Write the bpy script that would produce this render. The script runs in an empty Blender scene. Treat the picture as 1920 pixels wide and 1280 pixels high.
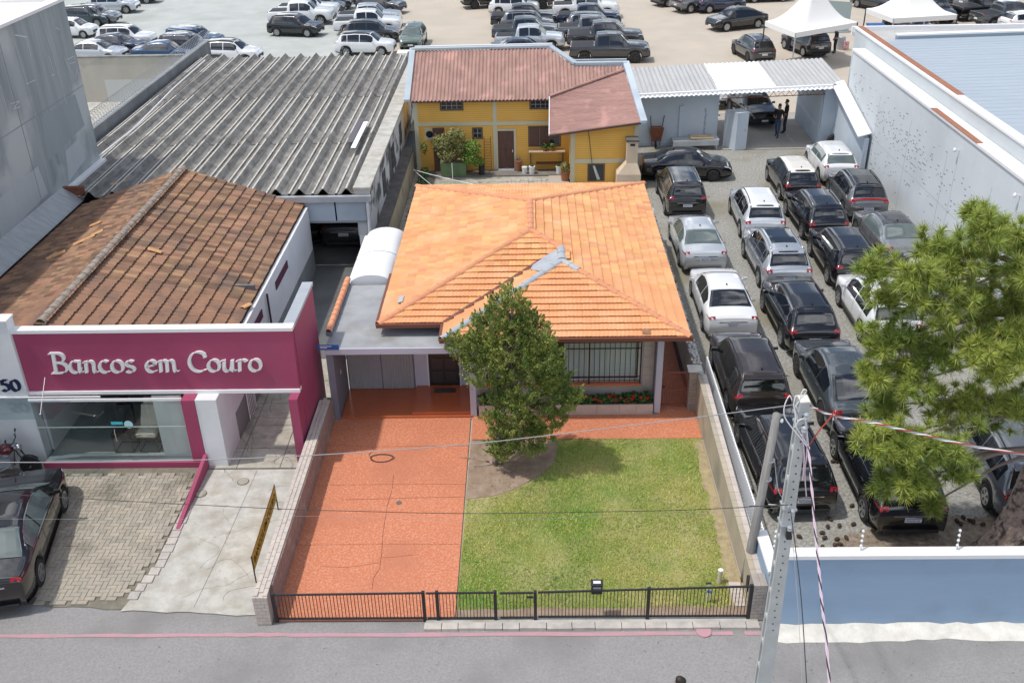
import bpy, bmesh, math, random
import numpy as np
from mathutils import Vector, Matrix

SC = bpy.context.scene
COL = SC.collection
RND = random.Random(11)

# ------------------------------------------------------------------ camera
CAM_H = 16.0
FPX = 1835.0
PITCH, ROLL, YAW = math.radians(29.0), math.radians(1.2), math.radians(1.26)
_rz = Matrix.Rotation(YAW, 3, 'Z')
CF = _rz @ Vector((0, math.cos(PITCH), -math.sin(PITCH)))
_r0 = _rz @ Vector((1, 0, 0))
_u0 = _r0.cross(CF)
CR = math.cos(ROLL) * _r0 - math.sin(ROLL) * _u0
CU = math.sin(ROLL) * _r0 + math.cos(ROLL) * _u0
CC = Vector((0, 0, CAM_H))
cam_data = bpy.data.cameras.new('camera')
cam = bpy.data.objects.new('camera', cam_data)
COL.objects.link(cam)
cam_data.sensor_fit = 'HORIZONTAL'
cam_data.sensor_width = 36.0
cam_data.lens = FPX / 1920.0 * 36.0
cam_data.clip_start = 0.1
cam_data.clip_end = 2000
cam.matrix_world = Matrix(((CR.x, CU.x, -CF.x, CC.x), (CR.y, CU.y, -CF.y, CC.y), (CR.z, CU.z, -CF.z, CC.z), (0, 0, 0, 1)))
SC.camera = cam

# ------------------------------------------------------------------ sky, sun, exposure
SUN_EL, SUN_AZ = math.radians(66.0), math.radians(259.0)   # azimuth clockwise from +Y: the sun stands to the left
world = bpy.data.worlds.new('World')
SC.world = world
world.use_nodes = True
wn, wl = world.node_tree.nodes, world.node_tree.links
wn.clear()
w_out = wn.new('ShaderNodeOutputWorld')
w_bg = wn.new('ShaderNodeBackground')
w_sky = wn.new('ShaderNodeTexSky')
w_sky.sky_type = 'NISHITA'
w_sky.sun_disc = False
w_sky.sun_elevation = SUN_EL
w_sky.sun_rotation = SUN_AZ
w_sky.dust_density = 1.6
w_tc = wn.new('ShaderNodeTexCoord')
w_ns = wn.new('ShaderNodeTexNoise')
w_ns.inputs['Scale'].default_value = 3.2
w_ns.inputs['Detail'].default_value = 7
w_ns.inputs['Roughness'].default_value = 0.58
w_rp = wn.new('ShaderNodeValToRGB')
w_rp.color_ramp.elements[0].position = 0.49
w_rp.color_ramp.elements[1].position = 0.61
w_mx = wn.new('ShaderNodeMix')
w_mx.data_type = 'RGBA'
w_mx.inputs[7].default_value = (15.0, 15.2, 15.6, 1)      # broken white cloud, all over the dome
wl.new(w_tc.outputs['Generated'], w_ns.inputs['Vector'])
wl.new(w_ns.outputs['Fac'], w_rp.inputs['Fac'])
wl.new(w_rp.outputs['Color'], w_mx.inputs[0])
wl.new(w_sky.outputs['Color'], w_mx.inputs[6])
wl.new(w_mx.outputs[2], w_bg.inputs['Color'])
w_bg.inputs['Strength'].default_value = 0.145
wl.new(w_bg.outputs['Background'], w_out.inputs['Surface'])

sun_data = bpy.data.lights.new('sun', 'SUN')
sun_data.energy = 3.3
sun_data.angle = math.radians(1.6)
sun_data.color = (1.0, 0.955, 0.89)
sun = bpy.data.objects.new('sun', sun_data)
COL.objects.link(sun)
_sd = Vector((math.sin(SUN_AZ) * math.cos(SUN_EL), math.cos(SUN_AZ) * math.cos(SUN_EL), math.sin(SUN_EL)))
sun.rotation_euler = _sd.to_track_quat('Z', 'Y').to_euler()
sun.location = (-20, 20, 40)

SC.view_settings.view_transform = 'Standard'
SC.view_settings.look = 'None'
SC.view_settings.gamma = 1.0
SC.view_settings.use_curve_mapping = False
SC.view_settings.exposure = -0.22
SC.cycles.max_bounces = 6
SC.cycles.transparent_max_bounces = 8

# ------------------------------------------------------------------ a photo position turned into a place
def _ray(x, y):
    return CF * FPX + CR * (x - 960.0) - CU * (y - 640.0)
def g(x, y, z=0.0):
    d = _ray(x, y)
    return CC + d * ((z - CAM_H) / d.z)
def gy(x, y, Y):
    d = _ray(x, y)
    return CC + d * (Y / d.y)
def gx(x, y, X):
    d = _ray(x, y)
    return CC + d * (X / d.x)

# ------------------------------------------------------------------ mesh helpers
class MB:
    def __init__(s):
        s.v, s.f, s.sm = [], [], False
    def add(s, vs, fs):
        o = len(s.v)
        s.v += [tuple(p) for p in vs]
        s.f += [tuple(o + i for i in q) for q in fs]
        return s
    def box(s, x0, x1, y0, y1, z0, z1):
        return s.add([(x0, y0, z0), (x1, y0, z0), (x1, y1, z0), (x0, y1, z0), (x0, y0, z1), (x1, y0, z1), (x1, y1, z1), (x0, y1, z1)],
                     [(3, 2, 1, 0), (4, 5, 6, 7), (0, 1, 5, 4), (1, 2, 6, 5), (2, 3, 7, 6), (3, 0, 4, 7)])
    def hexa(s, b, t):
        """bottom ring of 4 points, top ring of 4 points (counter-clockwise from above)"""
        return s.add(list(b) + list(t), [(3, 2, 1, 0), (4, 5, 6, 7), (0, 1, 5, 4), (1, 2, 6, 5), (2, 3, 7, 6), (3, 0, 4, 7)])
    def prism(s, poly, d):
        """polygon (3-d points) swept along the vector d"""
        n = len(poly)
        P = [Vector(p) for p in poly]
        d = Vector(d)
        return s.add(P + [p + d for p in P], [tuple(range(n - 1, -1, -1)), tuple(range(n, 2 * n))] + [(i, (i + 1) % n, n + (i + 1) % n, n + i) for i in range(n)])
    def tube(s, path, r, n=6, r2=None, cap=True):
        P = [Vector(p) for p in path]
        m = len(P)
        rings = []
        up = Vector((0, 0, 1))
        for i, p in enumerate(P):
            t = (P[min(i + 1, m - 1)] - P[max(i - 1, 0)]).normalized()
            a = t.cross(up if abs(t.z) < 0.95 else Vector((1, 0, 0))).normalized()
            b = a.cross(t)
            if isinstance(r, (list, tuple)):
                rr = r[i]
            else:
                rr = r if r2 is None else r + (r2 - r) * i / (m - 1)
            rings.append([p + rr * (math.cos(k * 2 * math.pi / n) * a + math.sin(k * 2 * math.pi / n) * b) for k in range(n)])
        vs = [q for ring in rings for q in ring]
        fs = [(i * n + k, i * n + (k + 1) % n, (i + 1) * n + (k + 1) % n, (i + 1) * n + k) for i in range(m - 1) for k in range(n)]
        if cap:
            fs += [tuple(range(n - 1, -1, -1)), tuple((m - 1) * n + k for k in range(n))]
        return s.add(vs, fs)
    def lathe(s, c, prof, n=12, axis='Z'):
        c = Vector(c)
        vs = []
        for (r, h) in prof:
            for k in range(n):
                a = k * 2 * math.pi / n
                if axis == 'Z':
                    vs.append(c + Vector((r * math.cos(a), r * math.sin(a), h)))
                elif axis == 'Y':
                    vs.append(c + Vector((r * math.cos(a), h, r * math.sin(a))))
                else:
                    vs.append(c + Vector((h, r * math.cos(a), r * math.sin(a))))
        m = len(prof)
        fs = [(i * n + k, i * n + (k + 1) % n, (i + 1) * n + (k + 1) % n, (i + 1) * n + k) for i in range(m - 1) for k in range(n)]
        fs += [tuple(range(n - 1, -1, -1)), tuple((m - 1) * n + k for k in range(n))]
        return s.add(vs, fs)
    def grid(s, rows):
        m, n = len(rows), len(rows[0])
        return s.add([p for r in rows for p in r], [(i * n + k, i * n + k + 1, (i + 1) * n + k + 1, (i + 1) * n + k) for i in range(m - 1) for k in range(n - 1)])
    def quad(s, a, b, c, d):
        return s.add([a, b, c, d], [(0, 1, 2, 3)])
    def mesh(s, name, smooth=False, off=None):
        me = bpy.data.meshes.new(name)
        v = s.v
        if off is not None:
            ox, oy, oz = off
            v = [(p[0] - ox, p[1] - oy, p[2] - oz) for p in v]
        me.from_pydata(v, [], s.f)
        if smooth:
            me.polygons.foreach_set('use_smooth', [True] * len(me.polygons))
        return me

def origin(o):
    p = Vector((0, 0, 0))
    while o is not None:
        p = p + o.location
        o = o.parent
    return p
def link(name, me, mat=None, parent=None):
    o = bpy.data.objects.new(name, me)
    COL.objects.link(o)
    if mat is not None and me is not None and len(me.materials) == 0:
        me.materials.append(mat)
    o.parent = parent
    return o
def part(name, mb, mat, parent=None, smooth=False, kind=None, label=None):
    """world-coordinate geometry made a child of parent (or a top-level mesh)"""
    o = link(name, mb.mesh(name, smooth, origin(parent)), mat, parent)
    if kind:
        o['kind'] = kind
    if label:
        o['label'] = label
    return o
def piece(name, me, parent, loc, mat=None, rot=None):
    """a repeated piece that shares its mesh"""
    o = link(name, me, mat, parent)
    o.location = Vector(loc) - origin(parent)
    if rot is not None:
        o.rotation_euler = rot
    return o
def thing(name, label, cat, loc=(0, 0, 0), group=None):
    o = bpy.data.objects.new(name, None)
    COL.objects.link(o)
    o.location = loc
    o.empty_display_size = 0.2
    return tag(o, label, cat, group)
def tag(o, label, cat, group=None):
    o['label'] = label
    o['category'] = cat
    if group:
        o['group'] = group
    return o
def struct(name, mb, mat, smooth=False):
    return part(name, mb, mat, None, smooth, 'structure')
def copy_tree(o, parent=None):
    c = o.copy()
    COL.objects.link(c)
    c.parent = parent
    for ch in o.children:
        copy_tree(ch, c)
    return c
def catenary(a, b, sag, n=16):
    a, b = Vector(a), Vector(b)
    return [a.lerp(b, i / n) - Vector((0, 0, sag * 4 * (i / n) * (1 - i / n))) for i in range(n + 1)]

# ------------------------------------------------------------------ materials
def srgb(r, g_, b):
    f = lambda c: (c / 255 / 12.92) if c / 255 <= 0.04045 else ((c / 255 + 0.055) / 1.055) ** 2.4
    return (f(r), f(g_), f(b))
def M(name, c1, c2=None, scale=5.0, rough=0.85, bump=0.0, bscale=None, metal=0.0, coat=0.0, island=0.0, stretch=None,
      c3=None, scale3=1.0, lo3=0.55, hi3=0.7, lo=0.35, hi=0.65, spec=0.5, detail=6, emit=None, hue=0.0, trans=0.0):
    m = bpy.data.materials.new(name)
    m.use_nodes = True
    nt = m.node_tree
    N, L = nt.nodes, nt.links
    b = N['Principled BSDF']
    b.inputs['Roughness'].default_value = rough
    b.inputs['Metallic'].default_value = metal
    b.inputs['Coat Weight'].default_value = coat
    b.inputs['Coat Roughness'].default_value = 0.02
    b.inputs['Specular IOR Level'].default_value = spec
    b.inputs['Base Color'].default_value = (*c1, 1)
    if trans:
        b.inputs['Transmission Weight'].default_value = trans
    col = None
    vec = None
    if c2 is not None or bump or c3 is not None:
        geo = N.new('ShaderNodeNewGeometry')
        vec = geo.outputs['Position']
        if stretch:
            mp = N.new('ShaderNodeMapping')
            mp.inputs['Scale'].default_value = stretch
            L.new(vec, mp.inputs['Vector'])
            vec2 = mp.outputs['Vector']
        else:
            vec2 = vec
    if c2 is not None:
        n = N.new('ShaderNodeTexNoise')
        n.inputs['Scale'].default_value = scale
        n.inputs['Detail'].default_value = detail
        n.inputs['Roughness'].default_value = 0.6
        L.new(vec2, n.inputs['Vector'])
        r = N.new('ShaderNodeValToRGB')
        r.color_ramp.elements[0].position = lo
        r.color_ramp.elements[1].position = hi
        r.color_ramp.elements[0].color = (*c1, 1)
        r.color_ramp.elements[1].color = (*c2, 1)
        L.new(n.outputs['Fac'], r.inputs['Fac'])
        col = r.outputs['Color']
    if c3 is not None:
        n3 = N.new('ShaderNodeTexNoise')
        n3.inputs['Scale'].default_value = scale3
        n3.inputs['Detail'].default_value = 5
        L.new(vec, n3.inputs['Vector'])
        r3 = N.new('ShaderNodeValToRGB')
        r3.color_ramp.elements[0].position = lo3
        r3.color_ramp.elements[1].position = hi3
        L.new(n3.outputs['Fac'], r3.inputs['Fac'])
        mx = N.new('ShaderNodeMix')
        mx.data_type = 'RGBA'
        mx.inputs[6].default_value = (*c1, 1)
        if col is not None:
            L.new(col, mx.inputs[6])
        mx.inputs[7].default_value = (*c3, 1)
        L.new(r3.outputs['Color'], mx.inputs[0])
        col = mx.outputs[2]
    if island:
        gi = N.new('ShaderNodeNewGeometry')
        hs = N.new('ShaderNodeHueSaturation')
        mr = N.new('ShaderNodeMapRange')
        mr.inputs['To Min'].default_value = 1 - island
        mr.inputs['To Max'].default_value = 1 + island
        L.new(gi.outputs['Random Per Island'], mr.inputs['Value'])
        L.new(mr.outputs['Result'], hs.inputs['Value'])
        if hue:
            mh = N.new('ShaderNodeMath')
            mh.operation = 'MULTIPLY_ADD'
            fr = N.new('ShaderNodeMath')
            fr.operation = 'FRACT'
            ml = N.new('ShaderNodeMath')
            ml.operation = 'MULTIPLY'
            ml.inputs[1].default_value = 7.31
            L.new(gi.outputs['Random Per Island'], ml.inputs[0])
            L.new(ml.outputs[0], fr.inputs[0])
            L.new(fr.outputs[0], mh.inputs[0])
            mh.inputs[1].default_value = 2 * hue
            mh.inputs[2].default_value = 0.5 - hue
            L.new(mh.outputs[0], hs.inputs['Hue'])
        if col is not None:
            L.new(col, hs.inputs['Color'])
        else:
            hs.inputs['Color'].default_value = (*c1, 1)
        col = hs.outputs['Color']
    if col is not None:
        L.new(col, b.inputs['Base Color'])
    if bump:
        nb = N.new('ShaderNodeTexNoise')
        nb.inputs['Scale'].default_value = bscale or scale * 4
        nb.inputs['Detail'].default_value = 4
        L.new(vec, nb.inputs['Vector'])
        bp = N.new('ShaderNodeBump')
        bp.inputs['Strength'].default_value = bump
        bp.inputs['Distance'].default_value = 0.03
        L.new(nb.outputs['Fac'], bp.inputs['Height'])
        L.new(bp.outputs['Normal'], b.inputs['Normal'])
    if emit:
        b.inputs['Emission Color'].default_value = (*emit[:3], 1)
        b.inputs['Emission Strength'].default_value = emit[3]
    return m
def glass_mat(name, tint=(0.8, 0.9, 0.88), mixv=0.1):
    m = bpy.data.materials.new(name)
    m.use_nodes = True
    N, L = m.node_tree.nodes, m.node_tree.links
    N.clear()
    o = N.new('ShaderNodeOutputMaterial')
    t = N.new('ShaderNodeBsdfTransparent')
    t.inputs['Color'].default_value = (*tint, 1)
    gl = N.new('ShaderNodeBsdfGlossy')
    gl.inputs['Roughness'].default_value = 0.02
    fr = N.new('ShaderNodeLayerWeight')
    fr.inputs['Blend'].default_value = 0.5
    pw = N.new('ShaderNodeMath')
    pw.operation = 'POWER'
    pw.inputs[1].default_value = 3.0
    mx = N.new('ShaderNodeMixShader')
    ad = N.new('ShaderNodeMath')
    ad.operation = 'MULTIPLY_ADD'
    ad.inputs[1].default_value = 0.5
    ad.inputs[2].default_value = 0.05 + mixv
    L.new(fr.outputs['Facing'], pw.inputs[0])
    L.new(pw.outputs[0], ad.inputs[0])
    L.new(ad.outputs[0], mx.inputs[0])
    L.new(t.outputs[0], mx.inputs[1])
    L.new(gl.outputs[0], mx.inputs[2])
    L.new(mx.outputs[0], o.inputs['Surface'])
    return m

# ------------------------------------------------------------------ palette
asphalt = M('asphalt', (0.235, 0.228, 0.225), (0.325, 0.317, 0.312), 22.0, 0.92, 0.35, 90, c3=(0.215, 0.208, 0.203), scale3=0.5, detail=10, lo3=0.48, hi3=0.72, lo=.3, hi=.7)
pink_paint = M('faded_pink_paint', (0.50, 0.27, 0.31), (0.36, 0.27, 0.275), 2.5, 0.9, 0.2, 60, lo=0.4, hi=0.75)
lot_tan = M('tan_concrete', (0.51, 0.445, 0.365), (0.45, 0.40, 0.335), 0.35, 0.9, 0.1, 20, c3=(0.42, 0.38, 0.32), scale3=0.16, lo3=0.55, hi3=0.8)
lot_grey = M('grey_gravel_lot', (0.39, 0.415, 0.395), (0.46, 0.48, 0.46), 0.5, 0.95, 0.2, 30, c3=(0.35, 0.375, 0.345), scale3=0.2)
gravel = M('lot_gravel', (0.20, 0.197, 0.178), (0.41, 0.402, 0.37), 13.0, 0.95, 0.5, 70, c3=(0.25, 0.225, 0.165), scale3=0.42, lo3=0.53, hi3=0.68, detail=9)
needle_soil = M('needle_litter', (0.17, 0.125, 0.09), (0.33, 0.28, 0.22), 6.0, 0.95, 0.8, 40, detail=9)
soil = M('bare_soil', (0.25, 0.175, 0.125), (0.35, 0.265, 0.195), 3.0, 0.95, 0.5, 40)
lawn_soil = M('lawn_ground', (0.22, 0.25, 0.06), (0.40, 0.35, 0.16), 0.9, 0.95, 0.4, 60, lo=0.36, hi=0.6, c3=(0.08, 0.19, 0.02), scale3=0.40, lo3=0.45, hi3=0.70)
red_drive = M('red_oxide_concrete', (0.52, 0.172, 0.082), (0.74, 0.38, 0.25), 20.0, 0.72, 0.12, 30, c3=(0.46, 0.165, 0.09), scale3=0.45, detail=12, lo=0.45, hi=0.82, lo3=.5, hi3=.75)
red_tile = M('glossy_red_tile', (0.56, 0.15, 0.055), (0.48, 0.13, 0.06), 1.2, 0.22, coat=0.25)
concrete = M('worn_concrete', (0.36, 0.345, 0.305), (0.52, 0.51, 0.47), 2.4, 0.9, 0.3, 25, c3=(0.36, 0.325, 0.265), scale3=1.9, lo3=0.5, hi3=0.75, detail=11, lo=.3, hi=.62)
old_concrete = M('mossy_old_concrete', (0.33, 0.31, 0.25), (0.46, 0.44, 0.38), 2.2, 0.92, 0.3, 25, c3=(0.17, 0.165, 0.125), scale3=1.0, lo3=0.55, hi3=0.7, detail=10)
dark_floor = M('dark_shed_floor', (0.10, 0.105, 0.105), (0.16, 0.165, 0.16), 0.8, 0.6)  # dark grey shed floor, tone varying at random
pave_stone = M('sand_paver', (0.40, 0.355, 0.285), (0.32, 0.295, 0.245), 2.2, 0.92, 0.3, 50, island=0.14, c3=(0.21, 0.19, 0.15), scale3=0.6)
pave_joint = M('paver_joint', (0.23, 0.205, 0.16), (0.16, 0.15, 0.115), 4.0, 0.95)
kerb_stone = M('kerb_stone', (0.52, 0.48, 0.43), (0.38, 0.355, 0.33), 3.0, 0.9, 0.3, 40, island=0.1)
white_paint = M('white_paint', (0.76, 0.78, 0.80), (0.70, 0.72, 0.745), 1.2, 0.75)
trim_white = M('white_trim', (0.80, 0.80, 0.81), None, rough=0.6)
white_rough = M('chalky_white_base', (0.74, 0.72, 0.66), (0.58, 0.55, 0.49), 2.4, 0.95, 0.5, 14)
magenta = M('magenta_paint', (0.36, 0.058, 0.132), (0.32, 0.05, 0.118), 0.7, 0.6, c3=(0.30, 0.062, 0.13), scale3=0.5)
blue_wall = M('blue_wall_paint', (0.30, 0.41, 0.555), (0.275, 0.38, 0.52), 0.9, 0.85, 0.15, 8, stretch=(0.4, 0.4, 2.5), c3=(0.255, 0.35, 0.48), scale3=0.8)
pale_blue = M('pale_blue_grey_paint', (0.52, 0.59, 0.66), (0.46, 0.53, 0.60), 0.6, 0.85, c3=(0.38, 0.44, 0.50), scale3=0.4)
lavender = M('lavender_grey_paint', (0.50, 0.50, 0.60), (0.46, 0.46, 0.55), 0.8, 0.8)
slate = M('slate_blue_paint', (0.20, 0.205, 0.27), (0.18, 0.185, 0.24), 0.8, 0.8)
yellow_wall = M('yellow_painted_brick', (0.84, 0.51, 0.125), (0.80, 0.46, 0.10), 1.0, 0.85, c3=(0.76, 0.46, 0.12), scale3=0.5)
cream = M('cream_band', (0.62, 0.58, 0.42), (0.56, 0.53, 0.39), 1.5, 0.85)
dark_wood = M('dark_brown_wood', (0.09, 0.045, 0.035), (0.13, 0.065, 0.05), 3.0, 0.6, stretch=(6, 1, 1))
window_frame_m = M('brown_window_frame', (0.10, 0.07, 0.055), None, rough=0.6)
dark_glass = M('dark_window_glass', (0.02, 0.025, 0.03), None, rough=0.05, spec=0.6)
pale_glass = M('curtained_glass', (0.42, 0.46, 0.48), (0.58, 0.62, 0.64), 2.0, 0.12, stretch=(3, 1, 0.1), coat=0.6)
black_metal = M('black_painted_steel', (0.018, 0.018, 0.022), None, rough=0.45)
grey_metal = M('galvanised_metal', (0.50, 0.53, 0.56), (0.42, 0.45, 0.48), 2.0, 0.45, metal=0.4)
orange_tile = M('orange_clay_tile', (0.73, 0.37, 0.168), (0.66, 0.31, 0.13), 1.3, 0.8, island=0.13, hue=0.010, c3=(0.75, 0.42, 0.215), scale3=0.9, lo3=0.5, hi3=0.75)
orange_cap = M('orange_ridge_tile', (0.66, 0.29, 0.15), (0.56, 0.25, 0.14), 2.0, 0.8, island=0.1)
brown_tile = M('weathered_brown_tile', (0.30, 0.170, 0.100), (0.21, 0.122, 0.078), 1.5, 0.9, 0.3, 30, island=0.40, hue=0.012, c3=(0.16, 0.105, 0.078), scale3=0.75, lo3=0.5, hi3=0.7)
brown_deck = M('brown_roof_deck', (0.07, 0.04, 0.025), None)
orange_deck = M('orange_roof_deck', (0.16, 0.06, 0.025), None)
silver_coat = M('silver_roof_sealant', (0.33, 0.37, 0.41), (0.43, 0.46, 0.49), 3.0, 0.55)
brown_gutter = M('brown_gutter', (0.17, 0.055, 0.035), None, rough=0.5)
asbestos = M('weathered_fibre_cement', (0.245, 0.238, 0.222), (0.125, 0.12, 0.112), 3.0, 0.92, 0.3, 40, stretch=(3.0, 0.5, 3.0), c3=(0.31, 0.30, 0.28), scale3=1.6, lo3=0.5, hi3=0.75, island=0.08)
asb_lip = M('pale_sheet_edge', (0.62, 0.60, 0.55), (0.42, 0.40, 0.36), 6.0, 0.95)
pink_roof = M('faded_pink_corrugated', (0.42, 0.262, 0.218), (0.31, 0.188, 0.16), 2.0, 0.9, 0.2, 30, stretch=(1.5, 0.3, 1), c3=(0.52, 0.30, 0.26), scale3=1.3)
pink_sheet = M('faded_pink_sheet', (0.42, 0.248, 0.21), (0.32, 0.185, 0.16), 3.5, 0.9, 0.2, 30, stretch=(0.25, 1.6, 1), c3=(0.51, 0.29, 0.25), scale3=1.4)
grey_conc_wall = M('bare_render_wall', (0.38, 0.415, 0.43), (0.23, 0.27, 0.29), 1.1, 0.95, 0.1, 10, stretch=(1, 1.0, 0.12), c3=(0.47, 0.50, 0.51), scale3=0.35, lo3=0.5, hi3=0.6)
beige_wall = M('stained_beige_wall', (0.56, 0.53, 0.46), (0.48, 0.46, 0.40), 0.7, 0.95, c3=(0.33, 0.32, 0.28), scale3=0.5, lo3=0.58, hi3=0.7, stretch=(1, 1, 0.4))
dark_wall = M('dark_stained_wall', (0.17, 0.18, 0.19), (0.26, 0.27, 0.28), 0.9, 0.95, stretch=(1, 1, 0.4))
stained_white = M('mildewed_white_wall', (0.62, 0.63, 0.63), (0.50, 0.51, 0.51), 1.0, 0.95, stretch=(1, 1, 0.3), c3=(0.10, 0.10, 0.10), scale3=0.75, lo3=0.53, hi3=0.60)
wall_tan = M('tan_render', (0.47, 0.40, 0.30), (0.37, 0.33, 0.26), 1.2, 0.95, 0.2, 14, c3=(0.27, 0.25, 0.20), scale3=0.6)
ledge_dark = M('mouldy_ledge', (0.10, 0.09, 0.085), (0.17, 0.155, 0.14), 2.0, 0.95)
cap_brick = M('pale_cap_brick', (0.55, 0.49, 0.43), (0.46, 0.41, 0.365), 3.0, 0.9, 0.2, 40, island=0.13, hue=0.015)
clad_brick = M('mottled_pink_cladding', (0.36, 0.245, 0.215), (0.24, 0.18, 0.165), 5.0, 0.9, 0.4, 24, stretch=(2.5, 2.5, 5), c3=(0.42, 0.33, 0.29), scale3=3.0, island=0.12)
grey_brick = M('grey_brown_brick', (0.37, 0.325, 0.285), (0.28, 0.25, 0.225), 4.0, 0.9, 0.3, 30, island=0.16)
mortar = M('dark_mortar', (0.16, 0.145, 0.13), None, rough=0.95)
stone_clad = M('polished_stone_cladding', (0.44, 0.38, 0.35), (0.53, 0.475, 0.44), 2.2, 0.5, island=0.12, c3=(0.36, 0.29, 0.26), scale3=1.6)
right_white = M('white_painted_block_wall', (0.64, 0.68, 0.705), (0.585, 0.625, 0.655), 0.5, 0.85, 0.1, 12, c3=(0.54, 0.575, 0.60), scale3=0.25)
terracotta = M('exposed_terracotta', (0.38, 0.16, 0.09), (0.28, 0.13, 0.08), 4.0, 0.9)
blue_roof = M('pale_blue_metal_roof', (0.375, 0.435, 0.495), (0.34, 0.40, 0.46), 1.2, 0.55, stretch=(0.4, 3.5, 1))
white_sheet = M('white_translucent_sheet', (0.83, 0.85, 0.88), None, rough=0.5)
grey_sheet = M('grey_corrugated_sheet', (0.46, 0.465, 0.46), (0.40, 0.405, 0.40), 1.2, 0.7, stretch=(3, 0.4, 1))
tent_white = M('white_tent_fabric', (0.80, 0.80, 0.78), None, rough=0.7)
rust = M('rusty_steel', (0.24, 0.085, 0.045), (0.15, 0.06, 0.035), 6.0, 0.8)
wood_pale = M('pale_plank', (0.58, 0.45, 0.29), (0.50, 0.38, 0.24), 3.0, 0.8)
wood_grey = M('weathered_pole_wood', (0.30, 0.29, 0.275), (0.20, 0.195, 0.19), 3.0, 0.95, 0.4, 40, stretch=(8, 8, 0.5))
pole_conc = M('pole_concrete', (0.50, 0.52, 0.51), (0.43, 0.45, 0.44), 3.0, 0.9, 0.15, 40, c3=(0.36, 0.38, 0.37), scale3=1.2)
bark = M('pine_bark', (0.25, 0.185, 0.15), (0.38, 0.30, 0.25), 5.0, 0.95, 1.0, 9, stretch=(2.5, 2.5, 0.9), c3=(0.09, 0.068, 0.058), scale3=5.5, lo3=0.5, hi3=0.6)
twig = M('twig_bark', (0.22, 0.175, 0.14), None, rough=0.95)
pine_needle = M('pine_needles', (0.22, 0.30, 0.055), (0.40, 0.45, 0.085), 0.9, 0.6, island=0.38, hue=0.03)
cyp_leaf = M('cypress_sprays', (0.115, 0.185, 0.04), (0.31, 0.355, 0.075), 1.8, 0.8, island=0.42, hue=0.02, c3=(0.36, 0.31, 0.14), scale3=1.9, lo3=0.60, hi3=0.75)
shrub_leaf = M('shrub_leaves', (0.17, 0.19, 0.05), (0.29, 0.27, 0.10), 1.2, 0.7, island=0.4, hue=0.03)
bright_leaf = M('bright_green_leaves', (0.10, 0.20, 0.025), (0.19, 0.30, 0.04), 1.2, 0.65, island=0.35, hue=0.02)
dark_leaf = M('dark_green_leaves', (0.03, 0.09, 0.02), (0.06, 0.15, 0.03), 3.0, 0.6, island=0.4)
red_petal = M('red_petals', (0.62, 0.02, 0.02), None, rough=0.6, island=0.25)
grass_m = M('grass_blades', (0.33, 0.44, 0.065), (0.58, 0.55, 0.17), 1.1, 0.7, island=0.28, hue=0.015, lo=0.36, hi=0.6, detail=7, c3=(0.165, 0.315, 0.035), scale3=0.45, lo3=0.46, hi3=0.74)
dry_grass = M('dry_grass', (0.30, 0.25, 0.12), (0.18, 0.21, 0.06), 1.0, 0.8, island=0.3)
rubber = M('tyre_rubber', (0.018, 0.018, 0.018), None, rough=0.85)
alloy = M('alloy_rim', (0.42, 0.43, 0.45), None, rough=0.3, metal=0.8)
dark_alloy = M('dark_rim', (0.05, 0.05, 0.055), None, rough=0.4, metal=0.6)
chrome = M('chrome', (0.75, 0.76, 0.78), None, rough=0.12, metal=1.0)
plastic = M('black_plastic', (0.022, 0.022, 0.024), None, rough=0.6)
lamp_red = M('red_tail_lens', (0.28, 0.006, 0.010), None, rough=0.12, coat=0.6)
lamp_clear = M('clear_headlamp', (0.55, 0.58, 0.62), None, rough=0.08, coat=0.8)
plate_white = M('plate_white', (0.72, 0.74, 0.76), None, rough=0.5)
plate_blue = M('plate_blue', (0.03, 0.10, 0.42), None, rough=0.5)
ink = M('black_ink', (0.02, 0.02, 0.03), None, rough=0.7)
car_glass = M('tinted_car_glass', (0.008, 0.010, 0.013), None, rough=0.02, spec=0.9, coat=0.5)
clear_car_glass = M('greenish_car_glass', (0.10, 0.13, 0.13), None, rough=0.03, spec=0.75, coat=0.3)
shop_glass = glass_mat('shop_glass', (0.92, 0.95, 0.95), 0.0)
canopy_glass = glass_mat('canopy_glass', (0.80, 0.86, 0.88), 0.0)
window_glass = glass_mat('window_glass', (0.90, 0.94, 0.95), 0.0)
sign_blue = M('street_sign_blue', (0.02, 0.10, 0.34), None, rough=0.45)
navy = M('navy_letters', (0.012, 0.02, 0.07), None, rough=0.5)
banner_yellow = M('banner_yellow', (0.90, 0.52, 0.06), None, rough=0.6)
leather_cream = M('cream_leather', (0.66, 0.62, 0.52), None, rough=0.5)
black_leather = M('black_leather', (0.02, 0.02, 0.022), None, rough=0.4)
shop_floor_m = M('grey_shop_floor', (0.30, 0.34, 0.34), (0.27, 0.31, 0.31), 1.0, 0.4)
green_planter = M('green_planter_paint', (0.17, 0.26, 0.13), (0.13, 0.20, 0.10), 3.0, 0.8)
chimney_m = M('cream_chimney', (0.68, 0.56, 0.42), (0.60, 0.48, 0.36), 2.0, 0.9)
iron_red = M('red_oxide_gate', (0.25, 0.075, 0.05), None, rough=0.6)
cone_m = M('pine_cone', (0.055, 0.035, 0.025), (0.10, 0.065, 0.045), 20.0, 0.95)
cable_black = M('black_cable', (0.03, 0.03, 0.032), None, rough=0.6)
cable_grey = M('grey_cable', (0.30, 0.30, 0.31), None, rough=0.6)
cable_red = M('red_cable', (0.42, 0.05, 0.035), None, rough=0.5)
cable_pink = M('pale_pink_cable', (0.60, 0.47, 0.55), None, rough=0.5)
skin_m = M('skin', (0.40, 0.22, 0.15), None, rough=0.6)
hair_m = M('dark_hair', (0.025, 0.016, 0.012), None, rough=0.6)

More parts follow.
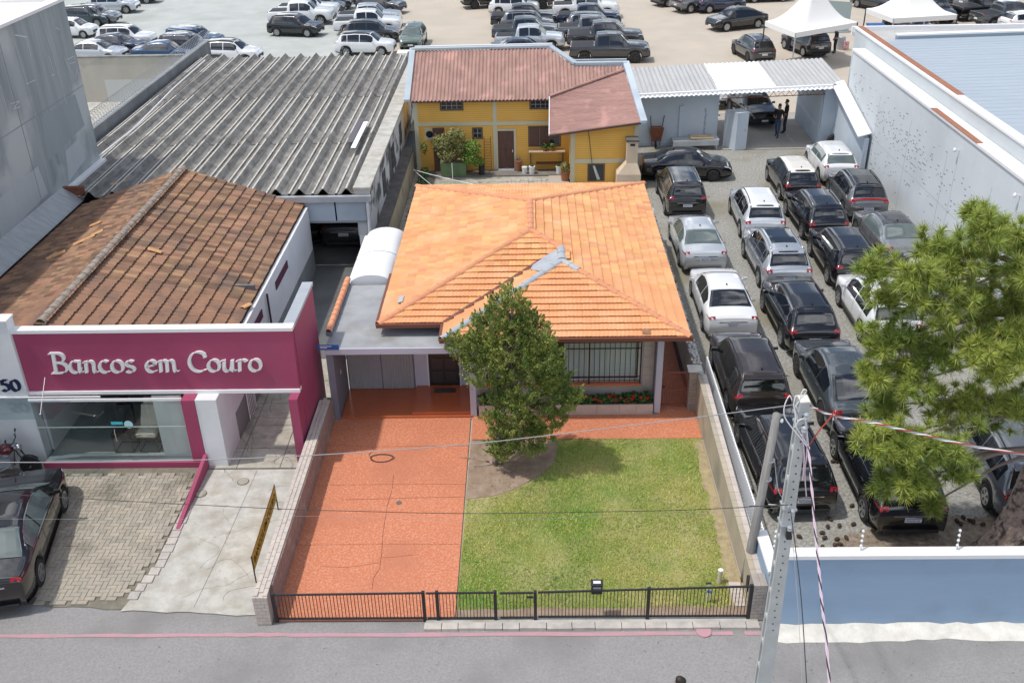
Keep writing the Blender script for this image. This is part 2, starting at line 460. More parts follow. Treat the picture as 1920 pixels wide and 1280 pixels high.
# ------------------------------------------------------------------ ground sheets
def sheet(name, poly, z, mat, kind='structure'):
    mb = MB()
    mb.add([(p[0], p[1], z) for p in poly], [tuple(range(len(poly)))])
    return part(name, mb, mat, None, False, kind)
def jag(p0, p1, n, amp, seed=3):
    r = random.Random(seed)
    return [(p0[0] + (p1[0] - p0[0]) * i / n, p0[1] + (p1[1] - p0[1]) * i / n + r.uniform(-amp, amp)) for i in range(n + 1)]

sheet('ground', [(-500, -300), (500, -300), (500, 900), (-500, 900)], -0.03, lot_tan)
sheet('road', [(-120, -40), (120, -40), (120, 16.2), (-5.0, 16.2), (-6.0, 16.7), (-120, 17.2)], -0.018, asphalt)
sheet('back_lot_concrete', [(-11.5, 54.6), (5.2, 54.6), (5.2, 48.6), (90, 48.6), (90, 240), (-17.8, 240)], -0.010, lot_tan)
sheet('back_lot_gravel', [(-90, 54.6), (-9.6, 54.6), (-22.0, 240), (-90, 240)], -0.002, lot_grey)
kl = MB()
for i in range(26):
    t0, t1 = i / 26, (i + 0.97) / 26
    a, b = Vector((-9.6, 58, 0)).lerp(Vector((-17.4, 175, 0)), t0), Vector((-9.6, 58, 0)).lerp(Vector((-17.4, 175, 0)), t1)
    kl.hexa([(a.x, a.y, -0.02), (a.x + 0.16, a.y, -0.02), (b.x + 0.16, b.y, -0.02), (b.x, b.y, -0.02)], [(a.x, a.y, 0.09), (a.x + 0.16, a.y, 0.09), (b.x + 0.16, b.y, 0.09), (b.x, b.y, 0.09)])
struct('lot_kerb', kl, kerb_stone)
sheet('car_lot', [(5.1, 15.95), (16.2, 15.95), (16.2, 49.9), (5.1, 49.9)], -0.006, gravel)
_nr = random.Random(12)
_ne = []
for _i in range(72):
    _x = 5.3 + _i * .15
    _t = min(1.0, max(0.0, (_x - 5.3) / 4.2))
    _ne.append((_x, 17.0 + 2.7 * _t * _t * (3 - 2 * _t) + .22 * math.sin(_x * 2.7) + _nr.uniform(-.14, .14)))
sheet('needle_bed', [(5.3, 16.0)] + [(16.0, 16.0)] + list(reversed(_ne)), 0.0, needle_soil)
sheet('gateway_floor', [(9.6, 48.9), (15.6, 48.9), (15.6, 55.5), (9.6, 55.5)], 0.02, M('gateway_concrete', (0.40, 0.375, 0.34), (0.34, 0.32, 0.29), 1.0, 0.9))
sheet('house_lot_ground', [(-5.9, 24.2), (5.1, 24.2), (5.1, 46.3), (-5.9, 46.3)], -0.008, old_concrete)
sheet('driveway', [(-5.82, 16.05), (-1.76, 16.05), (-1.80, 24.22), (-5.82, 24.22)], 0.012, red_drive)
sheet('front_path', [(-1.74, 23.08), (4.84, 23.06), (4.84, 24.72), (3.72, 24.72), (3.72, 24.30), (-1.74, 24.30)], 0.016, red_drive)
sheet('side_path', [(3.70, 24.74), (4.80, 24.74), (4.75, 36.8), (3.70, 36.8)], 0.014, red_drive)
pm = MB().box(-5.64, -1.74, 24.24, 25.86, 0.0, 0.06)
struct('porch_floor', pm, red_tile)
ps = MB().box(-3.55, -1.74, 24.34, 25.86, 0.06, 0.14)
struct('porch_step', ps, red_tile)
sheet('lawn_ground', [(-1.74, 16.12), (4.82, 16.12), (4.82, 23.06), (-1.74, 23.06)], 0.008, lawn_soil)
bed = [(-1.74, 20.35)] + [(-1.74 + 2.5 * math.sin(a) * (1 + 0.03 * math.sin(7 * a)), 23.04 - 2.65 * math.cos(a)) for a in [i * math.pi / 2 / 16 for i in range(1, 17)]] + [(-1.74, 23.04)]
sheet('tree_bed', bed, 0.022, soil)
sheet('lawn_edge_soil', [(-1.74, 16.10)] + [(4.82, 16.10)] + list(reversed(jag((-1.74, 16.40), (4.82, 16.45), 22, 0.05, 4))), 0.020, soil)
_we = [(4.56 + .05 * math.sin(_y * 2.3) + _nr.uniform(-.05, .05) - (.12 if _y < 18 else 0), _y) for _y in [16.46 + .15 * _i for _i in range(43)]]
sheet('wall_edge_soil', _we + [(4.82, 23.0), (4.82, 16.46)], 0.024, M('dry_lawn_edge', (0.33, 0.25, 0.16), (0.42, 0.36, 0.20), 5.0, 0.95, 0.4, 50))
# kerb, pink line
pk = MB()
for (a, b, w) in ((-12.6, -6.9, 0.10), (-6.9, -5.4, 0.11), (-5.4, 4.35, 0.11), (4.6, 5.0, 0.11)):
    y0 = 15.60 + (0.02 if a < -6 else 0.0)
    n = 12
    top = [(a + (b - a) * i / n, y0 + w + 0.01 * math.sin(i * 2.1)) for i in range(n + 1)]
    pk.add([(p[0], p[1], -0.008) for p in top] + [(a + (b - a) * (n - i) / n, y0 + 0.01 * math.sin(i * 1.3), -0.008) for i in range(n + 1)], [tuple(range(2 * n + 2))])
struct('pink_road_line', pk, pink_paint)
kb = thing('stone_kerb', 'row of pale kerb stones along the front of the fenced garden', 'kerb', (-2.3, 15.8, 0))
x = -2.42
r_ = random.Random(4)
while x < 4.9:
    w = r_.uniform(0.32, 0.62)
    part('kerb_stone', MB().box(x, min(x + w - 0.015, 4.95), 15.76 + r_.uniform(-.008, .008), 15.95, -0.03, 0.055 + r_.uniform(-.008, .008)), kerb_stone, kb)
    x += w
struct('kerb_ledge', MB().box(-2.4, 4.95, 15.952, 16.14, -0.03, 0.035), concrete)
struct('kerb_drain', MB().lathe((3.72, 15.70, -0.03), [(0.17, 0), (0.17, 0.045), (0.15, 0.05)], 14), pink_paint)
# grass of the lawn
def blades(name, n, area, h0, h1, mat, seed, keep=None, z0=0.01, parent=None):
    rng = np.random.default_rng(seed)
    pts = np.column_stack([rng.uniform(area[0], area[1], n), rng.uniform(area[2], area[3], n)])
    if keep is not None:
        pts = pts[keep(pts[:, 0], pts[:, 1], rng)]
    n = len(pts)
    ang = rng.uniform(0, 2 * math.pi, n)
    h = rng.uniform(h0, h1, n)
    w = rng.uniform(0.006, 0.013, n)
    lean = rng.uniform(0.2, 1.1, n) * h
    la = rng.uniform(0, 2 * math.pi, n)
    V = np.zeros((n, 3, 3))
    V[:, 0, 0] = pts[:, 0] - np.cos(ang) * w
    V[:, 0, 1] = pts[:, 1] - np.sin(ang) * w
    V[:, 1, 0] = pts[:, 0] + np.cos(ang) * w
    V[:, 1, 1] = pts[:, 1] + np.sin(ang) * w
    V[:, 2, 0] = pts[:, 0] + np.cos(la) * lean
    V[:, 2, 1] = pts[:, 1] + np.sin(la) * lean
    V[:, 2, 2] = h
    V[:, :, 2] += z0
    me = np_mesh(name, V.reshape(-1, 3), np.arange(3 * n).reshape(-1, 3))
    o = link(name, me, mat, parent)
    return o
def np_mesh(name, V, F):
    me = bpy.data.meshes.new(name)
    nv, nf, k = len(V), len(F), F.shape[1]
    me.vertices.add(nv)
    me.vertices.foreach_set('co', np.ascontiguousarray(V, dtype=np.float32).ravel())
    me.loops.add(nf * k)
    me.loops.foreach_set('vertex_index', np.ascontiguousarray(F, dtype=np.int32).ravel())
    me.polygons.add(nf)
    me.polygons.foreach_set('loop_start', np.arange(0, nf * k, k, dtype=np.int32))
    me.polygons.foreach_set('loop_total', np.full(nf, k, dtype=np.int32))
    me.update(calc_edges=True)
    return me
def lawn_keep(x, y, r):
    inbed = ((x + 1.74) / 2.5) ** 2 + ((y - 23.04) / 2.7) ** 2 < 1.0
    bare = np.sin(x * 1.9 + 1.3) * np.sin(y * 1.45 + 0.4) + 0.35 * np.sin(5.1 * x + 2 * y)
    return (~inbed) & (r.uniform(0, 1, len(x)) > np.clip(bare * 0.6, 0, 0.55)) & (y > 16.38) & ((x < 4.56) | (r.uniform(0, 1, len(x)) < 0.15))
lg = blades('lawn_grass', 90000, (-1.72, 4.8, 16.3, 23.04), 0.02, 0.055, grass_m, 1, lawn_keep)
lg['kind'] = 'stuff'
lg['label'] = 'patchy green and yellowish grass of the front lawn'
def lot_keep(x, y, r):
    d = np.minimum(np.abs(x - 5.35), 3)
    side = np.exp(-((x - 5.35) / 0.22) ** 2)
    patch = np.clip(np.sin(x * 1.3 + y * 0.9) * np.sin(0.7 * x - 1.1 * y + 2) - 0.45, 0, 1) * 0.8
    front = np.where((y < 17.6) & (x > 8.5), 0.5, 0.0)
    return r.uniform(0, 1, len(x)) < np.maximum(np.maximum(side * 0.8, patch * 0.5), front * patch * 2)
wg = blades('weeds_in_gravel', 90000, (5.2, 15.8, 16.0, 48.0), 0.02, 0.06, dry_grass, 2, lot_keep)
wg['kind'] = 'stuff'
wg['label'] = 'thin dry weeds growing through the gravel of the car lot'
yg = blades('backyard_grass', 14000, (-5.3, 1.6, 36.8, 44.7), 0.02, 0.06, bright_leaf, 3, lambda x, y, r: (r.uniform(0, 1, len(x)) < 0.8) & ~((x > -1.3) & (y > 41)))
yg['kind'] = 'stuff'
yg['label'] = 'small green lawn in the yard between the two houses'

# ------------------------------------------------------------------ shop forecourt with herringbone pavers
FZ = 0.03
fc_poly = [(-16.5, 16.75), (-9.6, 16.55), (-9.0, 16.9), (-9.05, 21.75), (-16.5, 21.9)]
sheet('forecourt_bed', [(-16.5, 16.7)] + jag((-14, 16.75), (-8.9, 16.45), 12, 0.05, 9)[0:] + [(-9.02, 21.9), (-16.5, 21.9)], 0.0, pave_joint)
fct = thing('paved_forecourt', 'herringbone paved forecourt in front of the magenta shop', 'paving', (-11.5, 19, 0))
PL, PW = 0.25, 0.125
def bevel_box(l, w, h):
    mb = MB()
    e = 0.006
    b = [(0, 0, 0), (l, 0, 0), (l, w, 0), (0, w, 0)]
    t0 = [(0, 0, h - e), (l, 0, h - e), (l, w, h - e), (0, w, h - e)]
    t1 = [(e, e, h), (l - e, e, h), (l - e, w - e, h), (e, w - e, h)]
    mb.add(b + t0 + t1, [(0, 1, 5, 4), (1, 2, 6, 5), (2, 3, 7, 6), (3, 0, 4, 7), (4, 5, 9, 8), (5, 6, 10, 9), (6, 7, 11, 10), (7, 4, 8, 11), (8, 9, 10, 11)])
    return mb
pav_h = bevel_box(PL - 0.008, PW - 0.008, FZ).mesh('paver_h')
pav_v = bevel_box(PW - 0.008, PL - 0.008, FZ).mesh('paver_v')
pav_h.materials.append(pave_stone)
pav_v.materials.append(pave_stone)
spots = []
u = PW
for i in range(-80, 80):
    for j in range(-20, 60):
        # herringbone lattice
        bx, by = i * u + j * 0.0, 0
        k = (i - j) % 4
        x0, y0 = -14.0 + i * u, 16.6 + j * u
        if k == 0:
            spots.append(('h', x0, y0))
        elif k == 3:
            spots.append(('v', x0, y0))
def right_edge(y):
    return -9.08 if y > 17.9 else -9.08 - (17.9 - y) * 0.28
sel = []
for s_ in spots:
    w, h = (PL, PW) if s_[0] == 'h' else (PW, PL)
    fy = 16.60 + 0.05 * math.sin(s_[1] * 3.0)
    if s_[1] > -15.0 and s_[1] + w < right_edge(s_[2]) and s_[2] > fy and s_[2] + h < 21.72:
        sel.append(s_)
sel.sort(key=lambda s_: s_[2] + 0.25 * abs(s_[1] + 11))
rest = MB()
for i, s_ in enumerate(sel):
    me = pav_h if s_[0] == 'h' else pav_v
    if i < 290:
        piece('paver', me, fct, (s_[1], s_[2], 0.004 + RND.uniform(-0.003, 0.003)))
    else:
        dz = RND.uniform(-0.003, 0.003) + 0.004
        rest.add([(v.co.x + s_[1], v.co.y + s_[2], v.co.z + dz) for v in me.vertices], [tuple(p.vertices) for p in me.polygons])
part('pavers', rest, pave_stone, fct, kind='stuff')
# stone border of the forecourt
for i in range(13):
    y0 = 16.75 + i * 0.27
    rx = right_edge(y0 + 0.13)
    part('border_stone', MB().box(rx - 0.01 + RND.uniform(-.015, .015), rx + 0.22 + RND.uniform(-.02, .02), y0, y0 + 0.25, 0, 0.034 + RND.uniform(0, .006)), kerb_stone, fct)
sheet('shop_driveway', jag((-9.4, 16.42), (-6.18, 16.25), 12, 0.04, 21) + [(-6.14, 21.75), (-9.03, 21.75), (-9.03, 17.9)], 0.006, concrete)
sd = thing('driveway_slabs', 'cracked mossy concrete slabs of the lane beside the shop', 'paving', (-7.6, 24, 0))
ys = [21.80, 22.75, 23.9, 25.1, 26.4, 27.8]
xs = [-9.0, -8.15, -6.95, -6.12]
for i in range(len(ys) - 1):
    for j in range(3):
        part('slab', MB().box(xs[j] + 0.012, xs[j + 1] - 0.012, ys[i] + 0.012, ys[i + 1] - 0.012, -0.005, 0.014 + RND.uniform(-.004, .006)), old_concrete, sd)
sheet('lane_floor', [(-9.0, 21.76), (-6.1, 21.76), (-6.1, 28.0), (-9.0, 28.0)], 0.001, ledge_dark)
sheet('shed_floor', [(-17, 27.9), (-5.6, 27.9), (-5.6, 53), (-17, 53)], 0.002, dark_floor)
for (px, py) in ((377, 926), (456, 903)):
    c = g(px, py)
    mh = thing('manhole_cover', 'round concrete manhole cover nearer the paved forecourt' if px < 400 else 'round concrete manhole cover farther from the paved forecourt', 'manhole cover', c)
    part('rim', MB().lathe((c.x, c.y, 0), [(0.16, 0.0), (0.16, 0.016), (0.145, 0.018)], 18), ledge_dark, mh)
    part('lid', MB().lathe((c.x, c.y, 0), [(0.138, 0.012), (0.138, 0.024), (0.12, 0.027)], 18), old_concrete, mh)
c = g(748, 943)
dr = tag(part('floor_drain', MB().lathe((c.x, c.y, 0.012), [(0.075, 0), (0.075, 0.012), (0.06, 0.013), (0.02, 0.008)], 14), ledge_dark), 'small round drain grate in the red driveway', 'drain')
c = g(716, 860)
hp = MB()
for k in range(2):
    hp.tube([(c.x + (0.30 + 0.03 * k + 0.02 * math.sin(3 * a + k)) * math.cos(a), c.y + (0.17 + 0.02 * k) * math.sin(a), 0.028 + 0.01 * k) for a in [i * 2 * math.pi / 26 for i in range(27)]], 0.008, 5)
hp.tube([(c.x - .30, c.y, .03), (c.x - .38, c.y + .18, .025), (c.x - .33, c.y + .3, .022)], 0.008, 5)
tag(part('wire_coil', hp, cable_black), 'loose loop of dark wire lying on the red driveway', 'wire')
# cracks in the driveway: thin dark grooves
ck = MB()
def crack(pts, w=0.012, z=0.0165):
    for a, b in zip(pts[:-1], pts[1:]):
        a, b = Vector(a), Vector(b)
        d = (b - a).normalized()
        n = Vector((-d.y, d.x)) * w / 2
        ck.add([(a.x + n.x, a.y + n.y, z), (a.x - n.x, a.y - n.y, z), (b.x - n.x, b.y - n.y, z), (b.x + n.x, b.y + n.y, z)], [(0, 1, 2, 3)])
def pxl(*pp):
    return [tuple(g(*p).xy) for p in pp]
crack(pxl((738, 890), (736, 915), (726, 950), (718, 1000), (716, 1035), (712, 1065), (700, 1085), (698, 1104)))
crack(pxl((640, 937), (700, 936), (750, 934), (872, 932)))
crack(pxl((712, 1046), (745, 1044), (775, 1040)), 0.008)
crack(pxl((600, 1062), (650, 1064), (712, 1055)), 0.008)
crack(pxl((610, 834), (700, 838), (880, 836)), 0.01)
part('driveway_crack', ck, M('crack_dark', (0.22, 0.07, 0.045), None), bpy.data.objects['driveway'], kind='stuff')

ck = MB()
rr = random.Random(31)
def wander(x, y, a, n, st, w):
    pts = [(x, y)]
    for _ in range(n):
        a += rr.uniform(-.7, .7)
        x += math.cos(a) * st
        y += math.sin(a) * st
        if not (-9.0 < x < -6.2 and 16.7 < y < 27.5):
            break
        pts.append((x, y))
    crack(pts, w, 0.0245 if y > 21.6 else 0.0095)
for k in range(26):
    wander(rr.uniform(-8.9, -6.3), rr.uniform(21.9, 25.5), rr.uniform(0, 6.3), rr.randint(5, 11), .12, rr.uniform(.006, .014))
part('slab_cracks', ck, ledge_dark, sd, kind='stuff')
ck = MB()
for k in range(9):
    wander(rr.uniform(-8.6, -6.4), rr.uniform(17, 21.2), rr.uniform(0, 6.3), rr.randint(5, 14), .14, rr.uniform(.004, .009))
crack([(-7.75, 16.5), (-7.62, 19), (-7.55, 21.7)], .010, .0095)
part('concrete_cracks', ck, ledge_dark, bpy.data.objects['shop_driveway'], kind='stuff')
ck = MB()
for y in (18.6, 21.0):
    crack([(-5.8, y), (-3.8, y + .03), (-1.78, y)], .008)
part('drive_joints', ck, bpy.data.materials['crack_dark'], bpy.data.objects['driveway'], kind='stuff')
# leaves, grit and litter scattered on the open ground
for nm, mt, area, n, sz_, z in (('road_grit', ledge_dark, (-12, 11, 14.2, 15.5), 160, .018, -.012), ('lot_debris', dry_grass, (5.6, 15.5, 16.2, 24), 900, .03, .006), ('soil_litter', dry_grass, (-1.7, .5, 20.6, 23), 160, .03, .03), ('pavement_grit', ledge_dark, (-13, -6.4, 16.6, 21.6), 120, .014, .04)):
    mb = MB()
    for k in range(n):
        x, y, a, l = rr.uniform(area[0], area[1]), rr.uniform(area[2], area[3]), rr.uniform(0, 6.3), sz_ * rr.uniform(.5, 1.6)
        c_, s_ = math.cos(a) * l, math.sin(a) * l
        mb.add([(x - c_, y - s_, z), (x + s_ * .35, y - c_ * .35, z + .008), (x + c_, y + s_, z), (x - s_ * .35, y + c_ * .35, z + .004)], [(0, 1, 2, 3)])
    o = part(nm, mb, mt, None, kind='stuff')
    o['label'] = {'road_grit': 'dark grit scattered along the street', 'lot_debris': 'dry needles scattered over the front of the car lot', 'soil_litter': 'dry litter on the bare soil bed', 'pavement_grit': 'grit scattered on the shop forecourt'}[nm]

# ------------------------------------------------------------------ tiled roofs
def interval(poly, v):
    us = []
    n = len(poly)
    for i in range(n):
        (u0, v0), (u1, v1) = poly[i], poly[(i + 1) % n]
        if (v0 - v) * (v1 - v) <= 0 and abs(v1 - v0) > 1e-6:
            us.append(u0 + (u1 - u0) * (v - v0) / (v1 - v0))
    return (min(us), max(us)) if len(us) >= 2 else None
CAMP = Vector((0, 0, CAM_H))
def tile_roof(parent, planes, rowh, tw, prof, mat, deck_mat, nparts, lift=0.035, jitter=0.0, seed=1):
    rr = random.Random(seed)
    full, rest = [], MB()
    for pl in planes:
        O, U, V, S, poly = Vector(pl['o']), Vector((*pl['u'], 0)), Vector((*pl['v'], 0)), pl['s'], pl['poly']
        P = lambda u, v, h: O + U * u + V * v + Vector((0, 0, S * v + h))
        dk = MB().add([P(u, v, -0.03) for u, v in poly] + [P(u, v, -0.10) for u, v in poly], [tuple(range(len(poly))), tuple(range(2 * len(poly) - 1, len(poly) - 1, -1))] + [(i, i + len(poly), (i + 1) % len(poly) + len(poly), (i + 1) % len(poly)) for i in range(len(poly))])
        part('roof_deck', dk, deck_mat, parent)
        k = len(prof)
        dz = [Vector((0, 0, 1))]
        shared = MB()
        vs = [U * (tw * (i / (k - 1))) + Vector((0, 0, prof[i] + lift)) for i in range(k)]
        vs += [U * (tw * (i / (k - 1))) + V * (rowh + 0.03) + Vector((0, 0, S * (rowh + 0.03) + prof[i] * 0.9 + 0.004)) for i in range(k)]
        vs += [U * (tw * (i / (k - 1))) + V * 0.05 + Vector((0, 0, S * 0.05 + prof[i] - 0.014)) for i in range(k)]
        fs = [(i, i + 1, k + i + 1, k + i) for i in range(k - 1)] + [(2 * k + i, 2 * k + i + 1, i + 1, i) for i in range(k - 1)] + [(2 * k, 0, k), (2 * k + k - 1, 2 * k - 1, k - 1)]
        shared.add(vs, fs)
        me = shared.mesh('roof_tile', False)
        me.materials.append(mat)
        vmax = max(v for u, v in poly)
        j = 0
        while j * rowh < vmax - 0.02:
            v0 = j * rowh
            ivs = [interval(poly, max(1e-4, min(vmax - 1e-4, v0 + 1e-3))), interval(poly, min(vmax - 1e-4, v0 + rowh + 0.03))]
            if ivs[0] is None:
                j += 1
                continue
            if ivs[1] is None:
                ivs[1] = ivs[0]
            lo, hi = min(ivs[0][0], ivs[1][0]), max(ivs[0][1], ivs[1][1])
            u0 = math.floor(lo / tw) * tw
            while u0 < hi:
                ju, jv, jh = rr.uniform(-jitter, jitter), rr.uniform(-jitter, jitter) * 1.5, rr.uniform(0, jitter) * 0.6
                inside = u0 >= max(ivs[0][0], ivs[1][0]) and u0 + tw <= min(ivs[0][1], ivs[1][1])
                if inside:
                    full.append((P(u0 + ju, v0 + jv, jh), me))
                else:
                    pts = []
                    wsum = 0
                    for r in range(3):
                        iv = ivs[1] if r == 1 else ivs[0]
                        for i in range(k):
                            u = min(max(u0 + tw * i / (k - 1), iv[0]), iv[1])
                            vv = min(v0 + rowh + 0.03, vmax) if r == 1 else v0
                            h = prof[i] + lift if r == 0 else (prof[i] * .9 + 0.004 if r == 1 else prof[i] - 0.012)
                            pts.append(P(u, vv, h))
                    if (pts[k - 1] - pts[0]).length > 0.02 or (pts[2 * k - 1] - pts[k]).length > 0.02:
                        rest.add(pts, [(i, i + 1, k + i + 1, k + i) for i in range(k - 1)] + [(2 * k + i, 2 * k + i + 1, i + 1, i) for i in range(k - 1)])
                u0 += tw
            j += 1
    full.sort(key=lambda t: (t[0] - CAMP).length)
    for i, (p, me) in enumerate(full):
        if i < nparts:
            piece('roof_tile', me, parent, p)
        else:
            rest.add([v.co + p for v in me.vertices], [tuple(f.vertices) for f in me.polygons])
    part('roof_tiles', rest, mat, parent, False, 'stuff')
def cap_run(parent, a, b, r, seg, mat, name='ridge_tile', flat=0.7, seed=2, mortar_m=None):
    """half-round ridge tiles laid along a line, each one lapping the next"""
    a, b = Vector(a), Vector(b)
    L = (b - a).length
    n = max(1, round(L / seg))
    d = (b - a) / n
    t = d.normalized()
    sde = t.cross(Vector((0, 0, 1))).normalized()
    up = sde.cross(t)
    mb = MB()
    rows = []
    for q, (f, k) in enumerate(((-0.03, 1.08), (0.5, 1.0), (1.0, 0.93))):
        rows.append([d * f + sde * (math.cos(x) * r * k) + up * (math.sin(x) * r * k * flat - 0.01) for x in [math.pi * (1 - i / 6) for i in range(7)]])
    mb.grid(rows)
    mb.add(rows[0] + [p * 0.92 - up * 0.004 for p in rows[0]], [(i, i + 7, i + 8, i + 1) for i in range(6)])
    me = mb.mesh(name, True)
    me.materials.append(mat)
    for i in range(n):
        piece(name, me, parent, a + d * i)

# ------------------------------------------------------------------ the orange-roofed house
house = thing('tiled_house', 'single storey house with orange clay tile hip roof', 'house', (0, 24.6, 0))
SL, EZ = 0.23, 2.80
E1, E2, E3, E4, B1, B2 = (4.46, 23.95), (-2.50, 23.95), (-2.50, 24.90), (-4.40, 24.90), (-4.40, 36.40), (4.46, 36.40)
XR = 0.03
HW = 4.43
R0 = (XR, 24.9 + HW + 0.05)
R1 = (XR, 36.4 - HW)
PX, PY = 0.98, 23.95 + 3.48
VZ = SL * 3.48
VV = (0.98, 24.90 + 3.48)
def z_at(h):
    return EZ + SL * h
planes = [
    dict(o=(E2[0], E2[1], EZ), u=(1, 0), v=(0, 1), s=SL, poly=[(0, 0), (6.96, 0), (3.48, 3.48)]),                                          # front
    dict(o=(E4[0], E4[1], EZ), u=(1, 0), v=(0, 1), s=SL, poly=[(0, 0), (1.90, 0), (1.90 + 3.48, 3.48), (HW, HW)]),                          # front, left part
    dict(o=(E3[0], E3[1], EZ), u=(0, -1), v=(1, 0), s=SL, poly=[(0, 0), (0.95, 0), (0.95 - 3.48, 3.48), (-3.48, 3.48)]),                    # slope over the porch
    dict(o=(E1[0], E1[1], EZ), u=(0, 1), v=(-1, 0), s=SL, poly=[(0, 0), (12.45, 0), (12.45 - HW, HW), (R0[1] - E1[1], HW), (VV[1] - E1[1], 3.485), (3.48, 3.475)]),  # right
    dict(o=(B1[0], B1[1], EZ), u=(0, -1), v=(1, 0), s=SL, poly=[(0, 0), (11.5, 0), (11.5 - HW, HW), (HW, HW)]),                             # left
    dict(o=(B2[0], B2[1], EZ), u=(-1, 0), v=(0, -1), s=SL, poly=[(0, 0), (8.86, 0), (HW, HW)]),                                             # back
]
roof = part('roof', MB().box(-3.3, 3.6, 25.6, 35.6, 2.62, 2.70), orange_deck, house)
tile_roof(roof, planes, 0.285, 0.235, [0.0, 0.013, 0.003, 0.013, 0.0], orange_tile, orange_deck, 300, lift=0.052, jitter=0.003)
def P3(xy, h=None, dz=0.03):
    return Vector((xy[0], xy[1], (EZ if h is None else h) + dz))
ZR, ZP = z_at(HW), z_at(3.48)
cap_run(roof, P3(R0, ZR), P3(R1, ZR), 0.11, 0.40, orange_cap)
cap_run(roof, P3(E4), P3(R0, ZR), 0.10, 0.40, orange_cap)
cap_run(roof, P3(B1), P3(R1, ZR), 0.10, 0.40, orange_cap)
cap_run(roof, P3(B2), P3(R1, ZR), 0.10, 0.40, orange_cap)
q1 = P3(E1).lerp(P3((PX, PY), ZP), 0.86)
cap_run(roof, P3(E1), q1, 0.10, 0.40, orange_cap)
cap_run(roof, q1, P3((PX, PY), ZP), 0.11, 0.40, silver_coat)
cap_run(roof, P3(E2), P3((PX, PY), ZP), 0.11, 0.40, silver_coat)
cap_run(roof, P3((PX, PY), ZP), P3(VV, ZP), 0.13, 0.42, silver_coat)
cap_run(roof, P3(VV, ZP), P3(R0, ZR), 0.10, 0.40, orange_cap)
# silver sealant patch by the little ridge, dark valley gutter
sp = MB()
def on_porch_slope(x, y, dz=0.062):
    return (x, y, EZ + SL * (x - E3[0]) + dz)
sp.add([on_porch_slope(0.9, 27.45), on_porch_slope(0.9, 28.3), on_porch_slope(0.15, 27.62), on_porch_slope(0.0, 27.2), on_porch_slope(0.3, 26.9)], [(0, 1, 2, 3, 4)])
part('sealant_patch', sp, silver_coat, roof)
vg = MB()
a, b = Vector((E3[0], E3[1], EZ + 0.05)), Vector((VV[0] - 0.6, VV[1] - 0.6, ZP - 0.09))
vg.prism([a + Vector((-0.05, 0.03, 0)), a + Vector((0.05, -0.03, 0)), b + Vector((0.05, -0.03, 0)), b + Vector((-0.05, 0.03, 0))], (0, 0, 0.014))
part('valley_gutter', vg, brown_gutter, roof)
pz_ = MB()
for (u_, w_, l_) in ((25.9, .16, .42),):
    x_ = -3.95
    pz_.add([(x_, u_, EZ + SL * (x_ + 4.4) + .085), (x_ + w_, u_, EZ + SL * (x_ + w_ + 4.4) + .085), (x_ + w_, u_ + l_, EZ + SL * (x_ + w_ + 4.4) + .085), (x_, u_ + l_, EZ + SL * (x_ + 4.4) + .085)], [(0, 1, 2, 3)])
part('sealant_spot', pz_, silver_coat, roof)
dt_ = MB()
for (x_, y_, dx_) in ((3.12, 24.0, .22),):
    zt_ = lambda xx, yy: EZ + SL * min(4.46 - xx, xx + 4.4, yy - 23.95) + .078
    dt_.add([(x_, y_, zt_(x_, y_)), (x_ + dx_, y_, zt_(x_ + dx_, y_)), (x_ + dx_, y_ + .2, zt_(x_ + dx_, y_ + .2)), (x_, y_ + .2, zt_(x_, y_ + .2))], [(0, 1, 2, 3)])
part('dark_tiles', dt_, M('old_dark_tile', (0.34, 0.17, 0.10), (0.22, 0.12, 0.08), 8.0), roof, kind='stuff')
for (a, b) in ((E1, E2), (E2, E3), (E3, E4), (E4, (-4.40, 28.3))):
    x0, x1, y0, y1 = min(a[0], b[0]) - 0.06, max(a[0], b[0]) + 0.06, min(a[1], b[1]) - 0.06, max(a[1], b[1]) + 0.02
    if a[1] == b[1]:
        part('gutter', MB().box(x0, x1, y0 - 0.03, y0 + 0.06, EZ - 0.08, EZ + 0.03), brown_gutter, roof)
    else:
        part('gutter', MB().box(a[0] - 0.09, a[0] - 0.0, y0 + 0.10, y1, EZ - 0.08, EZ + 0.028), brown_gutter, roof)
part('soffit', MB().box(-2.40, 4.36, 24.05, 36.2, 2.66, 2.70).box(-4.3, -2.404, 25.0, 36.2, 2.662, 2.701), lavender, roof)
# walls of the house
wl_ = MB()
wl_.box(-3.58, -3.14, 25.86, 26.0, 0.0, 2.66)       # between garage door and entrance
wl_.box(-2.20, -1.62, 25.86, 26.0, 0.0, 2.66)
wl_.box(-3.14, -2.20, 25.87, 26.0, 2.12, 2.66)
wl_.box(-1.76, -1.62, 24.86, 25.86, 0.0, 2.66)      # return of the living room
wl_.box(-1.62, 3.70, 24.86, 25.0, 0.0, 0.85)        # below the window
wl_.box(-1.62, -1.32, 24.862, 25.0, 0.85, 2.66)
wl_.box(3.22, 3.70, 24.862, 25.0, 0.85, 2.66)
wl_.box(-1.32, 3.22, 24.862, 25.0, 2.34, 2.66)
wl_.box(3.56, 3.70, 25.0, 36.0, 0.0, 2.66)
wl_.box(-3.58, -3.44, 26.0, 36.0, 0.0, 2.66)
wl_.box(-3.44, 3.56, 35.86, 36.0, 0.0, 2.66)
part('wall', wl_, lavender, house)
part('clerestory', MB().box(-4.2, -2.45, 25.9, 25.96, 2.44, 2.74), slate, house)
part('clerestory_post', MB().box(-3.42, -3.30, 25.60, 25.898, 2.44, 2.72), lavender, house)
room = MB().box(-1.5, 3.5, 27.6, 27.65, 0, 2.6)
part('room_wall', room, M('dim_room', (0.30, 0.29, 0.28), None), house)
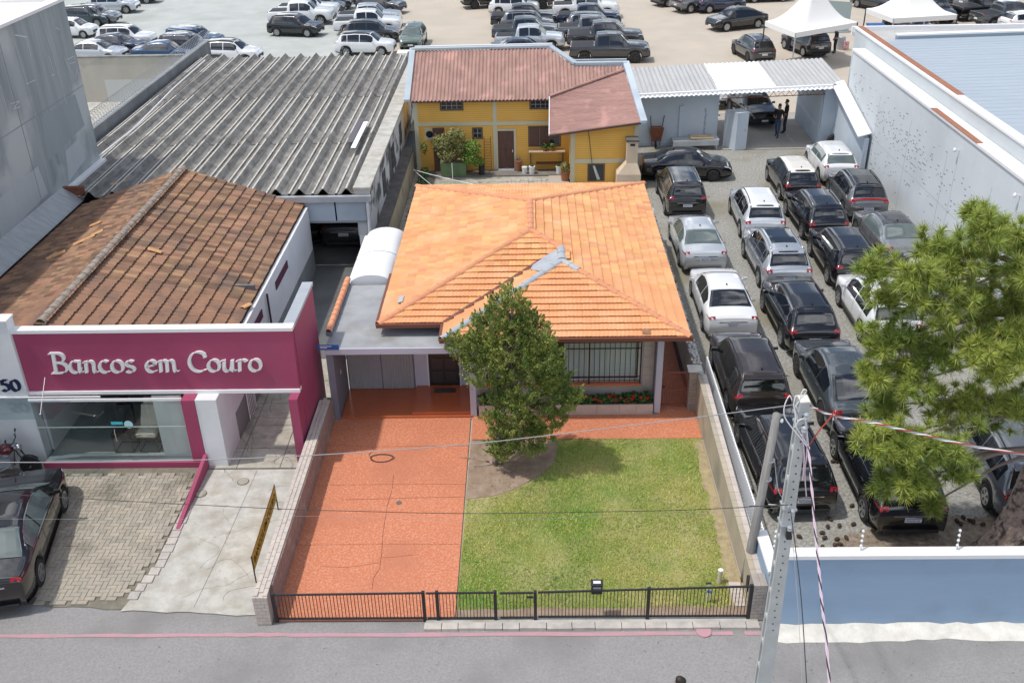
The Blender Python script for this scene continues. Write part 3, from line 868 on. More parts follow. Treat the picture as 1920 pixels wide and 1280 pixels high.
part('room_floor', MB().box(-1.6, 3.55, 25.0, 27.6, -0.004, 0.15), M('dim_floor', (0.16, 0.10, 0.07), None), house)
# stone cladding panels beside the window and below it
for (x0, x1, z0, z1, n) in ((-1.55, -1.36, 0.36, 2.5, 5), (3.28, 3.60, 0.36, 2.5, 6)):
    zz = z0
    for i in range(n):
        dz = (z1 - z0) / n * RND.uniform(0.8, 1.2)
        z2 = min(zz + dz, z1)
        part('stone_panel', MB().box(x0, x1, 24.83, 24.858, zz + 0.004, z2 - 0.004), stone_clad, house)
        zz = z2
xx = -1.55
while xx < 3.55:
    w = RND.uniform(0.35, 0.7)
    part('stone_panel', MB().box(xx + 0.004, min(xx + w, 3.6) - 0.004, 24.832, 24.858, 0.34, 0.74), stone_clad, house)
    xx += w
# columns
part('column', MB().box(-1.80, -1.62, 24.28, 24.46, 0.02, 2.66), lavender, house)
part('column', MB().box(3.62, 3.80, 24.38, 24.60, 0.02, 2.68), lavender, house)
part('column_edge', MB().box(3.60, 3.618, 24.40, 24.85, 0.02, 2.66), slate, house)
# big front window with sill and iron grille
win = part('window', MB().box(-1.32, -1.25, 24.84, 24.92, 0.85, 2.34).box(3.15, 3.22, 24.84, 24.92, 0.85, 2.34).box(-1.25, 3.15, 24.842, 24.92, 0.85, 0.91).box(-1.25, 3.15, 24.842, 24.92, 2.28, 2.34), trim_white, house)
for (x0, x1) in ((-1.24, 0.2), (0.23, 1.66), (1.69, 3.14)):
    part('pane', MB().box(x0, x1, 24.89, 24.898, 0.92, 2.27), window_glass, win)
cur = MB()
rows = []
for zq in (0.93, 2.26):
    rows.append([(0.95 + i * 0.04, 24.97 + 0.035 * math.sin(i * 1.3), zq) for i in range(55)])
cur.grid(rows)
cur.grid([[(-1.22 + i * 0.04, 24.97 + 0.035 * math.sin(i * 1.3), zq) for i in range(38)] for zq in (0.93, 2.26)])
part('curtain', cur, M('white_curtain', (0.78, 0.79, 0.80), None, rough=0.9), win, True)
part('sill', MB().box(-1.34, 3.24, 24.66, 24.838, 0.80, 0.852), red_tile, win)
gr = part('window_grille', MB().box(-1.30, 3.20, 24.70, 24.72, 2.02, 2.05).box(-1.30, 3.20, 24.70, 24.72, 1.08, 1.10).box(-1.30, 3.20, 24.70, 24.72, 0.95, 0.97).box(-1.30, 3.20, 24.70, 24.72, 2.22, 2.24), black_metal, house)
bm_ = MB().box(-0.009, 0.009, -0.009, 0.009, 0.0, 1.40).mesh('bar')
bm_.materials.append(black_metal)
bm2 = MB().box(-0.022, 0.022, -0.02, 0.02, 0.0, 1.45).mesh('post')
bm2.materials.append(black_metal)
for i in range(31):
    x = -1.30 + i * 0.15
    if i % 10 == 0:
        piece('post', bm2, gr, (x, 24.71, 0.86))
    else:
        piece('bar', bm_, gr, (x, 24.712, 0.90))
# entrance door
dr_ = part('front_door', MB().box(-3.14, -2.20, 25.93, 25.98, 0.14, 2.12), M('black_brown_door', (0.035, 0.028, 0.028), None, rough=0.4), house)
for i in range(2):
    for j in range(4):
        x0, z0 = -3.05 + i * 0.42, 0.24 + j * 0.46
        part('door_panel', MB().box(x0, x0 + 0.34, 25.905, 25.929, z0, z0 + 0.38), M('door_panel', (0.05, 0.04, 0.04), None, rough=0.4) if (i + j) == 0 else bpy.data.materials['door_panel'], dr_)
part('door_handle', MB().box(-2.30, -2.27, 25.86, 25.928, 1.05, 1.20), chrome, dr_)
part('door_frame', MB().box(-3.18, -3.142, 25.82, 25.94, 0.1, 2.16).box(-2.198, -2.16, 25.82, 25.94, 0.1, 2.16), white_paint, dr_)
dm = tag(part('doormat', MB().box(-2.98, -2.32, 25.40, 25.66, 0.14, 0.158), M('doormat', (0.10, 0.08, 0.06), (0.06, 0.05, 0.04), 20)), 'dark doormat on the glossy red porch step', 'doormat')
# garage door: two leaves of vertical ribbed sheet
rib_m = M('grey_ribbed_door', (0.34, 0.345, 0.37), (0.30, 0.305, 0.33), 1.0, 0.5)
part('garage_frame', MB().box(-5.64, -3.60, 25.84, 25.87, 0.05, 2.25), slate, house)
for (x0, x1) in ((-5.60, -4.61), (-4.57, -3.62)):
    lf = part('garage_door', MB().box(x0, x1, 25.815, 25.838, 0.07, 2.25), rib_m, house)
    n = 11
    for i in range(n):
        xa = x0 + (x1 - x0) * i / n
        part('rib', MB().hexa([(xa + .01, 25.795, .08), (xa + .06, 25.795, .08), (xa + .075, 25.816, .08), (xa + .001, 25.816, .08)], [(xa + .01, 25.795, 2.24), (xa + .06, 25.795, 2.24), (xa + .075, 25.816, 2.24), (xa + .001, 25.816, 2.24)]), rib_m, lf)
# carport slab, side wall
part('carport_slab', MB().box(-5.86, -1.9, 24.16, 28.30, 2.30, 2.43), M('grey_slab', (0.27, 0.285, 0.30), (0.37, 0.385, 0.40), 0.9, 0.85, c3=(0.24, 0.225, 0.20), scale3=0.7), house)
part('slab_fascia', MB().box(-5.86, -1.9, 24.10, 24.158, 2.26, 2.445), lavender, house)
part('carport_wall', MB().box(-5.86, -5.66, 24.18, 25.84, 0.0, 2.30), slate, house)
part('switch_plate', MB().box(-5.658, -5.65, 24.9, 24.98, 1.15, 1.27), trim_white, house)
pw = part('parapet', MB().box(-5.95, -5.79, 24.9, 28.3, 2.432, 2.56), slate, house)
cap_run(pw, (-5.87, 24.9, 2.57), (-5.87, 28.5, 2.57), 0.10, 0.33, M('clay_coping', (0.72, 0.32, 0.17), (0.60, 0.27, 0.15), 3.0, 0.8, island=0.12), 'coping_tile', flat=1.0)
# two white barrel roof lights on the lane side
for k, (y0, y1) in enumerate(((28.45, 30.35), (30.40, 32.45))):
    dm_ = thing('roof_light', ('white barrel vaulted fibreglass roof light nearer the carport slab', 'white barrel vaulted fibreglass roof light behind the other one')[k], 'roof light', (-5.1, (y0 + y1) / 2, 2.3), 'white vaulted roof lights')
    n = 14
    mb = MB()
    rows = []
    for i in range(7):
        y = y0 + (y1 - y0) * i / 6
        sag = 0.10 * math.sin(math.pi * i / 6)
        rows.append([(-5.12 + 0.72 * math.cos(a), y, 2.32 + (0.40 + sag) * math.sin(a)) for a in [math.pi * (1 - j / n) for j in range(n + 1)]])
    mb.grid(rows)
    for rw in (rows[0], rows[-1]):
        mb.add(rw, [tuple(range(len(rw)))])
    part('vault', mb, white_sheet, dm_, True)
    part('rim', MB().box(-5.90, -5.80, y0, y1, 2.22, 2.40).box(-4.44, -4.36, y0, y1, 2.22, 2.34), trim_white, dm_)
part('rooflight_wall', MB().box(-5.86, -5.70, 28.32, 32.5, 0.0, 2.215).box(-5.698, -4.3, 32.38, 32.5, 0.0, 2.215), lavender, house)
# planter with red flowers below the window
pl = thing('flower_planter', 'low stone planter with red geraniums under the front window', 'planter', (1.0, 24.5, 0))
xx = -1.56
while xx < 3.54:
    w = RND.uniform(0.45, 0.8)
    part('stone_panel', MB().box(xx + .004, min(xx + w, 3.58) - .004, 24.30, 24.34, 0.02, 0.36), stone_clad, pl)
    xx += w
part('planter_soil', MB().box(-1.56, 3.58, 24.34, 24.828, 0.02, 0.30), soil, pl)
def leaf_cloud(centres, n, size, mat, name, parent, seed, flat=0.5, kind=None, up=0.0, asp=0.55):
    """n small leaf quads spread through blobs (x, y, z, rx, ry, rz)"""
    rng = np.random.default_rng(seed)
    C = np.array(centres, float)
    vol = np.cbrt(C[:, 3] * C[:, 4] * C[:, 5]) ** 2
    idx = rng.choice(len(C), n, p=vol / vol.sum())
    d = rng.normal(size=(n, 3))
    d /= np.linalg.norm(d, axis=1)[:, None]
    rad = rng.uniform(0.25, 1.0, n) ** 0.5 * rng.uniform(0.85, 1.12, n)
    pos = C[idx, :3] + d * C[idx, 3:6] * rad[:, None]
    nrm = d * (1 - flat) + np.array([0, 0, flat + up]) + rng.normal(size=(n, 3)) * 0.45
    nrm /= np.linalg.norm(nrm, axis=1)[:, None]
    t = np.cross(nrm, rng.normal(size=(n, 3)))
    t /= np.linalg.norm(t, axis=1)[:, None]
    b = np.cross(nrm, t)
    s = size * rng.uniform(0.6, 1.4, n)[:, None]
    V = np.stack([pos - t * s, pos - b * s * asp, pos + t * s, pos + b * s * asp], axis=1).reshape(-1, 3)
    V -= np.array(origin(parent))
    o = link(name, np_mesh(name, V, np.arange(4 * n).reshape(-1, 4)), mat, parent)
    if kind:
        o['kind'] = kind
    return o
fb = [(x_, 24.56 + RND.uniform(-.08, .08), 0.42 + RND.uniform(-.04, .1), .22, .2, .15) for x_ in [-1.4 + 0.2 * i for i in range(25)] if not (-1.0 < x_ < 0.0)]
leaf_cloud(fb, 2600, 0.05, dark_leaf, 'leaves', pl, 31)
fr_ = [(x_ + RND.uniform(-.1, .1), 24.45 + RND.uniform(-.12, .15), 0.5 + RND.uniform(-.1, .1), .05, .05, .04) for x_ in [-0.6] + [1.2 + 0.085 * i for i in range(28)]]
leaf_cloud(fr_, 420, 0.028, red_petal, 'flowers', pl, 32)
# side gate of red iron
sg = thing('side_gate', 'red iron bar gate closing the passage beside the house', 'gate', (4.25, 24.7, 0))
part('gate_frame', MB().box(3.82, 4.62, 24.68, 24.71, 1.20, 1.24).box(3.82, 4.62, 24.68, 24.71, 0.10, 0.14).box(3.82, 4.62, 24.68, 24.71, 0.62, 0.65).box(3.82, 3.85, 24.681, 24.709, 0.02, 1.24).box(4.59, 4.62, 24.681, 24.709, 0.02, 1.24), iron_red, sg)
bb = MB().box(-0.007, 0.007, -0.006, 0.006, 0.14, 1.2).mesh('bar')
bb.materials.append(iron_red)
for i in range(13):
    piece('bar', bb, sg, (3.90 + i * 0.054, 24.695, 0))
part('latch', MB().box(3.86, 3.94, 24.65, 24.679, 0.72, 0.77), black_metal, sg)

# ------------------------------------------------------------------ boundary walls of the garden
def brick_rows(parent, me_list, x0, x1, y0, y1, z, mat, along='Y', bl=0.21, bw=0.105, bh=0.03, name='brick'):
    """flat bricks laid as a cap in running bond over a rectangle"""
    me = bevel_box(bl - 0.008, bw - 0.008, bh).mesh(name) if along == 'X' else bevel_box(bw - 0.008, bl - 0.008, bh).mesh(name)
    me.materials.append(mat)
    if along == 'Y':
        ncol = max(1, round((x1 - x0) / bw))
        for c_ in range(ncol):
            y = y0 + (0.5 * bl if c_ % 2 else 0)
            while y + bl <= y1 + 0.01:
                piece(name, me, parent, (x0 + c_ * bw, y, z + RND.uniform(-.003, .003)))
                y += bl
lw = thing('left_garden_wall', 'low mottled pink wall with pale brick capping left of the driveway', 'wall', (-6.0, 20, 0))
part('core', MB().box(-6.13, -5.84, 16.22, 24.16, 0.0, 0.80), mortar, lw)
brick_rows(lw, None, -6.16, -5.84, 16.0, 24.2, 0.802, cap_brick, bl=0.235, bw=0.108)
# cladding slabs on the driveway side
for i in range(27):
    for j in range(4):
        y0 = 16.24 + i * 0.293 + (0.14 if j % 2 else 0)
        y1 = min(y0 + 0.288, 24.14)
        if y1 - y0 > 0.05:
            part('cladding_stone', MB().box(-5.838, -5.815 + RND.uniform(-.004, .004), y0, y1, 0.02 + j * 0.195, 0.02 + j * 0.195 + 0.19), clad_brick, lw)
def brick_pillar(parent, x0, x1, y0, y1, z1, mat, rows, cols=1):
    part('pillar_core', MB().box(x0 + .012, x1 - .012, y0 + .012, y1 - .012, 0, z1 - 0.01), mortar, parent)
    h = z1 / rows
    for j in range(rows):
        n = cols + (1 if j % 2 else 0)
        xsb = [x0] + ([x0 + (x1 - x0) * (i + 0.5 if j % 2 else i + 1) / cols for i in range(cols)] if j % 2 else [x0 + (x1 - x0) * (i + 1) / cols for i in range(cols - 1)]) + [x1]
        xsb = sorted(set(xsb))
        for a, b in zip(xsb[:-1], xsb[1:]):
            if b - a > 0.03:
                part('brick', MB().box(a + .003, b - .003, y0, y1, j * h + .004, (j + 1) * h - .004), mat, parent)
brick_pillar(lw, -6.17, -5.84, 15.96, 16.2, 0.80, cap_brick, 8, 2)

rw = thing('right_garden_wall', 'tan rendered garden wall with brick end pillars right of the lawn', 'wall', (5.0, 20, 0))
def wz(y):
    return 0.80 + (y - 16.5) * 0.055
cw = MB()
cw.hexa([(4.86, 16.46, 0), (5.06, 16.46, 0), (5.06, 24.5, 0), (4.86, 24.5, 0)], [(4.86, 16.46, wz(16.5)), (5.06, 16.46, wz(16.5)), (5.06, 24.5, wz(24.5)), (4.86, 24.5, wz(24.5))])
part('core', cw, wall_tan, rw)
for i in range(28):
    y0 = 16.46 + i * 0.287
    for c_ in range(2):
        x0 = 4.84 + c_ * 0.13
        y1 = y0 + 0.28
        part('coping_brick', MB().hexa([(x0, y0, wz(y0)), (x0 + .125, y0, wz(y0)), (x0 + .125, y1, wz(y1)), (x0, y1, wz(y1))], [(x0, y0, wz(y0) + .03), (x0 + .125, y0, wz(y0) + .03), (x0 + .125, y1, wz(y1) + .03), (x0, y1, wz(y1) + .03)]), cap_brick if c_ else wall_tan, rw)
brick_pillar(rw, 4.78, 5.08, 16.02, 16.42, 1.02, grey_brick, 11, 2)
brick_pillar(rw, 4.62, 4.90, 24.50, 24.72, 1.36, grey_brick, 13, 2)
part('pillar_cap', MB().box(4.56, 4.96, 24.44, 24.78, 1.362, 1.42), white_rough, rw)
part('meter_box', MB().box(4.80, 4.86, 16.55, 16.75, 0.35, 0.66), plastic, rw)
# steps of pale bricks by the wall
for i in range(6):
    part('edging_brick', MB().box(4.52, 4.78, 16.42 + i * 0.13, 16.54 + i * 0.13, 0.0, 0.05), cap_brick, rw)
sw = thing('stone_topped_wall', 'side wall crusted with white and dark stones along the right roof edge', 'wall', (4.9, 31, 0))
part('core', MB().box(4.74, 4.96, 24.80, 37.2, 0.0, 1.46), wall_tan, sw)
part('render_band', MB().box(4.734, 4.739, 24.80, 37.2, 0.0, 0.4), ledge_dark, sw)
rr = random.Random(8)
crust_w = M('white_stone_chip', (0.74, 0.72, 0.69), (0.58, 0.55, 0.53), 9.0, 0.9, island=0.2)
crust_d = M('dark_stone_chip', (0.17, 0.15, 0.145), None, island=0.3)
for nm, mt, cnt in (('stone_chips_white', crust_w, 900), ('stone_chips_dark', crust_d, 420)):
    mb = MB()
    for i in range(cnt):
        x, y, s_ = rr.uniform(4.73, 4.97), rr.uniform(24.8, 37.2), rr.uniform(0.025, 0.05)
        a = rr.uniform(0, 3)
        z = 1.455 + rr.uniform(0, 0.02)
        pts = [(x + s_ * math.cos(a + k * 1.57) * rr.uniform(.7, 1.3), y + s_ * math.sin(a + k * 1.57) * rr.uniform(.7, 1.3), z) for k in range(4)]
        mb.add(pts + [(x + rr.uniform(-.01, .01), y + rr.uniform(-.01, .01), z + s_ * rr.uniform(.4, .9))], [(0, 1, 4), (1, 2, 4), (2, 3, 4), (3, 0, 4)])
    part(nm, mb, mt, sw, kind='stuff')
# white rail fence behind the right garden wall
rf = thing('white_rail_fence', 'white slatted rail fence along the gravel lot beside the garden wall', 'fence', (5.3, 20, 0))
part('plinth', MB().box(5.10, 5.26, 17.4, 37.0, 0, 0.62), M('pale_plinth', (0.60, 0.64, 0.66), (0.52, 0.55, 0.57), 1.0), rf)
part('rail', MB().box(5.285, 5.315, 17.4, 25.6, 1.18, 1.22), trim_white, rf)
part('rail', MB().box(5.285, 5.315, 17.4, 25.6, 0.66, 0.70), trim_white, rf)
sl = MB().box(-0.012, 0.012, -0.018, 0.018, 0.0, 0.62).mesh('slat')
sl.materials.append(trim_white)
for i in range(68):
    piece('slat', sl, rf, (5.27, 17.45 + i * 0.12, 0.622))

# ------------------------------------------------------------------ front fence and gates
FY = 16.06
ff = {}
def fence(name, label, cat, x0, x1, z0, zl, zr, posts, nb, rail_w=0.03):
    t = thing(name, label, cat, ((x0 + x1) / 2, FY, 0))
    zt = lambda x: zl + (zr - zl) * (x - x0) / (x1 - x0)
    for nm, (za, zb) in (('top_rail', (zt(x0), zt(x1))), ('bottom_rail', (z0, z0))):
        part(nm, MB().hexa([(x0, FY - .02, za - rail_w), (x1, FY - .02, zb - rail_w), (x1, FY + .02, zb - rail_w), (x0, FY + .02, za - rail_w)], [(x0, FY - .02, za), (x1, FY - .02, zb), (x1, FY + .02, zb), (x0, FY + .02, za)]), black_metal, t)
    for p in posts:
        part('post', MB().box(p - .035, p + .035, FY - .034, FY + .034, 0.0, zt(min(max(p, x0), x1)) + 0.03), black_metal, t)
    hb = min(zl, zr) - z0
    me = MB().box(-.007, .007, -.007, .007, 0, 1.0).mesh('bar')
    me.materials.append(black_metal)
    for i in range(1, nb):
        x = x0 + (x1 - x0) * i / nb
        if min(abs(x - p) for p in posts) > 0.04:
            o = piece('bar', me, t, (x, FY, z0 - 0.02))
            o.scale = (1, 1, zt(x) - z0)
    return t
fence('sliding_gate', 'wide black steel bar sliding gate across the red driveway', 'gate', -5.78, -2.42, 0.10, 0.80, 0.84, (-5.74, -2.42, -2.12), 44)
fence('fence_panel', 'black bar fence panel between the sliding gate and pedestrian gate', 'fence', -2.36, -0.88, 0.09, 0.83, 0.84, (-0.84,), 20)
pg_ = fence('pedestrian_gate', 'narrow black bar pedestrian gate at the edge of the lawn', 'gate', -0.74, 0.0, 0.10, 0.82, 0.83, (0.04,), 10)
part('latch', MB().box(-0.14, 0.0, FY - .05, FY - .021, 0.70, 0.74), black_metal, pg_)
fence('lawn_fence', 'long black bar fence in front of the lawn with grey letter box', 'fence', 0.10, 4.80, 0.12, 0.84, 0.98, (2.52, 4.74), 62)
mbx = thing('letter_box', 'small black letter box hung on the lawn fence', 'letter box', (1.39, 16.08, 0.7))
part('box', MB().hexa([(1.27, 16.10, .72), (1.51, 16.10, .72), (1.51, 16.24, .72), (1.27, 16.24, .72)], [(1.27, 16.10, .96), (1.51, 16.10, .96), (1.51, 16.24, .99), (1.27, 16.24, .99)]), black_metal, mbx)
part('lid', MB().hexa([(1.255, 16.085, .965), (1.525, 16.085, .965), (1.525, 16.25, .995), (1.255, 16.25, .995)], [(1.255, 16.085, .985), (1.525, 16.085, .985), (1.525, 16.25, 1.015), (1.255, 16.25, 1.015)]), black_metal, mbx)
part('flap', MB().box(1.30, 1.48, 16.09, 16.098, .88, .93), grey_metal, mbx)
part('name_card', MB().box(1.31, 1.47, 16.12, 16.20, 1.008, 1.02), plate_white, mbx)
c = g(1348, 1092)
tp = thing('pipe_stub', 'short cream pipe standing on the lawn near the right corner', 'pipe', c)
part('pipe', MB().tube([(c.x, c.y, 0), (c.x + .01, c.y, .40)], 0.055, 12), cream, tp)
part('pipe_rim', MB().lathe((c.x + .01, c.y, .40), [(.06, -.03), (.06, .0), (.045, .004)], 12), trim_white, tp)
c = g(1326, 1128)
tp = thing('garden_tap', 'thin white garden tap standpipe with blue fitting by the fence', 'tap', c)
part('standpipe', MB().tube([(c.x, c.y, 0), (c.x, c.y, .55)], 0.02, 8), trim_white, tp)
part('fitting', MB().tube([(c.x - .03, c.y - .03, .36), (c.x + .06, c.y - .05, .34)], 0.03, 8), sign_blue, tp)
part('valve', MB().tube([(c.x - .07, c.y, .56), (c.x + .05, c.y, .57)], 0.022, 8), black_metal, tp)

# ------------------------------------------------------------------ lettering
NIB = math.radians(24)
def pen_text(strokes, sx, sz, w, t, org, depth, shear=0.0):
    """broad-nib pen lettering in the X-Z plane; strokes are lists of (x, z)"""
    mb = MB()
    n = Vector((math.cos(NIB), math.sin(NIB))) * w / 2
    for si, st in enumerate(strokes):
        pts = [Vector((org[0] + (p[0] + shear * p[1]) * sx, org[2] + p[1] * sz)) for p in st]
        dy = 0.0012 * (si % 7)
        for a, b in zip(pts[:-1], pts[1:]):
            d = (b - a)
            if d.length < 1e-6:
                continue
            q = Vector((-d.y, d.x)).normalized() * t / 2
            nn = n if n.x * q.x + n.y * q.y > 0 else -n
            nn = nn + q
            e = d.normalized() * 0.002
            ring = [a - e + nn, a - e - nn, b + e - nn, b + e + nn]
            f0 = [(p.x, org[1] - depth - dy, p.y) for p in ring]
            f1 = [(p.x, org[1], p.y) for p in ring]
            mb.add(f0 + f1, [(0, 1, 2, 3), (7, 6, 5, 4), (0, 4, 5, 1), (1, 5, 6, 2), (2, 6, 7, 3), (3, 7, 4, 0)])
    return mb
def arc(cx, cz, rx, rz, a0, a1, n=12):
    return [(cx + rx * math.cos(math.radians(a0 + (a1 - a0) * i / n)), cz + rz * math.sin(math.radians(a0 + (a1 - a0) * i / n))) for i in range(n + 1)]
GLY = {
    'B': (0.78, [[(0.18, 0), (0.18, 1.0)], [(-0.02, 1.0), (0.35, 1.0)] + arc(0.35, 0.76, 0.30, 0.24, 90, -90), [(0.18, 0.52), (0.40, 0.52)] + arc(0.40, 0.26, 0.34, 0.26, 90, -90) + [(-0.02, 0.0)]]),
    'C': (0.80, [arc(0.46, 0.5, 0.44, 0.5, 50, 310, 20), [(0.74, 0.88), (0.78, 0.72)]]),
    'a': (0.62, [arc(0.28, 0.30, 0.25, 0.30, 70, 350, 16), [(0.50, 0.60), (0.46, 0.12), (0.52, 0.0), (0.64, 0.08)], [(0.50, 0.6), (0.36, 0.58)]]),
    'n': (0.66, [[(0.0, 0.50), (0.12, 0.58), (0.10, 0.0)], [(0.11, 0.38)] + arc(0.30, 0.42, 0.17, 0.17, 150, 0, 8) + [(0.46, 0.10), (0.52, 0.0), (0.64, 0.07)]]),
    'c': (0.50, [arc(0.27, 0.30, 0.25, 0.30, 55, 310, 16)]),
    'o': (0.60, [arc(0.29, 0.30, 0.26, 0.30, 90, 450, 20)]),
    's': (0.48, [arc(0.24, 0.45, 0.18, 0.14, 40, 250, 9) + arc(0.22, 0.15, 0.19, 0.15, 80, -150, 10)]),
    'e': (0.52, [[(0.06, 0.28), (0.30, 0.34)] + arc(0.27, 0.42, 0.18, 0.17, -20, 140, 8) + arc(0.28, 0.30, 0.26, 0.30, 150, 315, 10)]),
    'm': (0.96, [[(0.0, 0.50), (0.12, 0.58), (0.10, 0.0)], [(0.11, 0.38)] + arc(0.27, 0.43, 0.15, 0.16, 150, 0, 8) + [(0.40, 0.0)], [(0.41, 0.38)] + arc(0.58, 0.43, 0.15, 0.16, 150, 0, 8) + [(0.74, 0.10), (0.80, 0.0), (0.92, 0.07)]]),
    'u': (0.66, [[(0.0, 0.52), (0.12, 0.58), (0.10, 0.16)] + arc(0.26, 0.17, 0.16, 0.17, 190, 330, 8) + [(0.46, 0.30), (0.50, 0.58)], [(0.50, 0.58), (0.48, 0.10), (0.54, 0.0), (0.64, 0.07)]]),
    'r': (0.48, [[(0.0, 0.50), (0.12, 0.58), (0.10, 0.0)], [(0.11, 0.36)] + arc(0.28, 0.40, 0.16, 0.18, 150, 50, 6) + [(0.44, 0.50)]]),
    ' ': (0.36, []),
    '5': (0.66, [[(0.55, 1.0), (0.16, 1.0), (0.13, 0.58)] + arc(0.27, 0.32, 0.30, 0.32, 110, -140, 16)]),
    '0': (0.74, [arc(0.34, 0.5, 0.30, 0.5, 90, 450, 24)]),
}
def word(txt, gap=0.06):
    out, x = [], 0.0
    for ch in txt:
        wd, st = GLY[ch]
        out += [[(x + p[0], p[1]) for p in s_] for s_ in st]
        x += wd + gap
    return out, x
def font_mesh(txt, size, extrude=0.004, shear=0.0, bold=0.0):
    cu = bpy.data.curves.new('lettering', 'FONT')
    cu.body = txt
    cu.size = size
    cu.extrude = extrude
    cu.shear = shear
    cu.offset = bold
    cu.align_x = 'CENTER'
    cu.align_y = 'CENTER'
    cu.resolution_u = 2
    o = bpy.data.objects.new('lettering', cu)
    COL.objects.link(o)
    bpy.context.view_layer.update()
    me = bpy.data.meshes.new_from_object(o.evaluated_get(bpy.context.evaluated_depsgraph_get()))
    bpy.data.objects.remove(o)
    bpy.data.curves.remove(cu)
    return me

# ------------------------------------------------------------------ the magenta shop
shop = thing('leather_shop', 'shop with magenta signboard and glazed front beside the lane', 'shop', (-10, 22.3, 0))
SY = 22.30
part('sign_panel', MB().box(-13.55, -6.22, SY, SY + 0.20, 2.26, 4.02), magenta, shop)
part('sign_coping', MB().box(-13.60, -6.18, SY - 0.03, SY + 0.24, 4.022, 4.12), trim_white, shop)
part('sign_base_trim', MB().box(-13.55, -6.21, SY - 0.05, SY + 0.18, 2.16, 2.258), trim_white, shop)
st, wd = word('Bancos em Couro')
# measured in place: the lettering runs from x = 95 to 502 in the photo
xa, xb = gy(97, 690, SY).x, gy(500, 690, SY).x
za, zb = gy(300, 696, SY).z, gy(300, 661, SY).z
sx = (xb - xa) / wd
xq = 0.0
for ch_ in 'Bancos em Couro':
    wd_, st_ = GLY[ch_]
    if st_:
        part('sign_letter', pen_text(st_, sx * 0.985, (zb - za) * 1.05, 0.078, 0.024, (xa + xq * sx * .985, SY - 0.002, za), 0.05, 0.10), trim_white, shop)
    xq += wd_ + 0.06
# the fin wall on the right, coping on top
fin = part('side_fin', MB().box(-6.44, -6.20, SY + 0.202, 25.0, 0.0, 4.02).box(-6.46, -6.22, 21.9, SY - 0.052, 0.0, 2.16), magenta, shop)
fin2 = part('side_fin_foot', MB().box(-6.46, -6.222, SY - 0.05, SY + 0.20, 0.0, 2.158), magenta, shop)
part('fin_coping', MB().box(-6.47, -6.17, SY + 0.245, 25.03, 4.022, 4.12), grey_metal, shop)
# white pier with the house number
pier = part('number_pier', MB().box(-16.5, -13.56, SY - 0.10, SY + 0.25, 0.0, 4.40), white_paint, shop)
part('pier_coping', MB().box(-16.5, -13.54, SY - 0.13, SY + 0.28, 4.402, 4.46), trim_white, shop)
st, wd = word('50')
xa, xb = gy(3, 724, SY - .1).x, gy(41, 724, SY - .1).x
za, zb = gy(20, 732, SY - .1).z, gy(20, 712, SY - .1).z
part('house_number', pen_text(st, (xb - xa) / wd, zb - za, 0.075, 0.03, (xa, SY - 0.102, za), 0.025), navy, shop, label='navy blue digits 50 on the white pier')
# glass front
part('shop_floor', MB().box(-13.5, -9.35, 21.95, 27.5, 0.0, 0.16), shop_floor_m, shop)
part('threshold', MB().box(-13.5, -8.95, 21.86, 21.948, 0.0, 0.18), magenta, shop)
part('window_head', MB().box(-13.5, -9.36, 22.02, 22.06, 2.08, 2.155), trim_white, shop)
GX = [-13.46, -11.2, -10.35, -9.40]
for i in range(3):
    part('glass_pane', MB().box(GX[i] + .01, GX[i + 1] - .01, 22.035, 22.047, 0.19, 2.08), shop_glass, shop)
part('window_transom', MB().box(-13.46, -9.4, 22.03, 22.052, 1.24, 1.262), M('glass_edge', (0.45, 0.55, 0.54), None, rough=0.2), shop)
part('magenta_pillar', MB().box(-9.34, -8.98, 21.90, SY + 0.1, 0.0, 2.155), magenta, shop)
part('white_pier', MB().box(-8.97, -8.40, 21.92, 23.2, 0.0, 2.155), white_paint, shop)
part('ramp_cheek', MB().prism([(-9.02, 21.9, 0.0), (-9.02, 21.9, 0.42), (-9.02, 19.2, 0.035), (-9.02, 19.2, 0.0)], (0.10, 0, 0)), magenta, shop)
part('lane_wall', MB().box(-8.55, -8.40, 23.22, 34.8, 0.9, 2.60), white_paint, shop)
part('lane_wall_base', MB().box(-8.56, -8.385, 23.22, 34.8, 0.0, 0.898), M('grey_dado', (0.19, 0.21, 0.215), (0.25, 0.27, 0.27), 1.0), shop)
for (y0, y1) in ((25.5, 27.1), (29.0, 30.8)):
    part('lane_window', MB().box(-8.40, -8.372, y0, y1, 1.95, 2.22), M('maroon_window', (0.10, 0.02, 0.045), None) if y0 < 26 else bpy.data.materials['maroon_window'], shop)
part('downpipe', MB().tube([(-8.33, 27.7, 2.45), (-8.33, 27.7, 0.0)], 0.035, 8), black_metal, shop)
part('lane_gate', MB().box(-8.36, -8.33, 24.2, 24.24, 0.0, 1.1).box(-8.36, -8.33, 24.9, 24.94, 0.0, 1.1).box(-8.36, -8.33, 24.24, 24.9, 1.06, 1.1).box(-8.355, -8.335, 24.36, 24.38, 0, 1.06).box(-8.355, -8.335, 24.5, 24.52, 0, 1.06).box(-8.355, -8.335, 24.64, 24.66, 0, 1.06).box(-8.355, -8.335, 24.78, 24.80, 0, 1.06), trim_white, shop)
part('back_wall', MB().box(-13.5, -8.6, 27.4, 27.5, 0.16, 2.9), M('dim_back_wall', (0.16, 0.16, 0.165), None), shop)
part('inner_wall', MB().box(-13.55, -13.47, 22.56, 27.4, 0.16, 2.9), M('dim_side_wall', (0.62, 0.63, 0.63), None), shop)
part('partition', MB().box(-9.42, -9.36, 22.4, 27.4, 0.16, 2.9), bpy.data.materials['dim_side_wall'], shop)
part('ceiling', MB().box(-13.5, -8.56, 22.52, 34.0, 2.45, 2.5), bpy.data.materials['dim_side_wall'], shop)
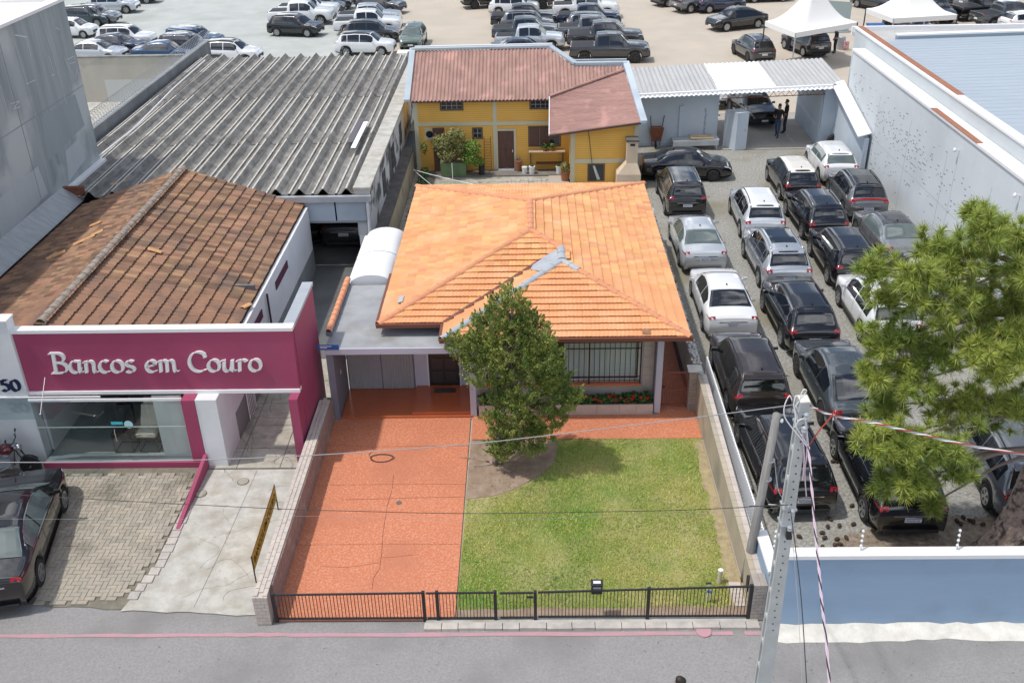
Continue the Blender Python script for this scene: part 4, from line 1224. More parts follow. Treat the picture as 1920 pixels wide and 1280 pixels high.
part('leaning_panel', MB().box(-10.25, -9.45, 22.25, 22.28, 0.17, 2.1), M('pale_green_panel', (0.60, 0.65, 0.65), (0.50, 0.55, 0.56), 1.4, 0.4, stretch=(2, 1, .3)), shop)
part('door_pull', MB().tube([(-11.35, 22.0, 1.2), (-11.35, 21.96, 1.15), (-11.35, 21.96, 0.85), (-11.35, 22.0, 0.8)], 0.014, 6), chrome, shop)
part('window_sticker', MB().lathe((-10.95, 22.033, 1.33), [(0.12, 0), (0.12, -0.003)], 18, 'Y'), M('pale_cyan_sticker', (0.45, 0.72, 0.76), None), shop)
part('window_sticker', MB().box(-11.42, -11.1, 22.028, 22.033, 1.33, 1.42), M('cyan_sticker', (0.06, 0.50, 0.58), None), shop)
part('poster', MB().box(-9.92, -9.5, 22.24, 22.249, 1.94, 2.08), M('cream_poster', (0.62, 0.55, 0.46), None), shop)
# glass canopy hung on rods
can = thing('glass_canopy', 'frosted glass canopy on steel rods at the white pier', 'canopy', (-13.4, 21.6, 2.1))
part('sheet', MB().hexa([(-15.2, 21.28, 2.02), (-12.55, 21.28, 2.02), (-12.3, 22.19, 2.12), (-15.2, 22.19, 2.12)], [(-15.2, 21.28, 2.032), (-12.55, 21.28, 2.032), (-12.3, 22.19, 2.132), (-15.2, 22.19, 2.132)]), canopy_glass, can)
for (x, z) in ((-12.95, 2.75), (-14.2, 2.75)):
    part('rod', MB().tube([(x, 22.19, z), (x, 21.5, 2.05)], 0.012, 6), chrome, can)
    part('fixing', MB().lathe((x, 21.5, 2.03), [(.035, 0), (.035, .02), (.02, .03)], 10), chrome, can)
part('wall_rail', MB().box(-15.2, -11.6, 22.16, 22.199, 2.10, 2.15), trim_white, can)
# stools and seats in the window
def seat(name, label, x, y, mat, back=True):
    t = thing(name, label, 'seat', (x, y, 0.16))
    z = 0.16
    fr = MB()
    cs = [(x - .26, y - .24), (x + .26, y - .24), (x + .26, y + .24), (x - .26, y + .24)]
    for i in range(4):
        a, b = cs[i], cs[(i + 1) % 4]
        for zz in (z + .02, z + .50):
            fr.tube([(a[0], a[1], zz), (b[0], b[1], zz)], 0.014, 5)
        fr.tube([(a[0], a[1], z + .02), (a[0], a[1], z + .50)], 0.014, 5)
    part('wire_base', fr, black_metal, t)
    cu = MB()
    rows = []
    for i in range(7):
        yy = y - .28 + .56 * i / 6
        rows.append([(x + .29 * math.sin(math.pi * (j / 8 - .5)), yy, z + .56 + .12 * math.cos(math.pi * (j / 8 - .5)) ** .5 * (0.6 + .4 * math.sin(math.pi * min(1, (i + .6) / 6.6)))) for j in range(9)])
    cu.grid(rows)
    cu.box(x - .27, x + .27, y - .26, y + .26, z + .505, z + .60)
    part('cushion', cu, mat, t, True)
    if back:
        bk = MB()
        bk.hexa([(x - .27, y + .16, z + .62), (x + .27, y + .16, z + .62), (x + .27, y + .32, z + .62), (x - .27, y + .32, z + .62)], [(x - .20, y + .34, z + 1.22), (x + .20, y + .34, z + 1.22), (x + .20, y + .46, z + 1.22), (x - .20, y + .46, z + 1.22)])
        part('backrest', bk, mat, t)
        part('headrest', MB().hexa([(x - .13, y + .36, z + 1.25), (x + .13, y + .36, z + 1.25), (x + .13, y + .46, z + 1.25), (x - .13, y + .46, z + 1.25)], [(x - .11, y + .38, z + 1.42), (x + .11, y + .38, z + 1.42), (x + .11, y + .46, z + 1.42), (x - .11, y + .46, z + 1.42)]), mat, t)
    return t
seat('display_seat', 'cream leather car seat on a black wire base in the window', -10.72, 22.62, leather_cream)
seat('display_seat', 'dark leather car seat on a black wire base in the window', -11.42, 22.62, black_leather)

# brown tiled roof of the shop
RZ, ESZ, RXX = 4.12, 2.64, -12.90
sroof = part('roof', MB().box(-17.0, -8.7, 22.62, 34.8, 2.52, 2.56), brown_deck, shop)
SB = (RZ - ESZ) / 4.4
bp = [dict(o=(-8.52, 22.6, ESZ), u=(0, 1), v=(-1, 0), s=SB, poly=[(0, 0), (12.3, 0), (12.3, 4.4), (0, 4.4)]),
      dict(o=(-17.32, 34.9, ESZ), u=(0, -1), v=(1, 0), s=SB, poly=[(0, 0), (12.3, 0), (12.3, 4.4), (0, 4.4)])]
tile_roof(sroof, bp, 0.352, 0.20, [0.0, 0.016, 0.024, 0.016, 0.0], brown_tile, brown_deck, 300, lift=0.06, jitter=0.006, seed=5)
cap_run(sroof, (RXX, 22.62, RZ + 0.05), (RXX, 34.95, RZ + 0.05), 0.13, 0.36, M('lichened_ridge', (0.36, 0.31, 0.26), (0.22, 0.18, 0.15), 6.0, 0.95, 0.5, 20, island=0.2), flat=0.9)
# a few slipped, newer tiles
new_tile = M('fresh_orange_tile', (0.62, 0.34, 0.15), (0.50, 0.27, 0.12), 4.0, 0.85, island=0.15)
for (px, py, a, n) in ((150, 458, 0.3, 1), (168, 450, 0.25, 1), (183, 441, 0.35, 1), (98, 485, 0.9, 1), (112, 480, 0.5, 1), (180, 424, 0.1, 1), (205, 352, 0.4, 1), (228, 346, 0.3, 1), (462, 578, 1.2, 1), (292, 474, 0.0, 1)):
    best = None
    for k in range(200):
        z = 2.6 + k * 0.0075
        p = g(px, py, z)
        zs = RZ - abs(p.x - RXX) * SB
        if best is None or abs(zs - z) < best[0]:
            best = (abs(zs - z), p)
    p = best[1]
    mb = MB()
    sgn = -1 if p.x < RXX else 1
    rows = []
    for i in range(3):
        rows.append([Vector((p.x, p.y, p.z + .09)) + Vector((math.cos(a) * (i - 1) * .2, math.sin(a) * (i - 1) * .2, -sgn * SB * math.cos(a) * (i - 1) * .2)) + Vector((-math.sin(a) * (j - 2) * .05, math.cos(a) * (j - 2) * .05, (0.0, .025, .035, .025, 0.0)[j])) for j in range(5)])
    mb.grid(rows)
    part('slipped_tile', mb, new_tile, sroof, True)

# banner on two posts beside the wall
bn = thing('roadside_banner', 'narrow yellow banner with dark letters on two thin posts by the wall', 'banner', (-6.55, 18.6, 0))
p0, p1 = Vector((-6.52, 17.30, 0)), Vector((-6.60, 20.0, 0))
z0, z1 = 0.36, 0.78
part('banner_sheet', MB().hexa([(p0.x, p0.y, z0), (p0.x + .02, p0.y, z0), (p1.x + .02, p1.y, z0), (p1.x, p1.y, z0)], [(p0.x, p0.y, z1), (p0.x + .02, p0.y, z1), (p1.x + .02, p1.y, z1), (p1.x, p1.y, z1)]), banner_yellow, bn)
fm = font_mesh('BANCOS EM COURO', 0.26, 0.002, bold=0.001)
xs_ = [v.co.x for v in fm.vertices]
sc_ = 2.45 / (max(xs_) - min(xs_))
bo = link('banner_lettering', fm, M('dark_brown_ink', (0.16, 0.04, 0.02), None), bn)
d = (p1 - p0).normalized()
for v in fm.vertices:
    u_, w_ = v.co.x * sc_, v.co.y
    q = p0.lerp(p1, 0.5) - d * 0 + d * u_ * 1.0
    v.co = Vector((q.x + 0.024 + v.co.z, q.y, (z0 + z1) / 2 + w_)) - bn.location
part('frame', MB().tube([(p0.x + .01, p0.y, z1), (p1.x + .01, p1.y, z1)], 0.014, 5).tube([(p0.x + .01, p0.y, z0), (p1.x + .01, p1.y, z0)], 0.012, 5), rust, bn)
for p in (p0, p1):
    part('post', MB().tube([(p.x + .01, p.y, 0), (p.x + .01, p.y, z1 + .02)], 0.016, 6), black_metal, bn)
# blue street name plate at the corner of the lane wall
ssn = thing('street_sign', 'blue street name plate fixed at the carport corner', 'sign', (-5.8, 24.0, 2.6))
part('plate', MB().box(-6.02, -5.42, 24.00, 24.02, 2.48, 2.64), sign_blue, ssn)
for (x0, x1, z) in ((-5.95, -5.62, 2.585), (-5.95, -5.75, 2.54)):
    part('lettering', MB().box(x0, x1, 23.994, 23.999, z, z + .022), plate_white, ssn)
part('bracket', MB().tube([(-5.95, 24.03, 2.25), (-5.95, 24.03, 2.66)], 0.02, 6), grey_metal, ssn)

# ------------------------------------------------------------------ corrugated shed behind the shop
shed = thing('corrugated_shed', 'long shed with deep ribbed grey fibre cement roof', 'shed', (-11.5, 43, 0))
SX0, SX1, SY0, SY1, SZ = -19.1, -6.62, 35.0, 57.4, 3.10
PITCH_S = (SX1 - SX0) / 14
prof = [(0.0, 0.0), (0.16, 0.0), (0.20, 0.05), (0.26, 0.05), (0.30, 0.0), (0.44, 0.02), (0.64, 0.23), (0.72, 0.23), (0.90, 0.03), (1.0, 0.0)]
def sz(y):
    return SZ - 0.10 + (y - SY0) * 0.006
brk = [SY0, 41.2, 48.6, SY1]
for j in range(3):
    y0, y1 = brk[j], brk[j + 1] + (0.22 if j < 2 else 0)
    lift = 0.035
    mb = MB()
    nseg = 5
    rows = []
    for k in range(nseg + 1):
        y = y0 + (y1 - y0) * k / nseg
        dz = lift * (1 - k / nseg) * 1.0
        rows.append([(p[0] * PITCH_S, y - y0, p[1] + dz + (sz(y) - sz(y0))) for p in prof])
    mb.grid(rows)
    mb.add(rows[0] + [(p[0], p[1], p[2] - 0.03) for p in rows[0]], [(i + len(prof), i + 1 + len(prof), i + 1, i) for i in range(len(prof) - 1)])
    me = mb.mesh('roof_sheet')
    me.materials.append(asbestos)
    for i in range(14):
        piece('roof_sheet', me, shed, (SX0 + i * PITCH_S, y0, sz(y0)))
    if j:
        pass
# pale strips laid along the top of each rib
ridge_m = MB()
for i in range(14):
    for q in (0.64, 0.20):
        x = SX0 + (i + q) * PITCH_S
        zz = 0.235 if q > .5 else 0.053
        if True:
            ridge_m.hexa([(x - .012, SY0, sz(SY0) + zz + .03), (x + .05, SY0, sz(SY0) + zz + .03), (x + .05, SY1, sz(SY1) + zz), (x - .012, SY1, sz(SY1) + zz)], [(x - .012, SY0, sz(SY0) + zz + .036), (x + .05, SY0, sz(SY0) + zz + .036), (x + .05, SY1, sz(SY1) + zz + .006), (x - .012, SY1, sz(SY1) + zz + .006)])
part('pale_rib_strips', ridge_m, asb_lip, shed, kind='stuff')
part('white_pipe', MB().tube([(-18.0, 36.2, 3.28), (-17.8, 43, 3.30), (-18.2, 50, 3.32), (-18.3, 56, 3.35)], 0.035, 6), trim_white, shed)
part('right_wall', MB().box(-6.60, -6.05, 35.0, 57.4, 1.35, 3.22), stained_white, shed)
part('wall_coping', MB().box(-6.64, -5.98, 34.9, 57.5, 3.222, 3.32), concrete, shed)
part('ledge', MB().box(-6.048, -5.60, 34.5, 46.0, 1.20, 1.40), ledge_dark, shed)
part('lower_wall', MB().box(-5.95, -5.62, 34.5, 46.0, 0.0, 1.198), M('ochre_render', (0.52, 0.43, 0.30), (0.42, 0.36, 0.26), 0.9, 0.95, c3=(0.25, 0.22, 0.17), scale3=0.6), shed)
for (y0, y1, z0, z1) in ((38.4, 39.3, 1.6, 2.6), (41.6, 42.5, 1.7, 2.7), (44.6, 45.4, 1.8, 2.8)):
    part('broken_opening', MB().box(-6.052, -6.03, y0, y1, z0, z1), M('dark_void', (0.02, 0.022, 0.025), (0.10, 0.10, 0.10), 5.0) if y0 < 39 else bpy.data.materials['dark_void'], shed)
part('front_beam', MB().box(-10.2, -5.98, 34.76, 34.94, 2.80, 3.02), grey_metal, shed)
for (x0, x1) in ((-10.0, -8.66), (-8.60, -7.42), (-7.36, -6.24)):
    part('fascia_board', MB().box(x0, x1, 34.955, 34.985, 1.98, 2.798), pale_blue, shed)
part('fascia_rail', MB().box(-10.0, -6.22, 34.94, 34.99, 1.90, 1.978), M('rail_grey', (0.30, 0.32, 0.34), None), shed)
part('corner_post', MB().box(-6.58, -6.1, 35.0, 35.06, 0, 1.348), white_paint, shed)
part('corner_pipe', MB().tube([(-6.14, 34.88, 2.8), (-6.14, 34.88, 0)], 0.06, 8), trim_white, shed)
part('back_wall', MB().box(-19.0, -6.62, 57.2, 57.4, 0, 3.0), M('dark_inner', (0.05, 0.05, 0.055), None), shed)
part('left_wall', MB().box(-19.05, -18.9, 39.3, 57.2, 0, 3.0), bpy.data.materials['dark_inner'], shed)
part('small_roof_patch', MB().box(-7.6, -6.8, 57.5, 58.4, 3.2, 3.23), white_sheet, shed)
rs = thing('loose_sheets', 'pale narrow repair sheets lying along the right of the ribbed roof', 'sheet', (-7.4, 40, 3.2))
part('sheet', MB().box(-7.45, -7.24, 39.6, 43.4, 3.34, 3.365), white_sheet, rs)
part('sheet', MB().box(-7.75, -7.49, 40.4, 44.0, 3.34, 3.36), M('dark_slate_sheet', (0.12, 0.11, 0.13), None), rs)

# dark wall with razor wire, beige wall behind
rz = thing('razor_wire_wall', 'dark stained wall topped with coiled razor wire beside the ribbed roof', 'wall', (-18, 46, 0))
part('wall', MB().box(-19.5, -19.15, 38.6, 60.0, 0, 3.62), dark_wall, rz)
rw_ = MB()
coil = []
for i in range(1100):
    t = i / 1100
    y = 38.8 + 21.0 * t
    a = i * 0.42
    coil.append((-19.32 + 0.30 * math.cos(a), y, 3.95 + 0.30 * math.sin(a)))
rw_.tube(coil, 0.011, 3, cap=False)
part('razor_wire', rw_, grey_metal, rz)
bw = thing('beige_yard_wall', 'stained beige wall closing the yard beyond the razor wire', 'wall', (-24, 56, 0))
part('wall', MB().box(-44, -18.6, 60.0, 60.3, 0, 2.70), beige_wall, bw)
part('coping', MB().box(-44, -18.6, 59.96, 60.34, 2.702, 2.78), M('mouldy_coping', (0.30, 0.30, 0.30), (0.16, 0.16, 0.16), 2.0), bw)
part('patched_render', MB().box(-26.0, -22.2, 59.985, 59.998, 0, 1.35), M('pale_render_patch', (0.58, 0.60, 0.58), None), bw)
sheet('yard_floor', [(-40, 39), (-17.75, 39), (-17.75, 60), (-40, 60)], 0.0, concrete)

# tall bare building at the left edge
tb = thing('tall_grey_building', 'tall windowless grey rendered building at the left edge', 'building', (-22, 30, 0))
part('wall', MB().box(-40, -17.75, 8.0, 38.9, 0, 9.55), grey_conc_wall, tb)
part('parapet_coping', MB().box(-18.15, -17.70, 8.0, 38.95, 9.552, 9.66).box(-40, -18.152, 38.5, 38.95, 9.552, 9.66), trim_white, tb)
part('roof_surface', MB().box(-40, -18.152, 8.0, 38.498, 9.552, 9.58), M('pale_roof', (0.72, 0.70, 0.66), (0.64, 0.62, 0.58), 0.4), tb)
part('wall_joint', MB().box(-17.749, -17.742, 33.40, 33.44, 3, 9.5).box(-17.749, -17.742, 28.40, 28.44, 3, 9.5).box(-17.749, -17.742, 8, 38.9, 6.30, 6.33), M('joint_grey', (0.27, 0.30, 0.32), None), tb)
gm = MB()
rr = random.Random(77)
def scrawl(pts, w=0.05):
    for (a, b) in zip(pts[:-1], pts[1:]):
        A, B = gx(a[0], a[1], -17.74), gx(b[0], b[1], -17.74)
        dv = (B - A).normalized()
        nn = Vector((0, -dv.z, dv.y)) * w * .3
        gm.add([A + nn, A - nn, B - nn, B + nn], [(0, 1, 2, 3)])
scrawl([(22, 60), (48, 150), (68, 220)], .04)
scrawl([(73, 20), (95, 90), (125, 195)], .04)
scrawl([(28, 66), (50, 70)], .07)
scrawl([(50, 68), (58, 106)], .06)
scrawl([(92, 105), (102, 140), (97, 142)], .05)
scrawl([(0, 160), (18, 222)], .03)
scrawl([(120, 108), (140, 148)], .05)
scrawl([(126, 112), (138, 106), (142, 112)], .04)
scrawl([(130, 120), (143, 116)], .04)
scrawl([(136, 132), (141, 150), (144, 130), (148, 148)], .04)
scrawl([(20, 195), (36, 190), (24, 206), (38, 200)], .04)
scrawl([(50, 158), (66, 150)], .04)
scrawl([(104, 52), (112, 56)], .03)
part('chalk_scrawl', gm, M('chalk_white', (0.70, 0.73, 0.75), (0.50, 0.54, 0.56), 6.0), tb)
for (y0, y1, z0, z1, c_) in ((34.6, 38.2, 4.6, 6.2, (0.31, 0.36, 0.385)), (30.2, 34.0, 3.3, 4.7, (0.46, 0.50, 0.52)), (24, 30, 3.2, 4.2, (0.44, 0.475, 0.49)), (35.8, 37.6, 3.4, 4.6, (0.48, 0.52, 0.54))):
    mb = MB().add([(-17.746, y0, z0), (-17.746, y1, z0 + .3), (-17.746, y1 - .2, z1), (-17.746, y0 + .3, z1 - .1)], [(0, 1, 2, 3)])
    part('render_patch', mb, M('render_patch', c_, tuple(q * 0.9 for q in c_), 0.8, 0.95, stretch=(1, 1, .3)), tb)
part('base_flashing', MB().hexa([(-17.74, 27, 3.02), (-17.0, 27, 2.90), (-17.0, 35.1, 2.90), (-17.74, 35.1, 3.02)], [(-17.74, 27, 3.42), (-17.05, 27, 2.96), (-17.05, 35.1, 2.96), (-17.74, 35.1, 3.42)]), M('zinc_flashing', (0.42, 0.45, 0.46), (0.34, 0.35, 0.35), 2.0, 0.5, metal=0.3, stretch=(1, 4, 1)), tb)
part('base_gutter', MB().box(-17.74, -17.50, 35.32, 38.9, 3.16, 3.30), trim_white, tb)
part('flashing_end', MB().box(-17.74, -16.98, 35.11, 35.3, 2.9, 3.4), rust, tb)

# ------------------------------------------------------------------ the yellow house at the back of the yard
yh = thing('yellow_house', 'two storey yellow painted brick house with faded pink corrugated roof', 'house', (0, 46, 0))
YW = 46.2
ywall = MB()
ywall.box(-5.5, 1.95, YW, YW + 0.15, 0, 3.66)
ywall.box(-5.5, -5.35, YW + 0.15, 49.3, 0, 3.66)
ywall.prism([(1.95, 44.15, 0), (5.05, 44.15, 0), (5.05, 44.15, 2.96), (1.95, 44.15, 2.60)], (0, 0.15, 0))
ywall.prism([(1.95, 44.302, 0), (1.95, 44.302, 2.62), (1.95, YW - .002, 3.55), (1.95, YW - .002, 0)], (0.15, 0, 0))
ywall.prism([(4.90, 44.302, 0), (4.90, 44.302, 2.9), (4.90, 48.0, 4.3), (4.90, 48.0, 0)], (0.15, 0, 0))
part('wall', ywall, yellow_wall, yh)
courses = MB()
for i in range(34):
    z = 0.12 + i * 0.105
    if z < 3.5:
        courses.box(-5.3, 1.9, YW - 0.004, YW - 0.001, z, z + 0.012)
    if z < 2.6:
        courses.box(2.2, 4.8, 44.146, 44.149, z, z + 0.012)
part('brick_joints', courses, M('darker_yellow', (0.62, 0.32, 0.05), None), yh, kind='stuff')
part('band', MB().box(-5.4, 1.94, YW - 0.03, YW - 0.005, 2.28, 2.46), cream, yh)
part('band', MB().box(2.14, 4.80, 44.12, 44.145, 1.02, 1.22), cream, yh)
for x in (-5.5, -1.72):
    part('pilaster', MB().box(x, x + 0.2, YW - 0.035, YW - 0.004, 0, 3.5), cream, yh)
part('pilaster', MB().box(1.94, 2.14, 44.11, 44.149, 0, 2.55), cream, yh)
part('pilaster', MB().box(4.86, 5.06, 44.11, 44.149, 0, 2.85), cream, yh)
ydoor = part('door', MB().box(-1.50, -0.72, YW - .03, YW - 0.002, 0.12, 2.0), dark_wood, yh)
for z0 in (0.2, 0.68, 1.15):
    for x0 in (-1.44, -1.08):
        part('door_panel', MB().box(x0, x0 + .30, YW - .045, YW - .031, z0, z0 + .4), dark_wood, ydoor)
part('door_frame', MB().box(-1.60, -1.502, YW - .04, YW - .003, 0, 2.1).box(-.718, -.62, YW - .04, YW - .003, 0, 2.1).box(-1.502, -.718, YW - .04, YW - .003, 2.002, 2.1), cream, ydoor)
part('door_sill', MB().box(-1.5, -.72, YW - .2, YW - .035, 0.06, 0.12), trim_white, ydoor)
part('door_handle', MB().box(-.80, -.77, YW - .08, YW - .031, .95, 1.08), chrome, ydoor)
def small_window(x0, x1, z0, z1, y, nx, nz, nm='window'):
    w = part(nm, MB().box(x0, x1, y - .03, y - .004, z0, z0 + .06).box(x0, x1, y - .03, y - .004, z1 - .06, z1).box(x0, x0 + .06, y - .031, y - .004, z0 + .06, z1 - .06).box(x1 - .06, x1, y - .031, y - .004, z0 + .06, z1 - .06), window_frame_m, yh)
    dx, dz = (x1 - x0 - .12) / nx, (z1 - z0 - .12) / nz
    for i in range(nx):
        for j in range(nz):
            part('pane', MB().box(x0 + .06 + i * dx + .012, x0 + .06 + (i + 1) * dx - .012, y - .016, y - .005, z0 + .06 + j * dz + .012, z0 + .06 + (j + 1) * dz - .012), dark_glass, w)
    part('glazing_bars', MB().box(x0 + .06, x1 - .06, y - .012, y - .0045, z0 + .06, z1 - .06), M('pale_bars', (0.42, 0.42, 0.42), None) if 'pale_bars' not in bpy.data.materials else bpy.data.materials['pale_bars'], w)
    return w
small_window(-4.22, -3.10, 3.02, 3.50, YW, 4, 2)
small_window(0.05, 1.10, 3.02, 3.50, YW, 4, 2)
small_window(-2.72, -2.22, 1.62, 2.18, YW, 2, 2)
bw_ = small_window(-0.02, 1.55, 1.20, 2.20, YW, 3, 1)
part('shutter', MB().box(0.06, 0.5, YW - .06, YW - .035, 1.26, 2.15).box(0.54, 1.0, YW - .06, YW - .035, 1.26, 2.15), dark_wood, bw_)
part('oval_mirror_panel', MB().box(-5.02, -4.62, YW - .02, YW - .004, 1.6, 2.15), cream, yh)
part('oval_opening', MB().lathe((-4.80, YW - .022, 1.88), [(.17, 0), (.17, -.008)], 18, 'Y'), dark_glass, yh)
part('wing_window', MB().box(2.75, 3.55, 44.11, 44.146, 0.15, 0.98), window_frame_m, yh)
part('wing_window_glass', MB().box(2.83, 3.47, 44.10, 44.108, 0.2, 0.92), dark_glass, yh)
part('wing_curtain', MB().add([(2.98, 44.094, .9), (3.08, 44.094, .9), (3.35, 44.094, .22), (3.2, 44.094, .22)], [(0, 1, 2, 3)]), pale_glass, yh)
part('wall_cable', MB().tube([(2.75, 44.12, 2.55), (2.80, 44.10, 2.2), (2.86, 44.10, 1.7), (2.95, 44.10, 1.0)], 0.012, 5), cable_black, yh)
# roofs
rs1 = MB()
nx = 150
rows = []
for k in range(2):
    pass
def roof_lo(x):
    return 45.72 if x < 1.0 else 45.72 + (x - 1.0) * (47.5 - 45.8) / 3.6
def roof_hi(x):
    return 49.35 if x < 1.05 else (49.35 - (x - 1.05) * 1.35 / 1.2 if x < 2.25 else 48.0)
def zroof(y):
    return 3.66 + 0.42 * (y - 45.8)
lowr, highr, midr = [], [], []
for i in range(nx * 2 + 1):
    x = -5.62 + (4.55 + 5.62) * i / (nx * 2)
    w_ = 0.035 * math.cos(2 * math.pi * (x + 5.62) / 0.178)
    lo, hi = roof_lo(x), roof_hi(x)
    lowr.append((x, lo, zroof(lo) + w_))
    midr.append((x, (lo + hi) / 2, zroof((lo + hi) / 2) + w_))
    highr.append((x, hi, zroof(hi) + w_))
rs1.grid([lowr, midr, highr])
rs1.add(lowr + [(p[0], p[1], p[2] - .02) for p in lowr], [(i, i + len(lowr), i + 1 + len(lowr), i + 1) for i in range(len(lowr) - 1)])
part('roof_main', rs1, pink_roof, yh)
A, B, C_, D = Vector((.94, 43.66, 2.56)), Vector((5.12, 43.66, 3.09)), Vector((4.62, 47.55, 4.46)), Vector((1.0, 45.75, 3.72))
rows = []
for i in range(121):
    t = i / 120
    l, r = A.lerp(D, t), B.lerp(C_, t)
    w_ = 0.014 * math.cos(t * 2 * math.pi * 26)
    rows.append([l.lerp(r, j / 6) + Vector((0, 0, w_)) for j in range(7)])
rs2 = MB().grid(rows)
rs2.add(rows[0] + [p - Vector((0, 0, .05)) for p in rows[0]], [(i, i + 7, i + 8, i + 1) for i in range(6)])
part('roof_wing', rs2, pink_sheet, yh)
part('wing_fascia', MB().hexa([A + Vector((0, .02, -.12)), B + Vector((0, .02, -.12)), B + Vector((0, .08, -.12)), A + Vector((0, .08, -.12))], [A + Vector((0, .02, -.03)), B + Vector((0, .02, -.03)), B + Vector((0, .08, -.03)), A + Vector((0, .08, -.03))]), dark_wood, yh)
part('roof_edge_trim', MB().hexa([A + Vector((-.03, 0, -.06)), A + Vector((.01, 0, -.06)), D + Vector((.01, 0, -.04)), D + Vector((-.03, 0, -.04))], [A + Vector((-.03, 0, .02)), A + Vector((.01, 0, .02)), D + Vector((.01, 0, .04)), D + Vector((-.03, 0, .04))]), trim_white, yh)
cap_run(yh, D + Vector((0, 0, .06)), C_ + Vector((0, 0, .08)), 0.09, 0.5, pink_sheet, 'valley_cap')
def gutter_run(pts, w, h, mat, nm):
    for a, b in zip(pts[:-1], pts[1:]):
        a, b = Vector(a), Vector(b)
        d = (b - a)
        n = Vector((-d.y, d.x, 0)).normalized() * w / 2
        e = d.normalized() * 0.02
        part(nm, MB().hexa([a - e - n, a - e + n, b + e + n, b + e - n][::-1], [p + Vector((0, 0, h)) for p in [a - e - n, a - e + n, b + e + n, b + e - n]][::-1]), mat, yh)
gutter_run([(-5.72, 45.7, 3.62), (-5.72, 49.4, 5.18), (1.1, 49.5, 5.2), (2.3, 48.12, 4.66), (4.75, 48.1, 4.66)], 0.28, 0.10, M('blue_grey_gutter', (0.36, 0.43, 0.48), (0.44, 0.50, 0.54), 1.0, 0.5), 'roof_gutter')
gutter_run([(4.75, 48.1, 4.66), (5.22, 43.6, 3.05)], 0.30, 0.12, pale_blue, 'roof_gutter')
gutter_run([(-5.6, 49.62, 5.1), (1.2, 49.72, 5.12)], 0.12, 0.22, trim_white, 'roof_parapet')
part('back_wall', MB().box(-5.5, 4.9, 49.3, 49.42, 0, 4.6), pale_blue, yh)
part('roof_soffit', MB().box(-5.5, 1.9, 45.86, YW - .04, 3.50, 3.56), dark_wood, yh)
# barbecue chimney
ch = thing('barbecue_chimney', 'cream barbecue chimney flaring at the base by the yellow wing', 'chimney', (4.75, 43.5, 0))
c0x, c0y = 4.72, 43.55
part('base', MB().box(4.05, 5.15, 43.2, 43.95, 0, 0.75), chimney_m, ch)
part('hood', MB().hexa([(4.05, 43.2, .75), (5.15, 43.2, .75), (5.15, 43.95, .75), (4.05, 43.95, .75)], [(4.48, 43.35, 1.25), (4.98, 43.35, 1.25), (4.98, 43.85, 1.25), (4.48, 43.85, 1.25)]), chimney_m, ch)
part('flue', MB().box(4.48, 4.98, 43.35, 43.85, 1.25, 2.25), chimney_m, ch)
part('smoke_slot', MB().box(4.62, 4.84, 43.335, 43.349, 2.06, 2.17), ink, ch)
part('cap', MB().box(4.44, 5.02, 43.30, 43.90, 2.252, 2.36), ledge_dark, ch)
# patio things
struct('patio', MB().box(-5.2, 1.9, 45.3, 46.15, -0.01, 0.06), M('dark_patio', (0.22, 0.20, 0.175), (0.16, 0.15, 0.13), 1.5))
struct('yard_path', MB().box(0.95, 1.9, 40.0, 45.29, -0.01, 0.03), M('pinkish_concrete', (0.45, 0.40, 0.35), None))
tl = thing('stepping_tiles', 'white patterned paving tiles half buried in the back yard grass', 'paving', (-.5, 44.5, 0))
for i in range(11):
    for j in range(3):
        if (i * 7 + j * 5) % 9 == 0:
            continue
        x0, y0 = -1.45 + i * 0.205 + RND.uniform(-.01, .01), 43.75 + j * 0.40
        part('tile', MB().box(x0, x0 + .185, y0, y0 + .34, 0.0, .03), kerb_stone, tl)
pt = thing('planter_box', 'green box planter holding a tall pale shrub', 'planter', (-3.6, 45.6, 0))
part('box', MB().hexa([(-4.25, 45.32, .06), (-3.05, 45.32, .06), (-3.05, 45.98, .06), (-4.25, 45.98, .06)], [(-4.28, 45.28, .72), (-3.02, 45.28, .72), (-3.02, 46.02, .72), (-4.28, 46.02, .72)]), green_planter, pt)
part('planter_soil', MB().box(-4.2, -3.1, 45.36, 45.94, .70, .74), soil, pt)
sh_ = thing('patio_shrub', 'loose pale green shrub growing out of the green planter', 'shrub', (-3.6, 45.6, .7))
stm = MB()
for (dx, dz) in ((-.5, 1.3), (.1, 1.5), (.6, 1.2), (-.2, 1.1), (.9, .9)):
    stm.tube([(-3.6, 45.6, .72), (-3.6 + dx * .5, 45.5, .72 + dz * .55), (-3.6 + dx, 45.4, .72 + dz)], 0.03, 5, 0.012)
part('stem', stm, twig, sh_)
leaf_cloud([(-4.1, 45.3, 1.75, .55, .5, .45), (-3.5, 45.3, 2.05, .5, .5, .4), (-3.9, 45.2, 1.25, .5, .45, .4), (-3.3, 45.4, 1.5, .4, .4, .45)], 3400, 0.055, shrub_leaf, 'foliage', sh_, 41, 0.3)
leaf_cloud([(-2.75, 45.35, 1.45, .5, .45, .45), (-2.85, 45.25, 1.0, .45, .4, .3), (-2.45, 45.3, .8, .35, .3, .25)], 1800, 0.05, bright_leaf, 'bright_foliage', sh_, 42, 0.3)
tr_ = thing('garden_trellis', 'narrow brown wire trellis leaning beside the back door', 'trellis', (-2.0, 46.0, 0))
trm = MB()
for x in (-2.16, -1.84):
    trm.tube([(x, 45.95, .06), (x, 46.1, 1.75)], 0.014, 5)
for i in range(12):
    z = .15 + i * .135
    trm.tube([(-2.16, 45.96 + .08 * i / 12, z), (-1.84, 45.96 + .08 * i / 12, z)], 0.009, 4)
part('frame', trm, rust, tr_)
bh = thing('bench_shelf', 'wooden shelf table under the back window', 'shelf', (0.8, 45.9, 0))
